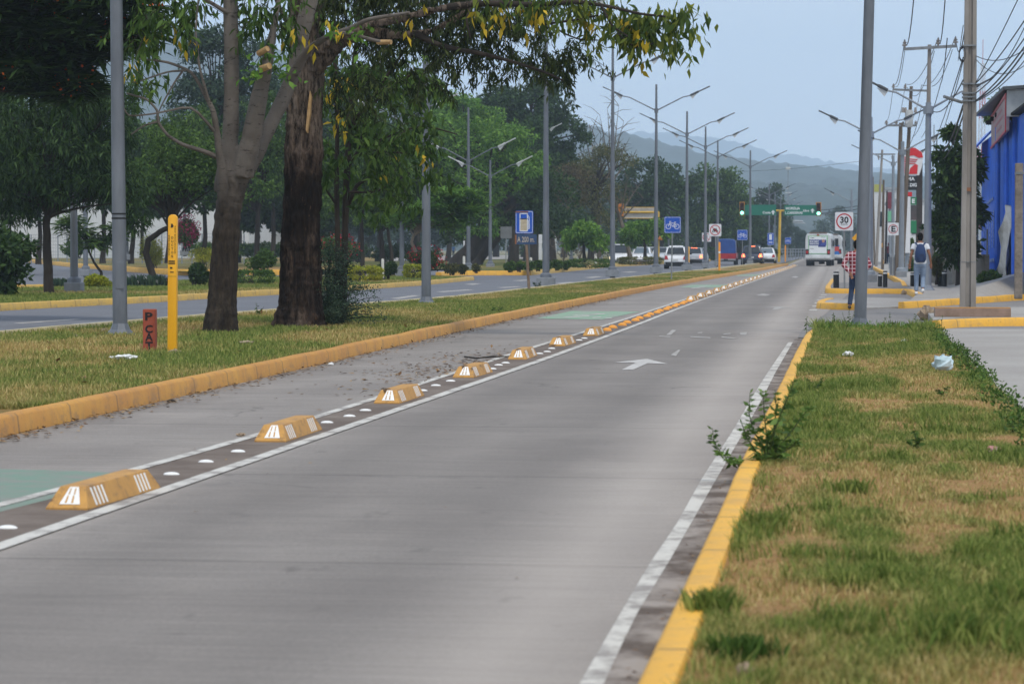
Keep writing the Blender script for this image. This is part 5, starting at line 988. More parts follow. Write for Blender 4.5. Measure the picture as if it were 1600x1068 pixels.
m_blue = flat('sign_blue', C('#1f55b8'), .4); m_sw = flat('sign_white', C('#dcdfe2'), .4); m_red = flat('sign_red', C('#b8242c'), .4); m_post = M('galvanised_post', C('#9b9e9e'), C('#858888'), 3, .5, .5); m_back = M('sign_back', C('#7e8080'), C('#6e7070'), 3, .6, .3)
m_rust = M('rusty_sign_edge', C('#7a5138'), C('#96694a'), 9, .8); m_green_s = flat('sign_green', C('#16705a'), .45)
def rrect(w, h, r=.05, n=4):
    pts = []
    for cx, cz, a0 in ((w / 2 - r, h / 2 - r, 0), (-w / 2 + r, h / 2 - r, 90), (-w / 2 + r, -h / 2 + r, 180), (w / 2 - r, -h / 2 + r, 270)):
        pts += [(cx + r * math.cos(R(a0 + 90 * k / n)), cz + r * math.sin(R(a0 + 90 * k / n))) for k in range(n + 1)]
    return pts
def sign(label, base, x0, y0, x1, y1, face, symbol, cat='road sign', z=.13, Y=None, postr=.028, border=None, group=None, postm=None, zb=None, tilt=0.0):
    """plate between picture points (x0,y0)-(x1,y1); base = foot of its post"""
    b = P(*base, z) if Y is None else Vector((D(base[0], base[1], Y).x, Y, z)); Y = b.y; s = Y / F; w, h = (x1 - x0) * s, (y1 - y0) * s; c = D((x0 + x1) / 2, (y0 + y1) / 2, Y); cl = c - b
    o = thing('road_sign', label, cat, tuple(b), group); mb = MB(); dx = cl.x
    mb.tube([(0, 0, -.1), (dx, 0, cl.z + h * .42)], postr, 10); mb.build('post', postm or m_post, o, world=False, smooth=True)
    mb = MB(); mb.prism([(x + cl.x, q + cl.z) for x, q in rrect(w, h, min(w, h) * .07)], 'y', -.055, -.035); pl = mb.build('plate', face, o, world=False)
    rims = rrect(w * .94, h * .94, min(w, h) * .06); rin = rrect(w * .90, h * .90, min(w, h) * .05)
    if border is not None:
        mb = MB(); n = len(rims); mb.add([(x + cl.x, -.0585, q + cl.z) for x, q in rims] + [(x + cl.x, -.0585, q + cl.z) for x, q in rin], [(k, (k + 1) % n, n + (k + 1) % n, n + k) for k in range(n)]); mb.build('border', border, o, world=False)
    if symbol:
        for nm, mt, fn in symbol: mb = MB(); fn(mb, Vector((cl.x, -.058, cl.z)), w, h); mb.build(nm, mt, o, world=False)
    return o
def seg(mb, c, a, b, w, S): # flat bar from a to b in sign units
    A, B = Vector((a[0] * S, 0, a[1] * S)), Vector((b[0] * S, 0, b[1] * S)); n = (B - A).normalized(); p = Vector((-n.z, 0, n.x)) * w * S / 2
    mb.add([c + v + Vector((0, y, 0)) for y in (0, .006) for v in (A - p, B - p, B + p, A + p)], [(0, 1, 2, 3), (7, 6, 5, 4), (0, 4, 5, 1), (1, 5, 6, 2), (2, 6, 7, 3), (3, 7, 4, 0)])
def bike(mb, c, w, h):
    S = w
    for x in (-.25, .25): mb.ring((c.x + x * S, c.y, c.z - .10 * S), .125 * S, .16 * S, -.001, .005, 24)
    for a, b, q in (((-.25, -.1), (-.15, .16), .035), ((-.15, .10), (.13, .10), .035), ((-.15, .1), (.02, -.1), .035), ((.02, -.1), (.15, .13), .035), ((.02, -.1), (.25, -.1), .035), ((.12, .08), (.25, -.1), .03), ((-.2, .2), (-.08, .2), .035), ((-.15, .16), (-.17, .2), .03), ((.10, .16), (.21, .16), .045), ((.14, .12), (.15, .17), .03)): seg(mb, c, a, b, q, S)
def pump(mb, c, w, h):
    S = w; fr = lambda x0, z0, x1, z1, t: [seg(mb, c, a, b, t, S) for a, b in (((x0, z0), (x1, z0)), ((x1, z0), (x1, z1)), ((x1, z1), (x0, z1)), ((x0, z1), (x0, z0)))]
    fr(-.24, .18, .18, .48, .055); fr(-.24, -.5, .18, .18, .05)
    for a, b in (((.18, .42), (.27, .3)), ((.27, .3), (.30, -.35)), ((.30, -.35), (.24, -.4)), ((.24, -.4), (.24, .1))): seg(mb, c, a, b, .03, S)
def pumpfill(mb, c, w, h): seg(mb, c + Vector((0, .001, 0)), (-.03, -.49), (-.03, .16), .36, w)
def noring(mb, c, w, h):
    mb.ring((c.x, c.y, c.z), .36 * w, .43 * w, -.001, .005, 36); seg(mb, c + Vector((0, -.001, 0)), (-.27, .27), (.27, -.27), .06, w)
def moto(mb, c, w, h):
    for x in (-.15, .15): mb.ring((c.x + x * w, c.y, c.z - .1 * w), .05 * w, .1 * w, .0, .005, 18)
    for a, b, q in (((-.18, .02), (.12, .06), .12), ((-.1, .1), (.0, .12), .09), ((.08, .12), (.16, -.1), .05), ((-.1, -.06), (.08, -.06), .1), ((.04, .15), (.12, .13), .04)): seg(mb, c + Vector((0, .001, 0)), a, b, q, w)
sign('blue square bicycle sign, largest and nearest of the three', (1049, 438), 1038, 338.5, 1064, 364, m_blue, [('bicycle_symbol', m_sw, bike)], border=m_sw)
sign('blue bicycle sign in front of the second pole, between pickup and dark car', (1160, 413), 1152, 359, 1168, 375, m_blue, [('bicycle_symbol', m_sw, bike)], border=m_sw)
sign('blue bicycle sign, smallest and farthest, right of the yellow mast', (1231, 407), 1226.5, 371, 1236, 381, m_blue, [('bicycle_symbol', m_sw, bike)], border=m_sw)
sign('white square sign forbidding motorcycles, the nearer and larger', (1119, 420), 1108, 350, 1127, 369, m_sw, [('motorcycle_symbol', m_black, moto), ('red_ring', m_red, noring)])
sign('white square sign forbidding turns, half behind the lamp post', (1104, 417), 1097, 363.5, 1111, 377.5, m_sw, [('arrow_symbol', m_black, lambda mb, c, w, h: [seg(mb, c, (-.12, -.2), (-.12, .1), .08, w), seg(mb, c, (-.12, .1), (.15, .1), .08, w)]), ('red_ring', m_red, noring)])
fs = sign('faded blue fuel pump sign on a rusty leaning post', (827, 454), 805.5, 329, 833.5, 365, m_blue, [('pump_body', M('peeling_cream', C('#c5b9a0'), C('#a89b83'), 9, .7), pumpfill), ('pump_outline', m_sw, pump)], postr=.045, border=m_sw, postm=M('rusty_wood_post', C('#8a7866'), C('#6d5747'), 5, .85))
b = root_loc(fs); c = D(822, 374, b.y); mb = MB(); w2, h2 = 34 * b.y / F, 15.5 * b.y / F; mb.prism([(c.x + x, c.z + q) for x, q in rrect(w2, h2, .02)], 'y', b.y - .055, b.y - .035); mb.build('distance_plate', M('worn_dark_blue', C('#2a4468'), C('#3a5070'), 5, .6), fs)
mb = MB(); mb.text('A 200 m.', w2 * .8, h2 * .55, (c.x, b.y - .056, c.z), bold=.01); mb.build('lettering', M('faded_letter_paint', C('#c9bfae'), C('#a5937d'), 12, .7), fs)
mb = MB(); mb.box((c.x + 21 * b.y / F, b.y + .3, c.z + .02), (.11, .02, .28)); mb.build('side_plate', m_sw, fs)
mb = MB(); mb.box((c.x - w2 * .47, b.y - .06, c.z), (.05, .012, h2 * .95)); mb.box((D(806, 330, b.y).x + .2, b.y - .062, D(806, 331, b.y).z), (.4, .01, .04)); mb.build('rust_stain', m_rust, fs)
def arrowr(mb, c, w, h): seg(mb, c, (-.3, -.52), (.2, -.52), .14, w); mb.prism([(c.x + .15 * w, c.z - .64 * w), (c.x + .36 * w, c.z - .52 * w), (c.x + .15 * w, c.z - .4 * w)], 'y', c.y, c.y + .006)
sign('blue fuel sign with a white arrow beneath, beside the yellow mast', (1205, 410), 1199, 364, 1209, 382.5, m_blue, [('pump_symbol', m_sw, lambda mb, c, w, h: seg(mb, c + Vector((0, 0, .22 * w)), (0, -.35), (0, .5), .42, w)), ('arrow', m_sw, arrowr)], border=m_sw)
sb_ = sign('blank grey back of a square road sign on a thin post', (790.5, 420), 782, 354, 800, 372.5, m_back, None, z=.3)
th = sign('white square speed limit sign with a red ring', (1319.5, 450), 1305, 331.5, 1333, 360, m_sw, [('red_ring', m_red, lambda mb, c, w, h: mb.ring((c.x, c.y, c.z), .37 * w, .44 * w, -.001, .005, 40))], z=.15)
b = root_loc(th); c = D(1319.3, 343.5, b.y); mb = MB(); mb.text('30', 12.8 * b.y / F, 10 * b.y / F, (c.x, b.y - .057, c.z), bold=.03); mb.text('km/h', 9.5 * b.y / F, 2.6 * b.y / F, (c.x, b.y - .057, D(0, 351.5, b.y).z)); mb.build('lettering', m_black, th)
es = sign('white square parking sign with the letter E in a red ring', (1394.5, 432), 1387, 348, 1404, 367.5, m_sw, [('red_ring', m_red, lambda mb, c, w, h: mb.ring((c.x, c.y, c.z), .36 * w, .42 * w, -.001, .005, 40))], z=.15)
b = root_loc(es); c = D(1396, 357.5, b.y); mb = MB(); mb.text('E', .19, .27, (c.x, b.y - .062, c.z), bold=.025); mb.build('lettering', m_black, es)
m_warn = flat('warning_yellow', C('#e6a51f'), .5)
def diamond(label, base, cx, cy, r, Y, z=.15):
    b = Vector((D(base, 0, Y).x, Y, z)); o = thing('road_sign', label, 'road sign', tuple(b)); c = D(cx, cy, Y); q = r * Y / F; mb = MB(); mb.tube([b, Vector((b.x, Y, c.z + q * .7))], .03, 8); mb.build('post', m_post, o)
    mb = MB(); mb.prism([(c.x - q, c.z), (c.x, c.z - q), (c.x + q, c.z), (c.x, c.z + q)], 'y', Y - .055, Y - .035); mb.build('plate', m_warn, o)
    mb = MB(); mb.prism([(c.x - q * .12, c.z - q * .4), (c.x + q * .12, c.z - q * .4), (c.x + q * .3, c.z + q * .1), (c.x, c.z + q * .5), (c.x - q * .1, c.z + q * .1)], 'y', Y - .061, Y - .052); mb.build('symbol', m_black, o)
diamond('yellow diamond warning sign half behind the large lamp post', 1337, 1340, 372, 9, 130); diamond('yellow diamond warning sign beyond the young man, half hidden', 1446, 1444, 364, 6.5, 105)
# bollards
m_bol = flat('black_bollard', C('#1f2224'), .5)
for i, (px, py, h, w, lab) in enumerate([(1306.5, 449.5, 25, 9, 'black bollard with a white band at the corner by the speed sign'), (1375, 447.5, 20, 6.5, 'shorter black bollard of the pair on the refuge'), (1383, 448.5, 25, 7, 'taller black bollard of the pair on the refuge'), (1425.5, 447, 21, 6.5, 'black bollard left of the young man'), (1435.5, 447, 22, 6, 'black bollard hidden behind the legs of the young man'), (1468.5, 447, 24, 7, 'black bollard with a pale ring, left of the pair near the tree'), (1475.5, 447.5, 24, 7.5, 'black bollard with a pale ring, closer to the tree trunk'), (1411, 427, 13, 4, 'distant black bollard behind the lamp post')]):
    b = P(px, py, .15); s = b.y / F; H = h * s; r = w * s / 2; o = thing('bollard', lab, 'bollard', tuple(b), 'black bollards'); mb = MB(); mb.tube([(0, 0, -.03), (0, 0, H * .84)], r, 16); mb.tube([(0, 0, H * .9), (0, 0, H * .97), (0, 0, H)], [r, r, r * .8], 16); mb.build('body', m_bol, o, world=False, smooth=True)
    mb = MB(); mb.tube([(0, 0, H * .83), (0, 0, H * .91)], r * 1.01, 16); mb.build('white_band', m_refl, o, world=False, smooth=True)

# ---------------------------------------------------------------- traffic signals and gantries
m_mast = M('yellow_mast_paint', C('#d9b13a'), C('#c9a23a'), 2, .5); m_sigh = flat('signal_housing', C('#3a2b20'), .6); m_sigy = flat('signal_yellow', C('#c98a30'), .6)
lit = glow('green_signal_light', C('#8fffd8'), 3.0); unlit_r = flat('unlit_red_lens', C('#4a1518'), .3); unlit_a = flat('unlit_amber_lens', C('#57361a'), .3)
Yg = 245.0; b = D(1217, 408, Yg); b.z = .15
g = thing('signal_mast', 'yellow T shaped mast carrying the two green direction boards', 'gantry', tuple(b)); sg = Yg / F
mb = MB(); mb.tube([b, D(1219, 328, Yg)], [.13, .11], 12); mb.build('mast', m_mast, g, smooth=True); mb = MB(); a1, a2 = D(1166, 328.5, Yg + .15), D(1279, 329.5, Yg + .15); mb.tube([a1, a2], .085, 10); mb.build('cross_arm', m_mast, g, smooth=True)
def board(label, x0, y0, x1, y1, texts, arrow, Y):
    c = D((x0 + x1) / 2, (y0 + y1) / 2, Y); w, h = (x1 - x0) * Y / F, (y1 - y0) * Y / F; o = thing('direction_board', label, 'direction sign', tuple(c), None); mb = MB(); mb.prism([(x, q) for x, q in rrect(w, h, .05)], 'y', -.03, .03); mb.build('plate', m_green_s, o, world=False)
    for t, tx, ty, tw, tht, mt in texts: mb = MB(); p = D(tx, ty, Y) - c; mb.text(t, tw * Y / F, tht * Y / F, (p.x, -.032, p.z), bold=.03); mb.build('lettering', mt, o, world=False)
    p = D(arrow[0], arrow[1], Y) - c; q = 3.4 * Y / F; mb = MB(); mb.prism([(p.x - q * .35, p.z - q), (p.x + q * .35, p.z - q), (p.x + q * .35, p.z - q * .1), (p.x + q, p.z - q * .1), (p.x, p.z + q), (p.x - q, p.z - q * .1), (p.x - q * .35, p.z - q * .1)], 'y', -.036, -.028); mb.build('arrow', m_sw, o, world=False)
m_ghost = flat('faded_sign_lettering', C('#2d8170'), .5)
board('green direction board with faded names and one legible word, left of the mast', 1163.5, 320, 1212.5, 336, [('Cuota', 1198, 332, 12.5, 3.6, m_sw), ('AEROPUERTO', 1186, 324, 34, 3.6, m_ghost)] if False else [('Cuota', 1198, 332, 12.5, 3.6, m_sw)], (1208, 331.5), Yg - .1)
board('green direction board naming a city, right of the mast', 1226, 320.5, 1275.5, 336.5, [('MORELIA', 1239, 325.5, 22, 4.2, m_sw), ('L.CARDENAS', 1240.5, 332.3, 27, 4, m_sw), ('Libre', 1259.5, 329, 9, 3.4, m_sw)], (1269.5, 329), Yg - .1)
def signal(label, x, y0, y1, Y, on=True, hm=None, facing=1):
    c0, c1 = D(x, y1, Y), D(x, y0, Y); H = c1.z - c0.z; o = thing('traffic_light', label, 'traffic light', tuple(c0)); w = .36
    mb = MB(); mb.box((0, 0, H / 2), (w, .28, H)); mb.build('housing', hm or m_sigh, o, bevel=.03, world=False); mb = MB(); mb.box((0, .1, H / 2), (w + .12, .03, H + .12)); mb.build('backplate', m_sigy, o, world=False)
    for k, (nm, mt) in enumerate((('red_lamp', unlit_r), ('amber_lamp', unlit_a), ('green_lamp', lit if on else unlit_a))):
        z = H * (.83 - k * .33); mb = MB(); mb.ball((0, -.14 * facing, z), ((.165 if (k == 2 and on) else .13), .05, (.165 if (k == 2 and on) else .13)), 14, 8); mb.build(nm, mt, o, world=False, smooth=True)
        mb = MB(); mb.ring((0, -.2 * facing, z), .15, .165, -.12, .06, 14, R(10), R(170)); mb.build('visor', m_sigh, o, world=False)
signal('green lit traffic light at the left end of the green boards', 1159.5, 316.5, 335.5, Yg - .2); signal('green lit traffic light at the right end of the green boards', 1279, 317, 336.5, Yg - .2)
Yw = 235.0; b = D(1028.5, 406, Yw); b.z = .15; g = thing('sign_gantry', 'yellow cantilever mast seen from behind with pale board backs', 'gantry', tuple(b)); mb = MB(); mb.tube([b, D(1028.5, 331, Yw)], .12, 10); mb.build('mast', m_mast, g, smooth=True)
mb = MB(); mb.tube([D(972, 331.5, Yw), D(1029.5, 331.5, Yw)], .09, 8); mb.build('cross_arm', m_mast, g); mb = MB(); p0, p1 = D(974, 324, Yw + .15), D(1025, 341, Yw + .15)
mb.box(((p0.x + p1.x) / 2, Yw + .12, (p0.z + p1.z) / 2), (p1.x - p0.x, .04, p0.z - p1.z)); mb.build('board_back', M('pale_board_back', C('#cfcdc8'), C('#b5b3ad'), 2, .6), g)
for y in (324, 341): mb = MB(); mb.tube([D(973, y, Yw), D(1026, y, Yw)], .035, 6); mb.build('board_rail', m_mast, g)
m_or2 = flat('orange_signal_back', C('#d07c33'), .6); signal('orange backed traffic light at the end of the pale gantry', 970, 319, 337, Yw - .3, False, m_or2, -1); signal('orange backed traffic light fixed low on the yellow mast', 1030.5, 358, 374, Yw - .3, False, m_or2, -1)
Yf = 560.0; g = thing('sign_gantry', 'distant thin steel gantry crossing behind the green boards', 'gantry', tuple(Vector((D(1090, 0, Yf).x, Yf, 0)))); mb = MB(); mb.tube([D(1090, 336, Yf), D(1255, 346, Yf)], .22, 6); mb.tube([D(1150, 341, Yf), D(1258, 349, Yf)], .16, 6); mb.build('beam', m_steel2, g)
mb = MB(); mb.tube([D(1091, 336, Yf), D(1091, 396, Yf)], .25, 6); mb.build('leg', m_steel2, g)

# ---------------------------------------------------------------- utility poles, cross-arms and cables
m_cp = M('weathered_concrete_pole', C('#95908a'), C('#7d7771'), 2.2, .85, bump=.3, stretch=(1, 1, .3)); m_wood = M('weathered_wood_pole', C('#6f6458'), C('#544a40'), 4, .9, bump=.4, stretch=(1, 1, .2)); m_tar = M('dark_tarred_pole', C('#302b28'), C('#453c36'), 4, .85); m_ins = flat('porcelain_insulator', C('#8e8780'), .3); m_iron = M('galvanised_iron', C('#8c8f90'), C('#74777a'), 5, .5, .5); m_cable = flat('black_cable', C('#1b1c1f'), .6)
p0 = P(1512, 484, .15); Y = p0.y; s = Y / F; up = thing('utility_pole', 'tall square concrete utility pole with a recessed face, standing behind the low block', 'utility pole', tuple(p0)); wv = 24 * s / 2; wt = 16 * s / 2; top = D(1518, -140, Y)
mb = MB(); rings = []
for t in (0, 1):
    c = p0.lerp(top, t); w = wv * (1 - t) + wt * t; g = w * .34; d = w * .35
    rings.append([(c.x - w, c.y - w, c.z), (c.x - g, c.y - w, c.z), (c.x - g * .8, c.y - w + d, c.z), (c.x + g * .8, c.y - w + d, c.z), (c.x + g, c.y - w, c.z), (c.x + w, c.y - w, c.z), (c.x + w, c.y + w, c.z), (c.x - w, c.y + w, c.z)])
mb.loft(rings); mb.build('pole', m_cp, up)
for y in (131.5, 146, 152, 158, 72, 409): c = D(1514.2 if y < 200 else 1512.5, y, Y); mb = MB(); mb.box(c, (wv * 1.75 if y < 200 else wv * 1.98, wv * 2.0, .035 if y < 200 else .012)); mb.build('band', m_iron, up)
c = D(1512.5, 296, Y); mb = MB(); mb.box(c + Vector((0, -wv * .72, 0)), (.11, .03, .075)); mb.build('rusty_plate', m_rust, up)
mb = MB(); c = D(1503, 85, Y - .25)
for k in range(5): mb.ring((c.x + random.uniform(-.02, .02), c.y, c.z), .075 + k * .008, .085 + k * .008, -.02 - k * .008, -.005 - k * .008, 20)
mb.v = [(c.x + (v[0] - c.x) * .65, v[1], c.z + (v[2] - c.z) * 1.5) for v in mb.v]; mb.build('cable_coil', m_cable, up)
mb = MB(); mb.tube([D(1503, 160, Y - .2), D(1475, 151, Y - .6)], .035, 8); mb.build('lamp_arm', m_iron, up)
blk = P(1520, 495, .15); s = blk.y / F; mb = MB(); w = 116 * s; mb.box((blk.x, blk.y + .2, .15 + .085), (w, .42, .17)); tag(mb.build('concrete_block', M('worn_block_paint', C('#9c8476'), C('#86705f'), 4, .85, bump=.4), bevel=.015), 'long low concrete block with a worn yellow top edge at the pole foot', 'concrete block')
mb = MB(); mb.box((blk.x, blk.y + .2, .325), (w - .01, .41, .012)); y_ = mb.build('painted_top', k_orange, bpy.data.objects['concrete_block'])
for v in y_.data.vertices: pass
def pole(label, px, py, tp, tx, w, mat, z=.15, Y=None, n=8, name='utility_pole'):
    b = P(px, py, z) if Y is None else Vector((D(px, 0, Y).x, Y, z)); Y = b.y; t = D(tx, tp, Y); r = w * Y / F / 2; o = thing(name, label, 'utility pole', tuple(b)); mb = MB(); mb.tube([b - Vector((0, 0, .1)), b.lerp(t, .5), t], [r * 1.1, r, r * .75], n); mb.build('pole', mat, o, smooth=n > 6); return o, Y
def crossarm(o, Y, x0, y0, x1, y1, ins, ih=14, down=False):
    mb = MB(); a, b = D(x0, y0, Y - .15), D(x1, y1, Y - .15); mb.box(a.lerp(b, .5), ((b - a).length, .09, .1), mat=Matrix.Rotation(-math.atan2(b.z - a.z, b.x - a.x), 3, 'Y')); mb.build('cross_arm', m_iron, o); s = Y / F
    for ix in ins:
        t = (ix - x0) / (x1 - x0); c = a.lerp(b, t); h = ih * s * (-1 if down else 1); mb = MB(); mb.tube([c, c + Vector((0, 0, h * .3)), c + Vector((0, 0, h * .35)), c + Vector((0, 0, h * .5)), c + Vector((0, 0, h * .55)), c + Vector((0, 0, h * .75)), c + Vector((0, 0, h * .8)), c + Vector((0, 0, h))], [.035, .035, .09, .09, .045, .075, .04, .03], 8); mb.build('insulator', m_ins, o)
pA, YA = pole('concrete pole with a wide cross arm and three insulators', 1446, 446, 70, 1452.5, 7.5, m_cp); crossarm(pA, YA, 1412, 77, 1495, 72, (1413.5, 1466, 1493))
pB, YB = pole('wooden pole carrying a white transformer', 1411, 0, 135, 1424, 6.5, m_wood, Y=135); crossarm(pB, YB, 1395, 140, 1448, 142, (1396, 1414.5), 9)
mb = MB(); c0, c1 = D(1420, 199, YB - .35), D(1420.5, 172, YB - .35); mb.tube([c0, c0 + Vector((0, 0, .06)), c0.lerp(c1, .92), c1], [.17, .2, .2, .17], 16); mb.build('transformer', M('transformer_grey', C('#b9bcbc'), C('#a3a6a6'), 4, .5), pB, smooth=True, sharp=40)
crossarm(pB, YB, 1409, 197, 1432, 196, (1411, 1431), 7); 
mb = MB()
for k, x in enumerate((1411, 1415, 1430.5)): mb.tube([D(x, 168, YB - .4), D(x, 176, YB - .4)], [.05, .09], 6)
mb.build('bushing', m_ins, pB)
pC, YC = pole('weathered leaning pole behind the parking sign', 1401.5, 431, 192, 1407.5, 7.5, m_wood); crossarm(pC, YC, 1384, 196, 1408, 196, (1385, 1400.5), 8)
pD, YD = pole('tall thin pole with insulators hanging below its cross arm', 1369, 416, 234, 1378.5, 4.4, m_cp); crossarm(pD, YD, 1364, 241, 1399, 241, (1373, 1394.5), 9, True)
pE, _ = pole('brown pole with yellow painted bands', 1379, 420.5, 281, 1380.6, 4.2, m_wood); 
for y in (383, 409): mb = MB(); c = D(1379.3, y, root_loc(pE).y); mb.tube([c + Vector((0, 0, -.13)), c + Vector((0, 0, .13))], .082, 10); mb.build('yellow_band', m_warn, pE)
pole('dark tarred pole next to the banded pole', 1383.5, 412, 298, 1386, 3.2, m_tar); pole('leftmost thin wooden pole of the row, far along the kerb', 1366.5, 414, 276, 1364, 2.8, m_wood); pole('short dark rod behind the tree top', 1462, 0, 212, 1464, 2.0, m_tar, Y=110); pole('thin steel rod standing above the dark green tree', 1459.5, 0, 195, 1459.5, 1.6, m_iron, Y=115)
# rough concrete gate post at the edge
b = P(1590.5, 467, .2); gp = thing('gate_post', 'rough concrete gate post at the end of the blue shutters', 'gate post', tuple(b)); mb = MB(); t = D(1593, 255, b.y); r = 7.2 * b.y / F; mb.box(b.lerp(t, .5), (r * 1.7, r * 1.7, (t - b).length)); mb.build('post', M('rough_post_concrete', C('#8f857a'), C('#6d645b'), 6, .95, bump=.9, bscale=14, bdist=.03), gp, bevel=.03)
mb = MB(); mb.box(t + Vector((0, 0, -.25)), (r * 1.9, r * 1.9, .06)); mb.build('tie', m_iron, gp)
def cable(pts, r, sag=.3, group='overhead cables', label='thin overhead cable between the poles', n=14):
    out = []
    for a, b in zip(pts[:-1], pts[1:]): out += [a.lerp(b, t) - Vector((0, 0, sag * 4 * t * (1 - t))) for t in [k / n for k in range(n)]]
    out.append(pts[-1]); mb = MB(); mb.tube(out, r, 5); return tag(mb.build('overhead_cable', m_cable), label, 'cable', group)
Y0 = p0.y
# three line wires over the cross arms
for k, (xa, xb, xc, nx) in enumerate([((1413.5, 62), (1396, 131), (1385, 188), (1428, -6)), ((1466, 59), (1414.5, 131), (1400.5, 188), (1477, -6)), ((1493, 57), (1440, 133), (1420, 190), (1508, 42))]):
    lab = ['line wire from the left insulator of the wide cross arm', 'line wire from the middle insulator of the wide cross arm', 'line wire from the right insulator of the wide cross arm'][k]
    cable([D(*nx, Y0 + 2), D(*xa, YA - .15), D(*xb, YB - .15), D(*xc, YC + 60)], .014, .55, None, lab)
cable([D(1413.5, 80, YA), D(1400, 135, YB)], .012, .4, None, 'loop of wire below the left insulator of the wide cross arm'); cable([D(1488, 78, YA), D(1456, 135, YA + 8)], .012, .3, None, 'loop of wire below the right insulator of the wide cross arm'); cable([D(1460, 80, YA), D(1418, 137, YB)], .012, .9, None, 'sagging wire between the wide cross arm and the transformer pole')
ends = [((1524, 131), (1606, 24), .03, .25), ((1524, 133), (1604, 36), .022, .9), ((1524, 146), (1606, 52), .03, .35), ((1524, 158), (1606, 66), .036, .3), ((1524, 157), (1607, 72), .04, .5), ((1524, 159), (1608, 86), .024, .4), ((1524, 87), (1606, 74), .022, .55), ((1524, 131), (1592, -4), .024, .1), ((1524, 92), (1609, 96), .018, .9)]
for k, (a, b, r, sg_) in enumerate(ends): cable([D(*a, Y0), D(*b, Y0 - 9)], r * .42, sg_ * .3, 'cables fanning out from the concrete utility pole', 'black cable fanning out from the square concrete pole over the metal roof')
for k, (a, b, Y_, r, sg_) in enumerate([((1505, 90), (1459, 225), 120, .016, .1), ((1505, 125), (1455, 172), 90, .018, .3), ((1505, 165), (1462, 232), 118, .03, .5), ((1505, 180), (1460, 240), 125, .022, .6), ((1505, 40), (1497, 95), 80, .012, .0), ((1505, 95), (1470, 215), 118, .014, .1), ((1452, 150), (1425, 215), 120, .014, .3), ((1440, 165), (1410, 235), 130, .014, .5)]): cable([D(*a, Y0 if a[0] > 1500 else YA), D(*b, Y_)], r * .8, sg_, 'cables running back from the concrete utility pole', 'black cable running back from the square pole towards the farther poles')
for k, (a, b, Y_) in enumerate([((1358, 318), (1282, 328), 250), ((1358, 323), (1281, 333), 250), ((1358, 332), (1280, 334), 252)]): cable([D(*a, 235), D(*b, Y_)], .03, .1, 'wires to the right traffic light', 'wire stretched above the road towards the right traffic light')
cable([D(1110, 268, 420), D(1358, 250, 300)], .022, .4, None, 'long thin wire crossing the sky in front of the hills')
cable([D(1480, 60, Y0), D(1470, 130, Y0 + 20), D(1440, 215, Y0 + 60)], .012, .2, None, 'slack wire hanging left of the square concrete pole')
# red and white lattice mast far away
Ym = 420; mt_ = thing('radio_mast', 'red and white lattice radio mast behind the metal roof', 'radio mast', tuple(Vector((D(1534, 0, Ym).x, Ym, 0)))); m_lr = flat('mast_red', C('#b84a48'), .6); m_lw = flat('mast_white', C('#c9c9cb'), .6)
for k in range(7):
    y0, y1 = 400 - k * 43, 357 - k * 43; w0, w1 = 8.5 - k * .8, 8.5 - (k + 1) * .8; cx0, cx1 = 1530 + k * .9, 1530 + (k + 1) * .9
    mb = MB(); A0 = [D(cx0 - w0, y0, Ym), D(cx0 + w0, y0, Ym), D(cx0, y0, Ym + 1.5)]; A1 = [D(cx1 - w1, y1, Ym), D(cx1 + w1, y1, Ym), D(cx1, y1, Ym + 1.5)]
    for q in range(3):
        mb.tube([A0[q], A1[q]], .06, 4)
        for u in range(4):
            a = A0[q].lerp(A1[q], u / 4); b = A0[(q + 1) % 3].lerp(A1[(q + 1) % 3], (u + 1) / 4); mb.tube([a, b], .035, 3); mb.tube([a, A0[(q + 1) % 3].lerp(A1[(q + 1) % 3], u / 4)], .03, 3)
    mb.build('mast_section', m_lr if k % 2 else m_lw, mt_)
mb = MB(); mb.tube([D(1535.5, 100, Ym), D(1536, 62, Ym)], .04, 4); mb.build('antenna', m_lr, mt_)
mp = pole('distant antenna mast rising over the hill behind the boards', 1232, 0, 256, 1231.5, 1.6, m_steel2, Y=520, z=0)
mb = MB(); mb.box(D(1231.5, 263, 520), (.9, .5, .5)); mb.box(D(1231.5, 301, 520), (1.2, .3, .12)); mb.build('antenna_box', m_lumw, mp[0])
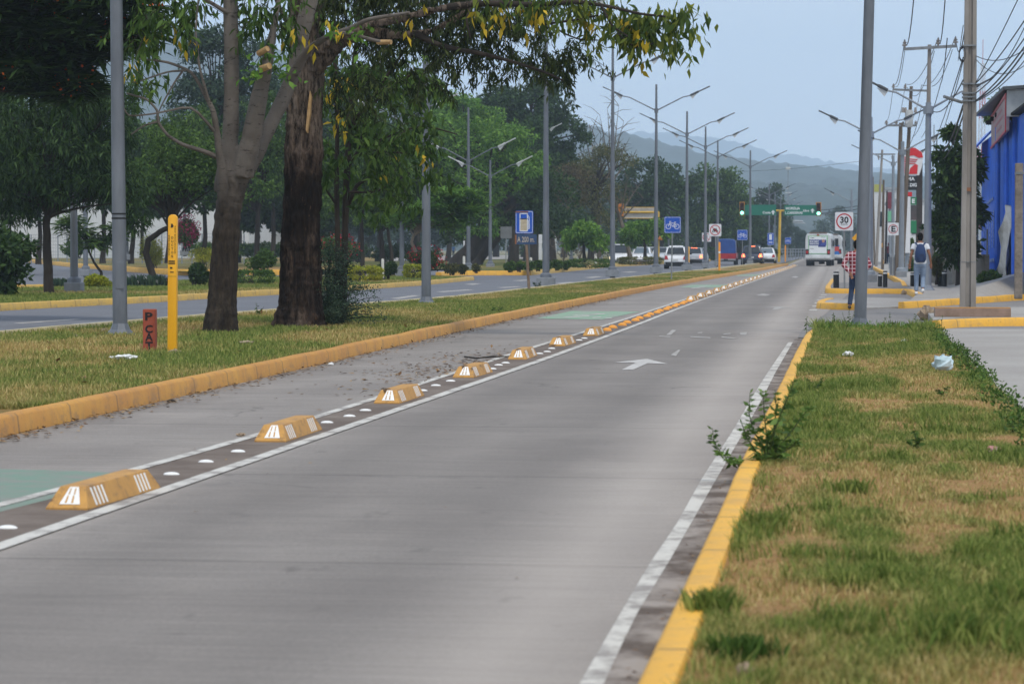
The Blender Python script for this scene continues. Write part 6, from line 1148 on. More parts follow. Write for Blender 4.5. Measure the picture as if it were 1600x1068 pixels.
# ---------------------------------------------------------------- vehicles
m_glass = flat('car_glass', C('#1c2429'), .12, .6); m_glass2 = flat('pale_reflecting_glass', C('#5d6b74'), .15, .6); m_tyre = flat('tyre_rubber', C('#17181a'), .85); m_rim = flat('wheel_rim', C('#8f9296'), .35); m_trim = flat('black_trim', C('#1d1f21'), .6); m_plate = flat('number_plate', C('#c9cac8'), .5)
tail = flat('tail_light_red', C('#a8252b'), .25); brake = glow('lit_brake_light', (1, .16, .06, 1), 4.5); head = glow('headlight_glow', (1, .82, .45, 1), 5.0); headoff = flat('headlight_glass', C('#cfd6da'), .2)
def carring(y, w, z0, z1, wt): return [(-w * .88, y, z0), (-w, y, z0 + .13), (-w, y, z1 - .22), (-wt, y, z1), (wt, y, z1), (w, y, z1 - .22), (w, y, z0 + .13), (w * .88, y, z0)]
def car(label, px, py, col_, cat='car', name='parked_car', W=1.66, L=4.0, Hr=1.5, belt=.95, kind='hatch', brakes=False, toward=False, Y=None, z=0.0, rz=0.0, roofm=None, group=None, rails=False, glassm=None):
    b = P(px, py, z) if Y is None else Vector((D(px, 0, Y).x, Y, z)); o = thing(name, label, cat, tuple(b), group, rz + (math.pi if toward else 0)); w = W / 2; m = M('car_paint_' + kind + label[:14].replace(' ', '_'), col_, tuple(c * .94 for c in col_[:3]) + (1,), 2, .3, 0, spec=.5, coat=.6)
    mb = MB(); nose = belt - .08
    mb.loft([carring(0.0, w * .86, .36, belt - .32, w * .8), carring(.04, w * .95, .30, belt - .14, w * .86), carring(.22, w, .26, belt, w * .93), carring(L * .3, w, .24, belt, w * .94), carring(L * .72, w, .24, belt - .01, w * .93), carring(L * .8, w, .25, nose, w * .88), carring(L - .12, w * .92, .28, nose - .16, w * .74), carring(L, w * .8, .33, nose - .3, w * .6)])
    body = mb.build('body', m, o, smooth=True, world=False, sharp=40)
    yb0, yt0, yt1, yb1 = {'hatch': (.1, .42, L * .58, L * .76), 'suv': (.1, .40, L * .58, L * .75), 'sedan': (.55, 1.15, L * .58, L * .76)}[kind]
    wb, wr = w * .92, w * .74; mb = MB()
    B = [(-wb, yb0, belt - .02), (wb, yb0, belt - .02), (wb, yb1, belt - .02), (-wb, yb1, belt - .02)]; T = [(-wr, yt0, Hr), (wr, yt0, Hr), (wr * .97, yt1, Hr), (-wr * .97, yt1, Hr)]
    mb.add(B + T, [(3, 2, 1, 0), (4, 5, 6, 7), (0, 1, 5, 4), (1, 2, 6, 5), (2, 3, 7, 6), (3, 0, 4, 7)]); mb.build('cabin', roofm or m, o, bevel=.07, smooth=True, world=False, sharp=60)
    for nm, q in (('rear_window', (B[0], B[1], T[1], T[0])), ('side_window', (B[1], B[2], T[2], T[1])), ('windscreen', (B[2], B[3], T[3], T[2])), ('side_window', (B[3], B[0], T[0], T[3]))):
        mb = MB(); mb.panel(q, .012, .16 if 'side' not in nm else .14); mb.build(nm, glassm or m_glass, o, world=False, bevel=.004)
    for sx in (-1, 1):
        for y in (.62, L - .75):
            mb = MB(); mb.tube([(sx * (w - .19), y, .3), (sx * (w + .005), y, .3)], .3, 18); wh = mb.build('wheel', m_tyre, o, world=False, smooth=True, sharp=40); mb = MB(); mb.tube([(sx * (w - .02), y, .3), (sx * (w + .012), y, .3)], .18, 14); r_ = mb.build('rim', m_rim, None); r_.parent = wh
        mb = MB(); mb.panel([(sx * w * .62 - .1 * (sx > 0) * 0, -.005, belt - .34), (sx * w * .93, .03, belt - .34), (sx * w * .88, .1, belt - .06), (sx * w * .7, .04, belt - .10)] if sx > 0 else [(sx * w * .93, .03, belt - .34), (sx * w * .62, -.005, belt - .34), (sx * w * .7, .04, belt - .10), (sx * w * .88, .1, belt - .06)], .03)
        mb.build('tail_light', brake if brakes else tail, o, world=False)
        mb = MB(); mb.box((sx * w * .66, L - .1, nose - .26), (.3, .16, .15)); mb.build('headlight', head if (toward and brakes) else headoff, o, bevel=.02, world=False)
        mb = MB(); mb.box((sx * (w + .09), L * .66, belt + .07), (.17, .09, .13)); mb.build('wing_mirror', m_trim if sx > 0 else m, o, bevel=.02, world=False)
    mb = MB(); mb.box((0, .03, .36), (W * .86, .12, .18)); mb.box((0, L / 2, .24), (W * .8, L * .9, .12)); mb.build('bumper_valance', m_trim, o, bevel=.02, world=False)
    mb = MB(); mb.box((0, -.012, belt - .36), (.34, .02, .13)); mb.build('number_plate', m_plate, o, world=False)
    if brakes and not toward: mb = MB(); mb.box((0, yt0 - .03, Hr - .03), (.5, .06, .05)); mb.build('high_brake_light', brake, o, world=False)
    if rails: mb = MB(); mb.box((0, .95, Hr + .05), (W * .6, .9, .07), taper=.9); mb.build('roof_bar', m, o, bevel=.02, world=False)
    return o
white = C('#e4e6e8')
car('white small hatchback seen from behind, nearest of the moving cars', 1055.5, 420, white, W=1.63, L=3.64, Hr=1.52, belt=.98, rails=True, name='car')
car('silver grey sedan with a lit red tail lamp, right behind the hatchback lamp post', 1083.5, 414.5, C('#9ea3a8'), W=1.62, kind='sedan', L=4.3, Hr=1.45, brakes=True, name='car')
car('white sedan with orange lit lamp, beside the silver one', 1089.5, 412.6, white, W=1.68, kind='sedan', L=4.3, Hr=1.42, brakes=False, name='car')
car('dark blue sport utility car with bright brake lights', 1176, 413.5, C('#1d2b44'), W=1.8, kind='suv', L=4.4, Hr=1.6, belt=1.02, brakes=True, name='car', Y=222)
car('white sedan without lit lamps, beside the dark blue car', 1197.5, 412, C('#d8dce0'), W=1.75, kind='sedan', L=4.4, Hr=1.43, name='car', Y=236, glassm=m_glass2)
car('oncoming white hatchback with its pale windscreen, behind the brown hedge', 1007, 408, white, toward=True, W=1.75, kind='sedan', Hr=1.5, name='car', Y=232, z=.0, glassm=m_glass2)
car('oncoming white pickup like car with one yellow headlight glowing', 973, 409, white, toward=True, W=1.75, kind='suv', Hr=1.75, name='car', Y=225, brakes=True)
car('oncoming silver car almost hidden behind the yellow mast', 1036, 406, C('#b9bec4'), toward=True, W=1.7, kind='sedan', name='car', Y=262)
car('white car entering behind the white gantry, partly hidden', 1020, 405, white, toward=True, W=1.7, kind='sedan', name='car', Y=275)
rc = car('red car parked across the park path beyond the leaning trunk', 756, 398, C('#a81c28'), W=1.75, kind='suv', L=3.9, Hr=1.65, name='parked_car', Y=330, rz=.9, z=.1)
# pickup with tarpaulin
b = P(1134, 413.8, 0); o = thing('pickup_truck', 'red pickup truck with a tall blue tarpaulin over its bed', 'pickup truck', tuple(b)); redp = M('red_pickup_paint', C('#b21f2c'), C('#9c1b27'), 2, .35, coat=.5); w = .88
mb = MB(); mb.loft([carring(0, w * .98, .5, .98, w * .96), carring(.05, w, .46, 1.0, w * .98), carring(2.0, w, .45, 1.0, w * .98), carring(4.3, w, .42, 1.02, w * .94), carring(5.0, w * .95, .45, .92, w * .85)]); mb.build('body', redp, o, world=False, smooth=True, sharp=40)
mb = MB(); tw_ = .84; R_ = lambda y, k, h: [(-tw_ * k, y, .97), (-tw_ * k, y, h * .72), (-tw_ * k * .94, y, h * .93), (-tw_ * k * .7, y, h), (0, y, h + .03), (tw_ * k * .7, y, h), (tw_ * k * .94, y, h * .93), (tw_ * k, y, h * .72), (tw_ * k, y, .97)]
mb.loft([R_(.0, .99, 2.12), R_(.5, 1, 2.17), R_(1.0, .985, 2.1), R_(1.5, 1, 2.16), R_(2.1, .99, 2.1)]); mb.build('tarpaulin', M('blue_tarpaulin', C('#21427f'), C('#2c539a'), 2, .6, bump=.5, bscale=5, bdist=.05), o, world=False, smooth=True, sharp=50)
mb = MB(); mb.box((0, 2.9, 1.3), (1.5, 1.5, .62), taper=.85); mb.build('cab', redp, o, bevel=.06, world=False); mb = MB(); mb.box((0, 2.12, 1.36), (1.1, .03, .32)); mb.build('rear_window', m_glass, o, world=False)
mb = MB(); mb.box((0, -.06, .44), (1.68, .14, .16)); mb.build('bumper', m_rim, o, bevel=.02, world=False); mb = MB(); mb.box((0, .4, .36), (1.3, .9, .14)); mb.box((0, -.135, .45), (.36, .01, .12)); mb.build('underbody', m_trim, o, world=False)
for sx in (-1, 1):
    for y in (.95, 4.1): mb = MB(); mb.tube([(sx * (w - .24), y, .35), (sx * w, y, .35)], .35, 18); mb.build('wheel', m_tyre, o, world=False, smooth=True, sharp=40)
    mb = MB(); mb.box((sx * w * .93, -.01, .78), (.1, .04, .3)); mb.build('tail_light', tail, o, world=False); mb = MB(); mb.box((sx * (w + .12), 3.3, 1.2), (.2, .06, .25)); mb.build('wing_mirror', m_trim, o, world=False)
mb = MB(); mb.tube([(.86, .02, .95), (.86, .02, 2.1)], .02, 6); mb.build('frame_pole', m_rim, o, world=False)
# minibus with poster, and the one in front of it
def bus(label, px, py, Y, W, Hh, L, rz, poster, seed=0):
    b = Vector((D(px, py, Y).x, Y, 0)); o = thing('minibus', label, 'minibus', tuple(b), None, rz); m = M('white_bus_paint', C('#d5d8d9'), C('#b9bdbf'), 1.5, .45, coat=.3); w = W / 2
    def rg(y, k, zt, zb=.5): return [(-w * k, y, zb), (-w * k, y, zt - .55), (-w * k * .96, y, zt - .25), (-w * k * .86, y, zt - .07), (-w * k * .6, y, zt), (w * k * .6, y, zt), (w * k * .86, y, zt - .07), (w * k * .96, y, zt - .25), (w * k, y, zt - .55), (w * k, y, zb)]
    mb = MB(); mb.loft([rg(0, .97, Hh - .06), rg(.08, 1, Hh), rg(L - .5, 1, Hh), rg(L, .94, Hh - .4)]); mb.build('body', m, o, world=False, smooth=True, sharp=40)
    mb = MB(); mb.box((0, -.1, .72), (W * .99, .26, .26)); mb.build('rear_bumper', m, o, bevel=.04, world=False); mb = MB(); mb.box((0, .4, .48), (W * .86, .7, .30)); mb.build('underbody', m_trim, o, world=False)
    for sx in (-1, 1):
        for y in (1.3, L - 1.1): mb = MB(); mb.tube([(sx * (w - .42), y, .42), (sx * (w - .02), y, .42)], .42, 18); mb.build('wheel', m_tyre, o, world=False, smooth=True, sharp=40)
        mb = MB(); mb.box((sx * w * .84, -.015, 1.12), (.26, .05, .42)); mb.build('light_cluster', m_trim, o, world=False, bevel=.01); mb = MB(); mb.box((sx * w * .84, -.045, 1.1), (.18, .03, .22)); mb.build('tail_light', tail, o, world=False)
        mb = MB(); mb.panel([(sx * w, L * .1, 1.45), (sx * w, L * .93, 1.45), (sx * w, L * .93, 2.15), (sx * w, L * .1, 2.15)] if sx > 0 else [(sx * w, L * .93, 1.45), (sx * w, L * .1, 1.45), (sx * w, L * .1, 2.15), (sx * w, L * .93, 2.15)], .012); mb.build('side_windows', m_glass, o, world=False)
        mb = MB(); mb.box((sx * (w + .16), L - .3, 1.8), (.2, .1, .5)); mb.build('wing_mirror', m_trim, o, world=False, bevel=.02)
    mb = MB(); mb.box((0, .1, Hh + .02), (W * .7, .25, .07)); mb.build('roof_rack', M('rusty_rack', C('#6b4a3c'), C('#7f6a5c'), 6), o, world=False); mb = MB(); mb.prism([(-.14, Hh - .22), (.14, Hh - .22), (0, Hh - .04)], 'y', -.03, .0); mb.build('roof_lamp', flat('amber_lamp', C('#9c4a2c')), o, world=False)
    if poster:
        pw, ph, pz = 1.5, 1.42, 1.68; mb = MB(); mb.box((0, -.02, pz), (pw, .03, ph)); mb.build('poster_frame', flat('poster_green', C('#4fae5a')), o, world=False); mb = MB(); mb.box((0, -.03, pz), (pw - .1, .03, ph - .08)); mb.build('poster', flat('poster_white', C('#dfe3e6')), o, world=False)
        mb = MB(); mb.box((-.02, -.042, pz + .18), (pw - .14, .02, .46)); mb.box((.32, -.044, pz - .1), (.6, .02, .14)); mb.build('poster_band', flat('poster_navy', C('#2f3c82')), o, world=False)
        mb = MB(); mb.text('BUSCAMOS', .72, .14, (-.3, -.056, pz + .27), bold=.03); mb.text('OPERADORES', .74, .14, (-.3, -.056, pz + .09), bold=.03); mb.build('poster_lettering', m_sw, o, world=False)
        mb = MB(); mb.ball((.42, -.05, pz + .3), (.12, .012, .14), 14, 8); mb.build('poster_portrait', flat('portrait_skin', C('#b98a72')), o, world=False, smooth=True); mb = MB(); mb.prism([(.2, pz - .03), (.6, pz - .03), (.6, pz + .16), (.46, pz + .2), (.3, pz + .14)], 'y', -.06, -.05); mb.build('poster_figure', flat('portrait_cloth', C('#3b4f9c')), o, world=False)
        mb = MB(); mb.text('>>>', .34, .09, (.42, -.046, pz + .6)); mb.text('>>>', .3, .09, (-.5, -.046, pz - .3)); mb.box((-.45, -.045, pz + .55), (.3, .01, .04)); mb.build('poster_chevrons', m_trim, o, world=False)
    else:
        mb = MB(); mb.box((0, -.02, 1.95), (W * .7, .03, .6)); mb.build('rear_window', m_glass, o, world=False); mb = MB(); mb.box((w * .55, -.035, 1.35), (.45, .02, .4)); mb.build('red_blue_sticker', flat('sticker_red', C('#c4463f')), o, world=False)
        mb = MB(); mb.box((w * .6, -.035, 1.6), (.4, .02, .12)); mb.ball((w * .6, -.03, .98), (.26, .02, .2), 14, 8); mb.build('blue_sticker', flat('sticker_blue', C('#2d6fb8')), o, world=False)
    return o
bus('white minibus with a green framed recruiting poster across its back', 1278, 415, 215, 2.02, 2.62, 6.4, -.05, True); bus('second white minibus with a blue and red sticker, half hidden by the first', 1297, 411, 238, 2.05, 2.6, 6.4, -.02, False)

# ---------------------------------------------------------------- people
def remeshed(mb, voxel, smooth=6):
    me = mb.mesh('t'); o = bpy.data.objects.new('t', me); col.objects.link(o); r = o.modifiers.new('r', 'REMESH'); r.mode = 'VOXEL'; r.voxel_size = voxel; r.use_smooth_shade = True
    s = o.modifiers.new('s', 'SMOOTH'); s.iterations = smooth; s.factor = .5; bpy.context.view_layer.update(); out = bpy.data.meshes.new_from_object(o.evaluated_get(bpy.context.evaluated_depsgraph_get())); bpy.data.objects.remove(o); return out
def ell(c, a, b, n=20): return [(c[0] + a * math.cos(2 * math.pi * k / n), c[1] + b * math.sin(2 * math.pi * k / n), c[2]) for k in range(n)]
m_skin = M('brown_skin', C('#9a6a4e'), C('#8a5c44'), 6, .55); m_hair = M('black_hair', C('#0d0b0a'), C('#171210'), 12, .9, spec=.1)
def person(label, base, H, shirt, trous, shoe, joints, sleeve, bend=0.0, tor=1.0, group=None, headdx=0.0, rz=0.0):
    """joints: for side s in 'l','r': elbow, wrist, hand direction, knee, ankle, toe (local metres for a 1.75 m figure; back to the camera, facing +y)"""
    k = H / 1.75; o = thing('person', label, 'person', tuple(base), group, rz); V = Vector; S = lambda v: V(v) * k; mb = MB(); cl = MB(); tr = MB()
    def torso(m, g, z0, z1):
        rs = [(.86, .150, .105), (.93, .168, .118), (1.02, .155, .108), (1.14, .150, .102), (1.27, .172, .112), (1.37, .188, .11), (1.43, .175, .095), (1.475, .10, .075), (1.52, .056, .056)]
        m.loft([ell((headdx * max(0, z - 1.0) * k, bend * max(0, z - .95) * k, z * k), (a * tor + g) * k, (b + g) * k) for z, a, b in rs if z0 <= z <= z1])
    torso(mb, -.005, .86, 1.52); torso(cl, .016, .86, 1.475); top = V((headdx * .52, bend * .55, 0)); hc = S(V((headdx * .75, bend * .75 + .015, 1.635)))
    mb.tube([S(V((0, 0, 1.44)) + top), S(V((0, .0, 1.58)) + top)], [.058 * k, .052 * k], 12); mb.ball(hc, (.074 * k, .095 * k, .115 * k), 18, 14); mb.ball(hc + S((0, .035, -.055)), (.052 * k, .06 * k, .06 * k), 14, 10); mb.ball(hc + S((0, .1, -.015)), (.014 * k, .02 * k, .026 * k), 8, 6)
    for sx in (-1, 1): mb.ball(hc + S((sx * .075, .0, -.01)), (.012 * k, .02 * k, .032 * k), 8, 8)
    tr.loft([ell((0, 0, z * k), a * k * tor, b * k) for z, a, b in ((.80, .165, .12), (.88, .172, .125), (.95, .165, .118), (1.0, .158, .112))])
    for sx, q in ((-1, joints['l']), (1, joints['r'])):
        sh = S(V((sx * .175 * tor, 0, 1.405)) + top * .8); e, w_ = S(q['elbow']), S(q['wrist']); mb.tube([sh, sh.lerp(e, .5), e, e.lerp(w_, .4), w_], [.052 * k, .046 * k, .037 * k, .037 * k, .026 * k], 12)
        hd = V(q['hand']).normalized(); side = hd.cross(V((0, 1, 0))).normalized() if abs(hd.y) < .9 else V((1, 0, 0)); nrm = hd.cross(side); pc = w_ + hd * .05 * k
        mb.tube([w_, w_ + hd * .045 * k, w_ + hd * .095 * k], [.027 * k, .038 * k, .034 * k], 10, sq=.55)
        for f, (off, ln) in enumerate(((-.030, .068), (-.010, .078), (.010, .072), (.030, .056))):
            r0 = w_ + hd * .088 * k + side * off * k; cv = nrm * .4 * (-1 if sx > 0 else 1); mb.tube([r0, r0 + (hd + cv * .25).normalized() * ln * .5 * k, r0 + (hd + cv * .6).normalized() * ln * k], [.0095 * k, .0088 * k, .007 * k], 7)
        r0 = w_ + hd * .03 * k + side * -.030 * k; mb.tube([r0, r0 + (hd * .6 - side).normalized() * .035 * k, r0 + (hd - side * .55).normalized() * .075 * k], [.012 * k, .010 * k, .008 * k], 7)
        se = sh.lerp(e, 1.0) if sleeve > 1 else sh.lerp(e, sleeve); pts = [sh - V((sx * .05 * k, 0, 0)), sh, sh.lerp(e, .5), se] + ([e.lerp(w_, .5), e.lerp(w_, .94)] if sleeve > 1 else []); pts = pts if sleeve > .55 else [pts[0], pts[1], se]
        cl.tube(pts, [.075 * k, .072 * k, .066 * k, .06 * k, .055 * k, .045 * k][:len(pts)] if len(pts) > 3 else [.075 * k, .074 * k, .078 * k], 14)
        hp, kn, an, toe = S((sx * .085, 0, .90)), S(q['knee']), S(q['ankle']), S(q['toe']); mb.tube([hp, hp.lerp(kn, .5), kn, kn.lerp(an, .35), an], [.08 * k, .072 * k, .052 * k, .05 * k, .034 * k], 12); mb.tube([an, an.lerp(toe, .6), toe], [.036 * k, .034 * k, .02 * k], 10)
        tr.tube([hp + V((0, 0, .02)), hp.lerp(kn, .5), kn, kn.lerp(an, .5), an + (kn - an) * .08], [.096 * k, .088 * k, .07 * k, .064 * k, .06 * k], 14)
        sm = MB(); d_ = (toe - an); heel = an - V((d_.x, d_.y, 0)).normalized() * .045 * k; f0 = V((heel.x, heel.y, min(an.z - .055 * k, heel.z) if q.get('lift') is None else an.z - .06 * k)); t0 = V((toe.x, toe.y, toe.z)); sm.tube([f0 + V((0, 0, .045 * k)), an.lerp(f0, .4) + V((0, 0, .0)), f0.lerp(t0, .55) + V((0, 0, .03 * k)), t0 + V((0, 0, .02 * k))], [.04 * k, .047 * k, .044 * k, .03 * k], 12)
        link('shoe', remeshed(sm, .01, 3), shoe, o, world=False)
    body = link('body', remeshed(mb, .0095, 3), m_skin, o, world=False); link('trousers', remeshed(tr, .016, 5), trous, o, world=False); link('shirt', remeshed(cl, .014, 5), shirt, o, world=False)
    hb = MB(); hb.ball(hc + S((0, -.018, .022)), (.084 * k, .098 * k, .112 * k), 18, 12); hb.ball(hc + S((0, -.035, -.045)), (.07 * k, .07 * k, .06 * k), 14, 10); link('hair', remeshed(hb, .012, 3), m_hair, o, world=False)
    eb = MB()
    for sx in (-1, 1): eb.ball(hc + S((sx * .03, .088, .01)), .009 * k, 8, 6)
    eb.build('eyes', m_black, body, world=False, smooth=True); ms = MB(); ms.box(hc + S((0, .088, -.062)), (.04 * k, .012 * k, .008 * k)); ms.build('mouth', flat('lips', C('#7d4a3e')), body, world=False)
    return o, k
m_tee = M('white_tee_cotton', C('#dfe2e6'), C('#cdd1d6'), 5, .85, bump=.3, bscale=9, bdist=.02); m_jean = M('pale_blue_denim', C('#8797ab'), C('#6d7e95'), 5, .85, bump=.4, bscale=12, bdist=.02); m_jeand = M('dark_blue_denim', C('#2c3f5c'), C('#223148'), 5, .85, bump=.4, bscale=12, bdist=.02)
m_shoew = flat('white_trainers', C('#dcdcdc'), .6); m_shoed = flat('dark_shoes', C('#2a2724'), .6)
def plaid():
    t = NT('red_checked_cloth'); v = t.coord(); sx = t.n('ShaderNodeSeparateXYZ'); t.l(v, sx.inputs[0])
    def band(s, f):
        a = t.n('ShaderNodeMath', operation='MULTIPLY'); t.l(s, a.inputs[0]); a.inputs[1].default_value = f; b = t.n('ShaderNodeMath', operation='FRACT'); t.l(a.outputs[0], b.inputs[0]); return t.ramp(b.outputs[0], [(.74, 0.0), (.8, 1.0)])
    a, b = band(sx.outputs[0], 11), band(sx.outputs[2], 11); c = t.mix(a, C('#7a1526'), C('#cdb2b6')); d = t.mix(b, c, C('#cdb2b6')); d = t.mix(t.mix(a, b, b, 'MULTIPLY') if False else .0, d, d)
    e = band(sx.outputs[0], 17); t.base(d); t.b.inputs['Roughness'].default_value = .85; return t.m
m_plaid = plaid()
pb = P(1437.5, 461, .15); bp, k = person('young man seen from behind in white tee shirt with a dark blue rucksack', pb, 1.74, m_tee, m_jean, m_shoew,
    {'l': dict(elbow=(-.25, -.05, 1.14), wrist=(-.285, .0, .90), hand=(-.05, .1, -1), knee=(-.10, .01, .5), ankle=(-.105, -.02, .09), toe=(-.115, .14, .035)),
     'r': dict(elbow=(.26, -.04, 1.14), wrist=(.30, .04, .90), hand=(.05, .15, -1), knee=(.085, .08, .50), ankle=(.075, -.14, .17), toe=(.085, -.02, .06), lift=1)}, .45)
mb = MB(); q = [(.93, .11, .06), (.98, .145, .10), (1.08, .16, .12), (1.22, .15, .12), (1.34, .125, .10), (1.42, .085, .06), (1.45, .04, .03)]
mb.loft([[(math.copysign(abs(math.cos(2 * math.pi * j / 24)) ** .7, math.cos(2 * math.pi * j / 24)) * a * k, (-.20 + math.copysign(abs(math.sin(2 * math.pi * j / 24)) ** .7, math.sin(2 * math.pi * j / 24)) * b_) * k, z * k) for j in range(24)] for z, a, b_ in q])
m_pack = M('navy_rucksack', C('#1e3256'), C('#26406c'), 6, .7, bump=.3, bscale=20); sac = thing('rucksack', 'dark blue rucksack worn on the back of the young man', 'rucksack', tuple(pb)); mb.build('bag', m_pack, sac, world=False, smooth=True)
mb = MB(); mb.loft([[(math.cos(2 * math.pi * j / 20) * a * k, (-.285 + math.sin(2 * math.pi * j / 20) * .05) * k, z * k) for j in range(20)] for z, a in ((.96, .09), (1.0, .115), (1.12, .12), (1.17, .10))]); mb.build('front_pocket', M('navy_pocket', C('#23395f'), C('#1a2b4b'), 6, .7), sac, world=False, smooth=True)
for sx in (-1, 1): mb = MB(); mb.tube([S_ * k for S_ in (Vector((sx * .05, -.17, 1.36)), Vector((sx * .10, -.13, 1.44)), Vector((sx * .135, -.07, 1.475)), Vector((sx * .14, .02, 1.485)), Vector((sx * .14, .12, 1.42)), Vector((sx * .13, .14, 1.25)), Vector((sx * .15, .05, 1.05)), Vector((sx * .14, -.12, 1.0)))], .022 * k, 8, sq=.5); mb.build('strap', m_pack, sac, world=False, smooth=True)
pb = P(1338, 484, .0); person('man in a red and white checked shirt and dark jeans, behind the lamp post', pb, 1.66, m_plaid, m_jeand, m_shoed,
    {'l': dict(elbow=(-.335, -.10, 1.13), wrist=(-.15, -.17, .93), hand=(.35, .0, -1), knee=(-.12, .10, .5), ankle=(-.17, -.04, .10), toe=(-.17, .10, .035)),
     'r': dict(elbow=(.335, -.10, 1.13), wrist=(.15, -.17, .93), hand=(-.35, .0, -1), knee=(.10, .16, .5), ankle=(.09, .20, .09), toe=(.1, .36, .035))}, 1.5, tor=1.05)
st_ = {'l': dict(elbow=(-.25, -.02, 1.14), wrist=(-.26, .05, .92), hand=(0, .1, -1), knee=(-.09, .03, .5), ankle=(-.10, 0, .09), toe=(-.1, .14, .035)), 'r': dict(elbow=(.25, -.02, 1.14), wrist=(.26, .05, .92), hand=(0, .1, -1), knee=(.09, .06, .5), ankle=(.08, -.05, .09), toe=(.09, .1, .035))}
person('distant pedestrian in dark clothes on the park path', P(796, 405.5, .16), 1.7, M('dark_cloth', C('#2b2f3a'), C('#1f222a')), m_jeand, m_shoed, st_, 1.5); person('distant pedestrian in a pale blue shirt on the park path', P(807, 405.5, .16), 1.6, M('pale_blue_cloth', C('#9db8d8'), C('#8aa5c6')), M('khaki_cloth', C('#8a7c68'), C('#77695a')), m_shoed, st_, .5)
person('distant person in a blue top near the white wall of the park', P(786, 401, .16) + Vector((-7, 0, 0)), 1.65, M('blue_cloth', C('#4f86c6'), C('#3d72b2')), m_jeand, m_shoed, st_, .5)
rp, k = person('distant person in red with a pink cap behind the grey cabinet', P(1388.5, 412, .15), 1.7, M('dark_red_cloth', C('#7d2233'), C('#641a28')), m_jeand, m_shoed, st_, 1.5); mb = MB(); mb.ball((0, 0, 1.68 * k), (.1, .12, .07), 14, 6, half=True); mb.box((.1, .06, 1.69 * k), (.16, .14, .02)); mb.build('pink_cap', flat('pink_cloth', C('#d65a78')), rp, world=False, smooth=True)

# ---------------------------------------------------------------- buildings, walls, billboards
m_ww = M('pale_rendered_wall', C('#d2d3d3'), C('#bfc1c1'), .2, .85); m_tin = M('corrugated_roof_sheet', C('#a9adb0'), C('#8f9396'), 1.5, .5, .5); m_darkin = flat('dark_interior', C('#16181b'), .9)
def corr(mb, p0, p1, z0, z1, n, amp=.05, nrm=Vector((-1, 0, 0))):       # corrugated vertical sheet between two ground points
    ring = []; 
    for i in range(n * 2 + 1):
        t = i / (n * 2); p = p0.lerp(p1, t) + nrm * (amp if i % 2 else 0); ring.append(p)
    a = [(p.x, p.y, z0) for p in ring] + [(p.x, p.y, z1) for p in ring]; m = len(ring); mb.add(a, [(i, i + 1, m + i + 1, m + i) for i in range(m - 1)])
    b_ = [((p - nrm * .06).x, (p - nrm * .06).y, z0) for p in ring] + [((p - nrm * .06).x, (p - nrm * .06).y, z1) for p in ring]; mb.add(b_, [(m + i, m + i + 1, i + 1, i) for i in range(m - 1)])
W_ = thing('warehouse', 'long pale warehouse behind the lawn and its fence on the far side', 'warehouse', tuple(P(120, 392, .1)))
Yw_ = 315; x0, x1 = D(-260, 0, Yw_).x, D(388, 0, Yw_).x; zt = D(0, 262, Yw_).z; mb = MB(); mb.box(((x0 + x1) / 2, Yw_ + 20, zt / 2), (x1 - x0, 40, zt)); mb.build('wall', m_ww, W_)
mb = MB(); mb.prism([(Yw_ - 1, zt - .02), (Yw_ + 41, zt - .02), (Yw_ + 20, zt + 3.4)], 'x', x0 - .6, x1 + .6); mb.build('roof', m_tin, W_)
for k in range(9): mb = MB(); xx = x0 + (k + .5) * (x1 - x0) / 9; mb.box((xx, Yw_ - .03, zt * .72), (2.6, .08, 1.0)); mb.build('window', m_glass2, W_)
br = thing('boundary_wall', 'low brick wall topped with wire behind the hedge, between the trunks', 'wall', tuple(D(395, 395, 230))); mb = MB(); a, b = D(372, 0, 230), D(620, 0, 250); h0 = D(0, 377, 230).z; mb.box(((a.x + b.x) / 2, 240, h0 / 2), (b.x - a.x, .3, h0), rz=math.atan2(20, b.x - a.x)); mb.build('wall', M('brown_brick_wall', C('#7a6355'), C('#66544a'), 3, .9), br)
fn = thing('wire_fence', 'wire fence on posts in front of the pale warehouse', 'fence', tuple(P(60, 398, .15))); mb = MB(); a, b = D(-60, 0, 225), D(380, 0, 200); zt_ = D(0, 366, 212).z
for k in range(31):
    t = k / 30; p = a.lerp(b, t); fp = MB(); fp.tube([(p.x, p.y, 0), (p.x, p.y, zt_)], .05, 6); fp.build('fence_post', m_steel2, fn)
for z in np.linspace(.3, zt_, 9): mb.tube([(a.x, a.y, z), (b.x, b.y, z)], .012, 4)
for k in range(120): p = a.lerp(b, k / 120); mb.tube([(p.x, p.y, .2), (p.x, p.y, zt_)], .008, 3)
mb.build('wire_mesh', m_steel2, fn)
fw = thing('park_wall', 'white wall section glimpsed behind the trees of the park', 'wall', tuple(D(735, 395, 300))); mb = MB(); a, b = D(724, 0, 300), D(745, 0, 300); mb.box(((a.x + b.x) / 2, 300, 1.6), (b.x - a.x, .3, 3.4)); mb.build('wall', m_ww, fw)
fw = thing('park_wall', 'row of pale gate panels behind the fuel sign post', 'wall', tuple(D(850, 395, 300))); mb = MB()
for k in range(7): x = D(822 + k * 7.5, 0, 300).x; q = MB(); q.box((x, 300, 1.4), (.36, .2, 2.9)); q.build('panel', m_ww, fw)
fr = thing('far_fence', 'low pale railing below the cypress trees', 'fence', tuple(D(1240, 398, 330))); mb = MB(); a, b = D(1180, 0, 330), D(1262, 0, 330)
for k in range(20): p = a.lerp(b, k / 19); q = MB(); q.box((p.x, p.y, .7), (.12, .1, 1.3)); q.build('rail_post', m_steel2, fr)
for z in (.5, .9, 1.25): mb.tube([(a.x, a.y, z), (b.x, b.y, z)], .05, 4)
mb.build('rail', m_steel2, fr)
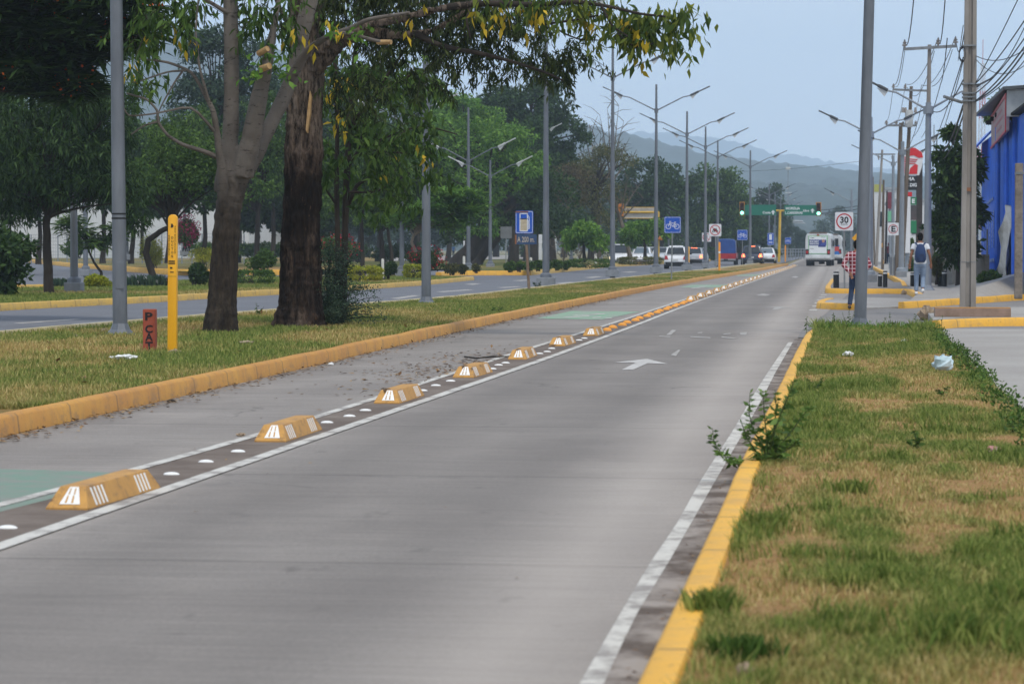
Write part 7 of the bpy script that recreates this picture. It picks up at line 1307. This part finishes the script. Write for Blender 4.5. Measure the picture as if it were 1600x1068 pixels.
# right: commercial buildings far along the kerb
def block(label, x0, x1, y0, Y, depth, mat, name='building', cat='building', wins=0):
    o = thing(name, label, cat, (D(x0, 0, Y).x, Y, 0)); zt = D(0, y0, Y).z; a, b = D(x0, 0, Y).x, D(x1, 0, Y).x; mb = MB(); mb.box(((a + b) / 2, Y + depth / 2, zt / 2), (b - a, depth, zt)); mb.build('wall', mat, o); mb = MB(); mb.box(((a + b) / 2, Y + depth / 2, zt + .12), (b - a + .3, depth + .3, .24)); mb.build('roof', m_tin, o)
    for k in range(wins): mb = MB(); mb.box((a + (k + .5) * (b - a) / wins, Y - .02, zt * .6), ((b - a) / wins * .5, .08, zt * .2)); mb.build('window', m_glass, o)
    return o
block('pale two storey building behind the leaning wooden poles', 1356, 1416, 300, 260, 30, m_ww, wins=4); b1 = block('white building beside the tall billboard pylon', 1394, 1446, 318, 215, 20, m_ww, wins=2)
block('low olive topped shop far down the right kerb', 1352, 1376, 345, 300, 20, M('shop_wall', C('#b7ad8e'), C('#9c9478')), wins=2)
rb = thing('shop_banner', 'stacked red, green and white shop banners beyond the poles', 'banner', tuple(D(1390, 330, 200))); 
for x0, x1, y0, y1, mt in ((1387, 1396, 300, 326, flat('maroon_banner', C('#74303c'))), (1387, 1396, 330, 346, flat('green_white_banner', C('#6fb08a'))), (1366, 1382, 288, 300, flat('olive_banner', C('#a8a85c')))):
    a, b = D(x0, y1, 200), D(x1, y0, 200); mb = MB(); mb.box(((a.x + b.x) / 2, 200, (a.z + b.z) / 2), (b.x - a.x, .1, b.z - a.z)); mb.build('panel', mt, rb)
mb = MB(); mb.tube([D(1391, 300, 200.1), D(1391, 398, 200.1)], .1, 8); mb.build('post', m_steel2, rb)
Yb = 150.0; bb = thing('billboard', 'tall red and white curved billboard on a dark pylon above the shops', 'billboard', (D(1437, 0, Yb).x, Yb, .15)); s = Yb / F
a, b = D(1430, 398, Yb), D(1443, 236, Yb); mb = MB(); mb.box(((a.x + b.x) / 2, Yb + .3, b.z / 2), ((b.x - a.x) * .8, .5, b.z)); mb.build('pylon', M('dark_pylon', C('#29231f'), C('#3c3430'), 3), bb)
def bpoly(nm, pts, mt, dy=0.0, th=.12): 
    q = [D(x, y, Yb) for x, y in pts]; mb = MB(); mb.prism([(v.x, v.z) for v in q], 'y', Yb - dy - th, Yb - dy); return mb.build(nm, mt, bb)
m_bw = flat('billboard_white', C('#d6d8da')); m_br = flat('billboard_red', C('#c9262c'))
bpoly('panel', [(1402, 274), (1402, 240), (1406, 234), (1418, 229), (1430, 231), (1441, 238), (1443, 244), (1440, 262), (1436, 274)], m_bw)
bpoly('red_swoosh', [(1420, 230), (1430, 231.5), (1440, 238), (1442, 246), (1436, 247), (1428, 243), (1418, 244)], m_br, .13, .02); bpoly('red_swoosh', [(1420, 272), (1422, 263), (1430, 256), (1434, 258), (1433, 272)], m_br, .13, .02)
for k in range(8): bpoly('red_stripe', [(1402.5, 246 + k * 3.4), (1417 - k * .3, 245 + k * 3.4), (1417 - k * .3, 246.5 + k * 3.4), (1402.5, 247.5 + k * 3.4)], m_br, .13, .02)
for k in range(3): bpoly('red_stripe', [(1418, 247.5 + k * 3.6), (1434 - k * 2, 249 + k * 3), (1433 - k * 2, 250.3 + k * 3), (1418, 249 + k * 3.6)], m_br, .13, .02)
bpoly('black_panel', [(1412, 297), (1412, 275), (1433, 275), (1433, 297)], m_trim); 
for t, x, y, w_, h_ in (('EMA', 1421.5, 279.5, 15, 5.5), ('ES DIG', 1423, 289, 18, 5.5)): mb = MB(); c = D(x, y, Yb); mb.text(t, w_ * s, h_ * s, (c.x, Yb - .13, c.z), bold=.03); mb.build('lettering', m_sw, bb)
mb = MB(); mb.tube([D(1416, 297, Yb), D(1416, 398, Yb)], .12, 8); mb.build('post', m_steel2, bb)
gc = thing('price_column', 'white and green advertising column under the billboard', 'advertising column', (D(1418, 0, 146).x, 146, .15))
for nm, x0, x1, y0, y1, mt in (('white_panel', 1413, 1422.5, 306, 395, m_bw), ('green_panel', 1422.8, 1432, 308, 320, flat('banner_green', C('#23784f'))), ('dark_panel', 1422.8, 1432, 320.5, 344, M('dark_banner', C('#3a3f3f'), C('#5b4a4c'), 2)), ('green_panel', 1422.8, 1432, 344.5, 364, flat('banner_green', C('#23784f'))), ('red_panel', 1418, 1425, 300, 307, m_br)):
    a, b = D(x0, y1, 146), D(x1, y0, 146); mb = MB(); mb.box(((a.x + b.x) / 2, 146, (a.z + b.z) / 2), (b.x - a.x, .25, b.z - a.z)); mb.build(nm, mt, gc)
mb = MB(); mb.tube([D(1418, 390, 146.2), (D(1418, 0, 146).x, 146.2, .1)], .1, 8); mb.build('post', m_steel2, gc); mb = MB(); c = D(1427.3, 314, 145.8); mb.text('E', .16, .24, tuple(c), bold=.04); mb.build('lettering', m_sw, gc)
cb_ = P(1394.3, 431, .15); o = thing('cabinet', 'grey metal service cabinet at the foot of the parking sign', 'cabinet', tuple(cb_)); s = cb_.y / F; mb = MB(); mb.box((0, .15, 33 * s / 2), (8.5 * s, .3, 33 * s)); mb.build('box', m_steel2, o, bevel=.02, world=False); mb = MB(); mb.box((0, -.005, 16 * s), (6.8 * s, .02, 26 * s)); mb.build('door', m_steel, o, world=False)
# fence posts, white column, block wall behind the tree
o = thing('gate_pillar', 'pale fluted concrete pillar left of the dark tree trunk', 'pillar', tuple(P(1485, 445, .15))); Yp = P(1485, 445, .15).y; mb = MB(); a, b = D(1480, 0, Yp).x, D(1490, 0, Yp).x; zt = D(0, 366, Yp).z
for k in range(4): mb.box((a + (k + .5) * (b - a) / 4, Yp, zt / 2), ((b - a) / 4 * .86, .12, zt))
mb.box(((a + b) / 2, Yp + .06, zt / 2), (b - a, .08, zt)); mb.build('pillar', M('pale_cast_concrete', C('#a8a7a4'), C('#8e8d8a'), 3, .8), o)
for k, (x0, x1, y0) in enumerate(((1455, 1462, 362), (1466, 1473, 370), (1440, 1447, 360))):
    o = thing('fence_pillar', ['grey fence pillar among the dry weeds', 'second grey fence pillar, close to the bollards', 'thin pale pillar by the diamond sign'][k], 'pillar', (D(x0, 0, 104).x, 104, 0)); mb = MB(); zt = D(0, y0, 104).z; mb.box(((D(x0, 0, 104).x + D(x1, 0, 104).x) / 2, 104, zt / 2), ((x1 - x0) * 104 / F, .2, zt)); mb.build('pillar', M('grey_weathered_block', C('#8b8781'), C('#6d6964'), 3, .9), o)
bw = thing('block_wall', 'low grey block wall with a wire fence behind the utility pole', 'wall', (D(1505, 0, 98).x, 98, 0)); a, b = D(1446, 0, 106), D(1545, 0, 92); mb = MB(); zt = 1.25; mb.box(((a.x + b.x) / 2, 99, zt / 2), ((b - a).length * 0 + (Vector((b.x, b.y, 0)) - Vector((a.x, a.y, 0))).length, .15, zt), rz=math.atan2(b.y - a.y, b.x - a.x)); mb.build('wall', M('grey_block_wall', C('#7c7770'), C('#646059'), 4, .9, bump=.5), bw)
for k in range(8): p = a.lerp(b, k / 7); q = MB(); q.tube([(p.x, p.y, 1.2), (p.x, p.y, 2.1)], .03, 6); q.build('fence_post', m_iron, bw)
# blue shutters, sign fascia and metal roof
Bs = thing('shop_building', 'roadside shop with bright blue shutters, dark metal roof and red framed fascia board', 'shop', tuple(Vector((5.65, 82, .2)))); fx = 5.65
def facade_pt(px, py):                    # the point of the street front (plane x = fx) seen at this picture position
    d = ray(px, py); t = fx / d.x; return Vector((fx, d.y * t, CAMZ + d.z * t))
m_shut = M('blue_painted_steel', C('#1f6ee8'), C('#1a5ccc'), 1.4, .45, spec=.4, coat=.2)
def shutter(pa, pb_, z1, n, z0=.1):
    a, b = facade_pt(pa, 400), facade_pt(pb_, 400); mb = MB(); corr(mb, Vector((a.x, a.y, 0)), Vector((b.x, b.y, 0)), z0, z1, n, .07); return mb.build('shutter', m_shut, Bs)
shutter(1535, 1561, 5.6, 14); shutter(1564.5, 1576, 5.6, 6); shutter(1577.5, 1589, 5.6, 5); shutter(1591, 1612, 5.6, 8)
a, b = facade_pt(1534, 400), facade_pt(1625, 400); mb = MB(); mb.box((fx + 4.2, (a.y + b.y) / 2, 2.8), (8.0, abs(a.y - b.y), 5.6)); mb.build('wall', M('dark_recess_wall', C('#2b3a52'), C('#1f2a3d'), 2, .9), Bs)
for px in (1562.7, 1576.7, 1590): c = facade_pt(px, 400); mb = MB(); mb.tube([(fx - .08, c.y, .1), (fx - .08, c.y, 5.7)], .12, 10); mb.build('column', m_shut, Bs, smooth=True)
m_sten = M('worn_white_stencil', C('#b9c8dd'), C('#2f62b0'), 14, .6)
def fmark(nm, pts, w_, h_): 
    mb = MB()
    for x, y in pts: c = facade_pt(x, y); mb.box((fx - .09, c.y, c.z), (.02, w_, h_))
    mb.build(nm, m_sten, Bs)
fmark('upper_stencil_line', [(1539.5 + k * 1.9, 324 - k * 1.7) for k in range(9)], .4, .10); fmark('lower_stencil_line', [(1539.5 + k * 2.1, 408.5 - k * .3) for k in range(9)], .42, .12)
mb = MB()
for k in range(6): c0, c1 = facade_pt(1541 + k * 3, 392 - k), facade_pt(1541 + k * 3, 338 - k * 2); mb.box((fx - .09, c0.y, (c0.z + c1.z) / 2), (.02, .12, abs(c1.z - c0.z)))
mb.build('faded_stencil_block', m_sten, Bs)
def slab(nm, p, q, z0, z1, th, mt, off=0.0):   # upright slab between two ground points
    d = Vector((q[0] - p[0], q[1] - p[1], 0)).normalized(); n_ = Vector((d.y, -d.x, 0)); n_ = n_ if n_.x < 0 else -n_; a = [Vector((*p, 0)) + n_ * off, Vector((*q, 0)) + n_ * off, Vector((*q, 0)) + n_ * (off - th), Vector((*p, 0)) + n_ * (off - th)]
    mb = MB(); mb.prism([(v.x, v.y) for v in a], 'z', z0, z1); return mb.build(nm, mt, Bs)
fp, fq = (5.22, 86), (5.60, 101.2)
slab('fascia_board', fp, fq, 5.17, 6.29, .1, M('faded_pink_board', C('#b09a9c'), C('#968689'), 1.6, .7)); slab('red_frame', fp, (5.224, 86.4), 5.14, 6.32, .03, m_red, .025); slab('red_frame', fp, fq, 5.12, 5.20, .03, m_red, .027); slab('red_frame', fp, fq, 6.24, 6.34, .03, m_red, .027)
for z, y0, y1 in ((6.0, 90, 99), (5.75, 88.5, 97), (5.48, 90, 95)): slab('faded_red_writing', (5.22 + .025 * (y0 - 86), y0), (5.22 + .025 * (y1 - 86), y1), z - .05, z + .05, .01, M('faded_red_writing', C('#a8565c'), C('#a08086'), 6), .008)
mb = MB(); mb.box((5.78, 85.9, 6.02), (1.1, .1, .86)); mb.build('galvanised_panel', m_tin, Bs); mb = MB(); mb.prism([(5.1, 6.42), (14, 7.0), (14, 7.1), (5.1, 6.52)], 'y', 85.6, 103); mb.build('roof', M('dark_metal_roof', C('#3a3d40'), C('#55585a'), 3, .5, .4), Bs)
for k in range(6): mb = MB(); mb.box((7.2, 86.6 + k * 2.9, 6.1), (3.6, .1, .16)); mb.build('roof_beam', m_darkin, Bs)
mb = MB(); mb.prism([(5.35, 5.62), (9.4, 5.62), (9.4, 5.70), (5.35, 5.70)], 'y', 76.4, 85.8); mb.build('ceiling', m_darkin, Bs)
mb = MB(); mb.prism([(4.5, 4.55), (5.75, 5.85), (5.75, 5.95), (4.5, 4.65)], 'y', 103, 108); mb.build('awning', m_shut, Bs)
# white tarpaulin draped at the shutters
tp = thing('tarpaulin', 'grey white tarpaulin hanging at the end of the blue shutters', 'tarpaulin', tuple(facade_pt(1575, 434))); mb = MB(); L_ = [(1587, 320), (1584, 345), (1576, 362), (1577, 385), (1570, 410), (1562, 436)]; R__ = [(1588, 322), (1589, 350), (1589, 370), (1589, 395), (1588, 420), (1586, 431)]; vs = []
for i, ((xa, ya), (xb, yb)) in enumerate(zip(L_, R__)):
    for j in range(6): t = j / 5; p = facade_pt(xa + (xb - xa) * t, ya + (yb - ya) * t); vs.append(p + Vector((-.26 - .1 * math.sin(j * 2.1 + i), 0, 0)))
mb.add(vs, [(i * 6 + j, i * 6 + j + 1, i * 6 + 7 + j, i * 6 + 6 + j) for i in range(5) for j in range(5)]); o = mb.build('sheet', M('dirty_white_tarp', C('#d6d5d0'), C('#b9b7b1'), 3, .7, bump=.5, bscale=6, bdist=.05), tp, smooth=True); so = o.modifiers.new('thickness', 'SOLIDIFY'); so.thickness = .02

# ---------------------------------------------------------------- weeds, litter, small things
def weed(label, px, py, stems, L, asp=.42, Y=None, z=.13, mat=None, name='weed', group=None, nl=26, sr=.006, cat='weed', Lr=1):
    """stems: list of picture polylines relative to nothing (absolute px) starting at the foot"""
    b = P(px, py, z); Y = b.y; o = thing(name, label, cat, tuple(b), group); mb = MB(); vs = []
    for st in stems:
        dy = random.uniform(-.12, .12) * (1 if len(stems) > 2 else .2); pts = [b] + [D(x, y, Y + dy * (i + 1) / len(st)) for i, (x, y) in enumerate(st)]; n = len(pts)
        q = [pts[0].lerp(pts[1], 0)] ; fine = []
        for i in range(n - 1): fine += [pts[i].lerp(pts[i + 1], t) for t in (0, .5)]
        fine.append(pts[-1]); m = len(fine); mb.tube(fine, [sr * (1 - .75 * i / m) for i in range(m)], 5); Q = np.array([v[:] for v in fine]); tt = .12 + .88 * rng.random(nl) ** .8; k = np.linspace(0, 1, m)
        pos = np.stack([np.interp(tt, k, Q[:, i]) for i in range(3)], 1); out = rng.normal(0, 1, (nl, 3)); out[:, 2] = np.abs(out[:, 2]) * .4
        d = leaves(pos, out, 1.0, asp, .15, 0, .3).reshape(-1, 4, 3); sc = (L * (1.15 - .75 * tt * Lr))[:, None, None]; d = pos[:, None, :] + (d - pos[:, None, :]) * sc; vs.append(d.reshape(-1, 3))
    mb.build('stems', M('weed_stem', C('#4c5a2c'), C('#3b4524'), 6), o); leafmesh('leaves', vs, mat or g_mid, o); return o
weed('tall leafy weed sprawling over the yellow kerb', 1200, 724, [[(1198, 685), (1194, 644), (1192, 610)], [(1205, 685), (1223, 638), (1236, 609), (1240, 594)], [(1192, 696), (1177, 673), (1170, 644), (1172, 613)], [(1213, 702), (1237, 673), (1258, 644), (1268, 636)], [(1185, 710), (1168, 685), (1158, 659)], [(1184, 722), (1158, 725), (1136, 722), (1122, 705)], [(1219, 710), (1238, 696), (1251, 685)], [(1208, 685), (1213, 638), (1211, 609)]], .09, nl=54, sr=.007, mat=leafmat('weed_leaves', C('#34501f'), C('#587636'), C('#87a35a'), .3))
weed('broken stalk of the leafy weed bending up over the white line', 1183, 722, [[(1160, 724), (1140, 721), (1126, 706), (1116, 690), (1113, 668)]], .06, nl=50, sr=.006, Lr=.4)
for lab, px, py, st in [('thin upright weed at the corner of the yellow kerb', 1260, 521, [[(1260, 505), (1261, 494)]]), ('weed with broad leaves between the kerb corner and the lamp post', 1302, 517, [[(1302, 506), (1296, 501)], [(1304, 505), (1312, 499)], [(1303, 500), (1302, 488)]]), ('feathery tall weed just left of the lamp post', 1326, 516, [[(1327, 500), (1327, 482)], [(1322, 505), (1316, 488)], [(1330, 504), (1335, 486)]]), ('slender weed right of the lamp post', 1392, 517, [[(1391, 502), (1390, 488)], [(1395, 508), (1400, 500)]]),
                        ('pair of thin weeds at the middle of the verge end', 1376, 515, [[(1380, 504), (1385, 495)], [(1358, 508)]]), ('tall wavy weed at the driveway corner', 1473, 543, [[(1474, 525), (1471, 508), (1473, 492)]]), ('bushy weed along the driveway edge', 1490, 560, [[(1480, 545), (1475, 536)], [(1496, 548), (1500, 538)]]), ('tall thin weed beside the driveway, below the bag', 1522, 578, [[(1523, 562), (1524, 548)], [(1514, 570), (1508, 556)]]), ('small weed before the block wall corner', 1431, 512, [[(1431, 500), (1430, 490)]]),
                        ('low dark broadleaf weed in the middle of the verge', 1432, 702, [[(1424, 692), (1418, 690)], [(1436, 690), (1442, 684)], [(1432, 688), (1428, 672)]]), ('small low weed on the dry patch', 1472, 620, [[(1468, 612), (1462, 610)], [(1476, 610), (1482, 604)]]), ('dark weed at the right frame edge of the verge', 1590, 680, [[(1580, 664), (1574, 655)], [(1592, 660), (1592, 644)], [(1600, 662), (1606, 650)]]), ('low weed behind the tall kerb weed', 1272, 612, [[(1266, 600), (1262, 590)], [(1280, 600), (1284, 590)]])]:
    weed(lab, px, py, st, .055, nl=30, sr=.004)
vs = []
for k in range(330):       # dense ground cover spilling over the driveway edge
    y = random.uniform(11, 44); x = near_right(y) + random.gauss(-.07, .07); n = 16; vs.append(clumpleaves((x, y, .15), (.10, .10, .06), n, .045, .5, -.1))
tag(leafmesh('ground_cover', vs, g_mid), 'dense green ground cover along the driveway edge of the verge', 'ground cover', kind='stuff')
vs = []
for k in range(90): y = 44.2 + random.uniform(-.7, 1.0); x = random.uniform(-.4, 1.6); vs.append(clumpleaves((x, y, .17), (.16, .12, .08), 22, .07, .16, -1.2))
tag(leafmesh('tall_grass', vs, g_light), 'taller green grass at the far end of the verge', 'grass', kind='stuff')
def tuft(label, px, py, w, h, n=260, mat=None):
    b = P(px, py, .13); s = b.y / F; o = None; V = []
    for k in range(n):
        a = b + Vector((random.gauss(0, .28) * w * s, random.gauss(0, .28) * w * s, 0)); hh = h * s * random.uniform(.5, 1.1); an = random.uniform(0, 6.28); ln = Vector((math.cos(an), math.sin(an), 0)) * hh * random.uniform(.1, .6); wd = Vector((-math.sin(an * 3), math.cos(an * 3), 0)) * .0035
        V += [a - wd, a + wd, a + ln * .45 + Vector((0, 0, hh * .7)) + wd * .7, a + ln + Vector((0, 0, hh))]
    o = leafmesh('grass_tuft', [np.array([v[:] for v in V])], mat or m_blade); tag(o, label, 'grass tuft', None)
tuft('dark green grass tuft near the lower right corner', 1500, 1005, 130, 50, 700); tuft('green grass tuft touching the kerb, bottom of the verge', 1160, 1030, 80, 40, 420, g_mid); tuft('grass tuft leaning on the kerb below the leafy weed', 1110, 960, 60, 42, 380); tuft('small green tuft beside the kerb, further up', 1200, 828, 60, 32, 320); tuft('green tuft at the right edge of the verge', 1580, 945, 60, 40, 300); tuft('bright tuft in the middle of the verge', 1380, 905, 60, 26, 220); tuft('tuft next to the dry patch', 1330, 770, 60, 24, 220)
m_bag = M('pale_blue_plastic', C('#a8c2ca'), C('#c2d2d6'), 6, .3, spec=.6); m_paper = flat('white_paper', C('#dcdedd'), .7)
def crumple(label, px, py, w, h, mat, z=.15, cat='litter', name='litter', seed=1):
    b = P(px, py, z); s = b.y / F; mb = MB(); mb.ball((0, 0, h * s * .4), (w * s / 2, w * s * .4, h * s * .55), 14, 8); o = mb.build(name, mat); me = o.data; r = random.Random(seed)
    for v in me.vertices: v.co *= 1 + r.uniform(-.28, .28)
    o.location = b; return tag(o, label, cat)
crumple('pale blue plastic bag lying at the driveway edge', 1474, 577, 34, 22, m_bag, name='plastic_bag', cat='plastic bag'); crumple('red and white crumpled wrapper in the dry grass', 1552, 706, 20, 9, M('red_white_wrapper', C('#c93a44'), C('#dcd5d4'), 14, .5), name='wrapper', seed=2); crumple('small white crumpled litter on the far end of the verge', 1325, 556, 16, 7, m_paper, seed=3); crumple('tiny white scrap near the end of the verge', 1413, 534, 9, 4, m_paper, seed=4)
crumple('white crumpled paper on the median grass, left of the marker post', 194, 561, 44, 7, m_paper, name='paper', seed=5); crumple('flat beige cardboard scrap beside the forked tree', 386, 537, 24, 5, M('cardboard', C('#a89780'), C('#8e7e6a')), seed=6); crumple('small white scrap by the kerb of the median', 517, 571, 9, 5, m_paper, seed=7, z=.0)
m_stone = M('dusty_stone', C('#a3917b'), C('#857461'), 6, .9)
for k, (px, py, w, h, lab) in enumerate([(274, 552, 20, 7, 'flat stone at the foot of the yellow marker post'), (163, 519, 14, 6, 'stone on the grass left of the nearest lamp post'), (118, 528, 7, 5, 'little stone in the dry median patch'), (376, 681, 14, 5, 'flat pebble on the cycle lane'), (1164, 1058, 26, 22, 'round tan stone at the bottom of the verge'), (1447, 500, 26, 20, 'broken brown rubble at the pavement corner'), (1412, 460, 9, 7, 'small rubble by the refuge kerb'), (268, 628, 14, 4, 'dark clod at the kerb foot')]):
    crumple(lab, px, py, w, h, m_stone if k != 7 else bark_d, z=.13 if k < 3 or k == 4 else .0, cat='stone', name='stone', seed=20 + k)
m_litter = leafmat('dry_fallen_leaves', C('#4a3524'), C('#7a5a3a'), C('#a58a5c'), .05)
def scatter_leaves(pts_fn, n, L): 
    V = []
    for k in range(n): x, y = pts_fn(); V.append((x, y, .006 + random.random() * .01))
    V = np.array(V); o = rng.normal(0, 1, (n, 3)); o[:, 2] = .1; return leaves(V, o, L, .5, 0, .85)
def kerbfoot(): y = 20 + 62 * random.random() ** 1.3; return float(interp(MEDR, y)) + abs(random.gauss(0, .16)), y
def lanepile(): y = random.gauss(33.0, 3.2); return float(interp(Lw, y)) - abs(random.gauss(0, .55)), y
def gut(): y = random.uniform(9, 44); return float(interp(NK, y)) - .07 + random.gauss(0, .04), y
def loose(): y = random.uniform(12, 60); return random.uniform(-6.6, -.9), y
tag(leafmesh('leaf_litter', [scatter_leaves(kerbfoot, 1500, .07), scatter_leaves(lanepile, 420, .08), scatter_leaves(gut, 160, .03), scatter_leaves(loose, 110, .03)], m_litter), 'dry fallen leaves gathered along the kerb and the separators', 'fallen leaves', kind='stuff')
vs = []; 
for k in range(140): y = 20 + 40 * random.random(); x = random.uniform(float(interp(MEDL, y)) + .3, float(interp(MEDR, y)) - .2); vs.append((x, y, .17))
V = np.array(vs); tag(leafmesh('fallen_leaves', [leaves(V, rng.normal(0, 1, V.shape), .1, .5, 0, .6)], m_litter), 'scattered brown leaves on the median grass', 'fallen leaves', kind='stuff')
mb = MB(); b = [P(726, 557, .03), P(745, 559.5, .05), P(762, 558, .03), P(780, 557, .03), P(800, 556, .02)]; mb.tube(b, [.012, .014, .012, .01, .006], 6); mb.tube([b[1], b[1] + Vector((.2, .5, .02))], .006, 5); tag(mb.build('fallen_branch', bark_d), 'thin fallen branch lying across the cycle lane', 'branch')
# sapling shoots beside the forked tree
weed('small leafy sapling between the two big trunks', 403, 494, [[(402, 485), (400, 472)], [(406, 486), (412, 480)]], .10, nl=16, sr=.006, z=.13); weed('little weed at the foot of the third lamp post', 838, 449, [[(836, 444), (833, 441)], [(842, 445), (845, 440)]], .13, nl=30, sr=.008, mat=g_blue); weed('weed tuft on the median grass before the fourth lamp', 776, 489, [[(773, 484), (770, 480)], [(780, 484), (784, 480)]], .11, nl=24)
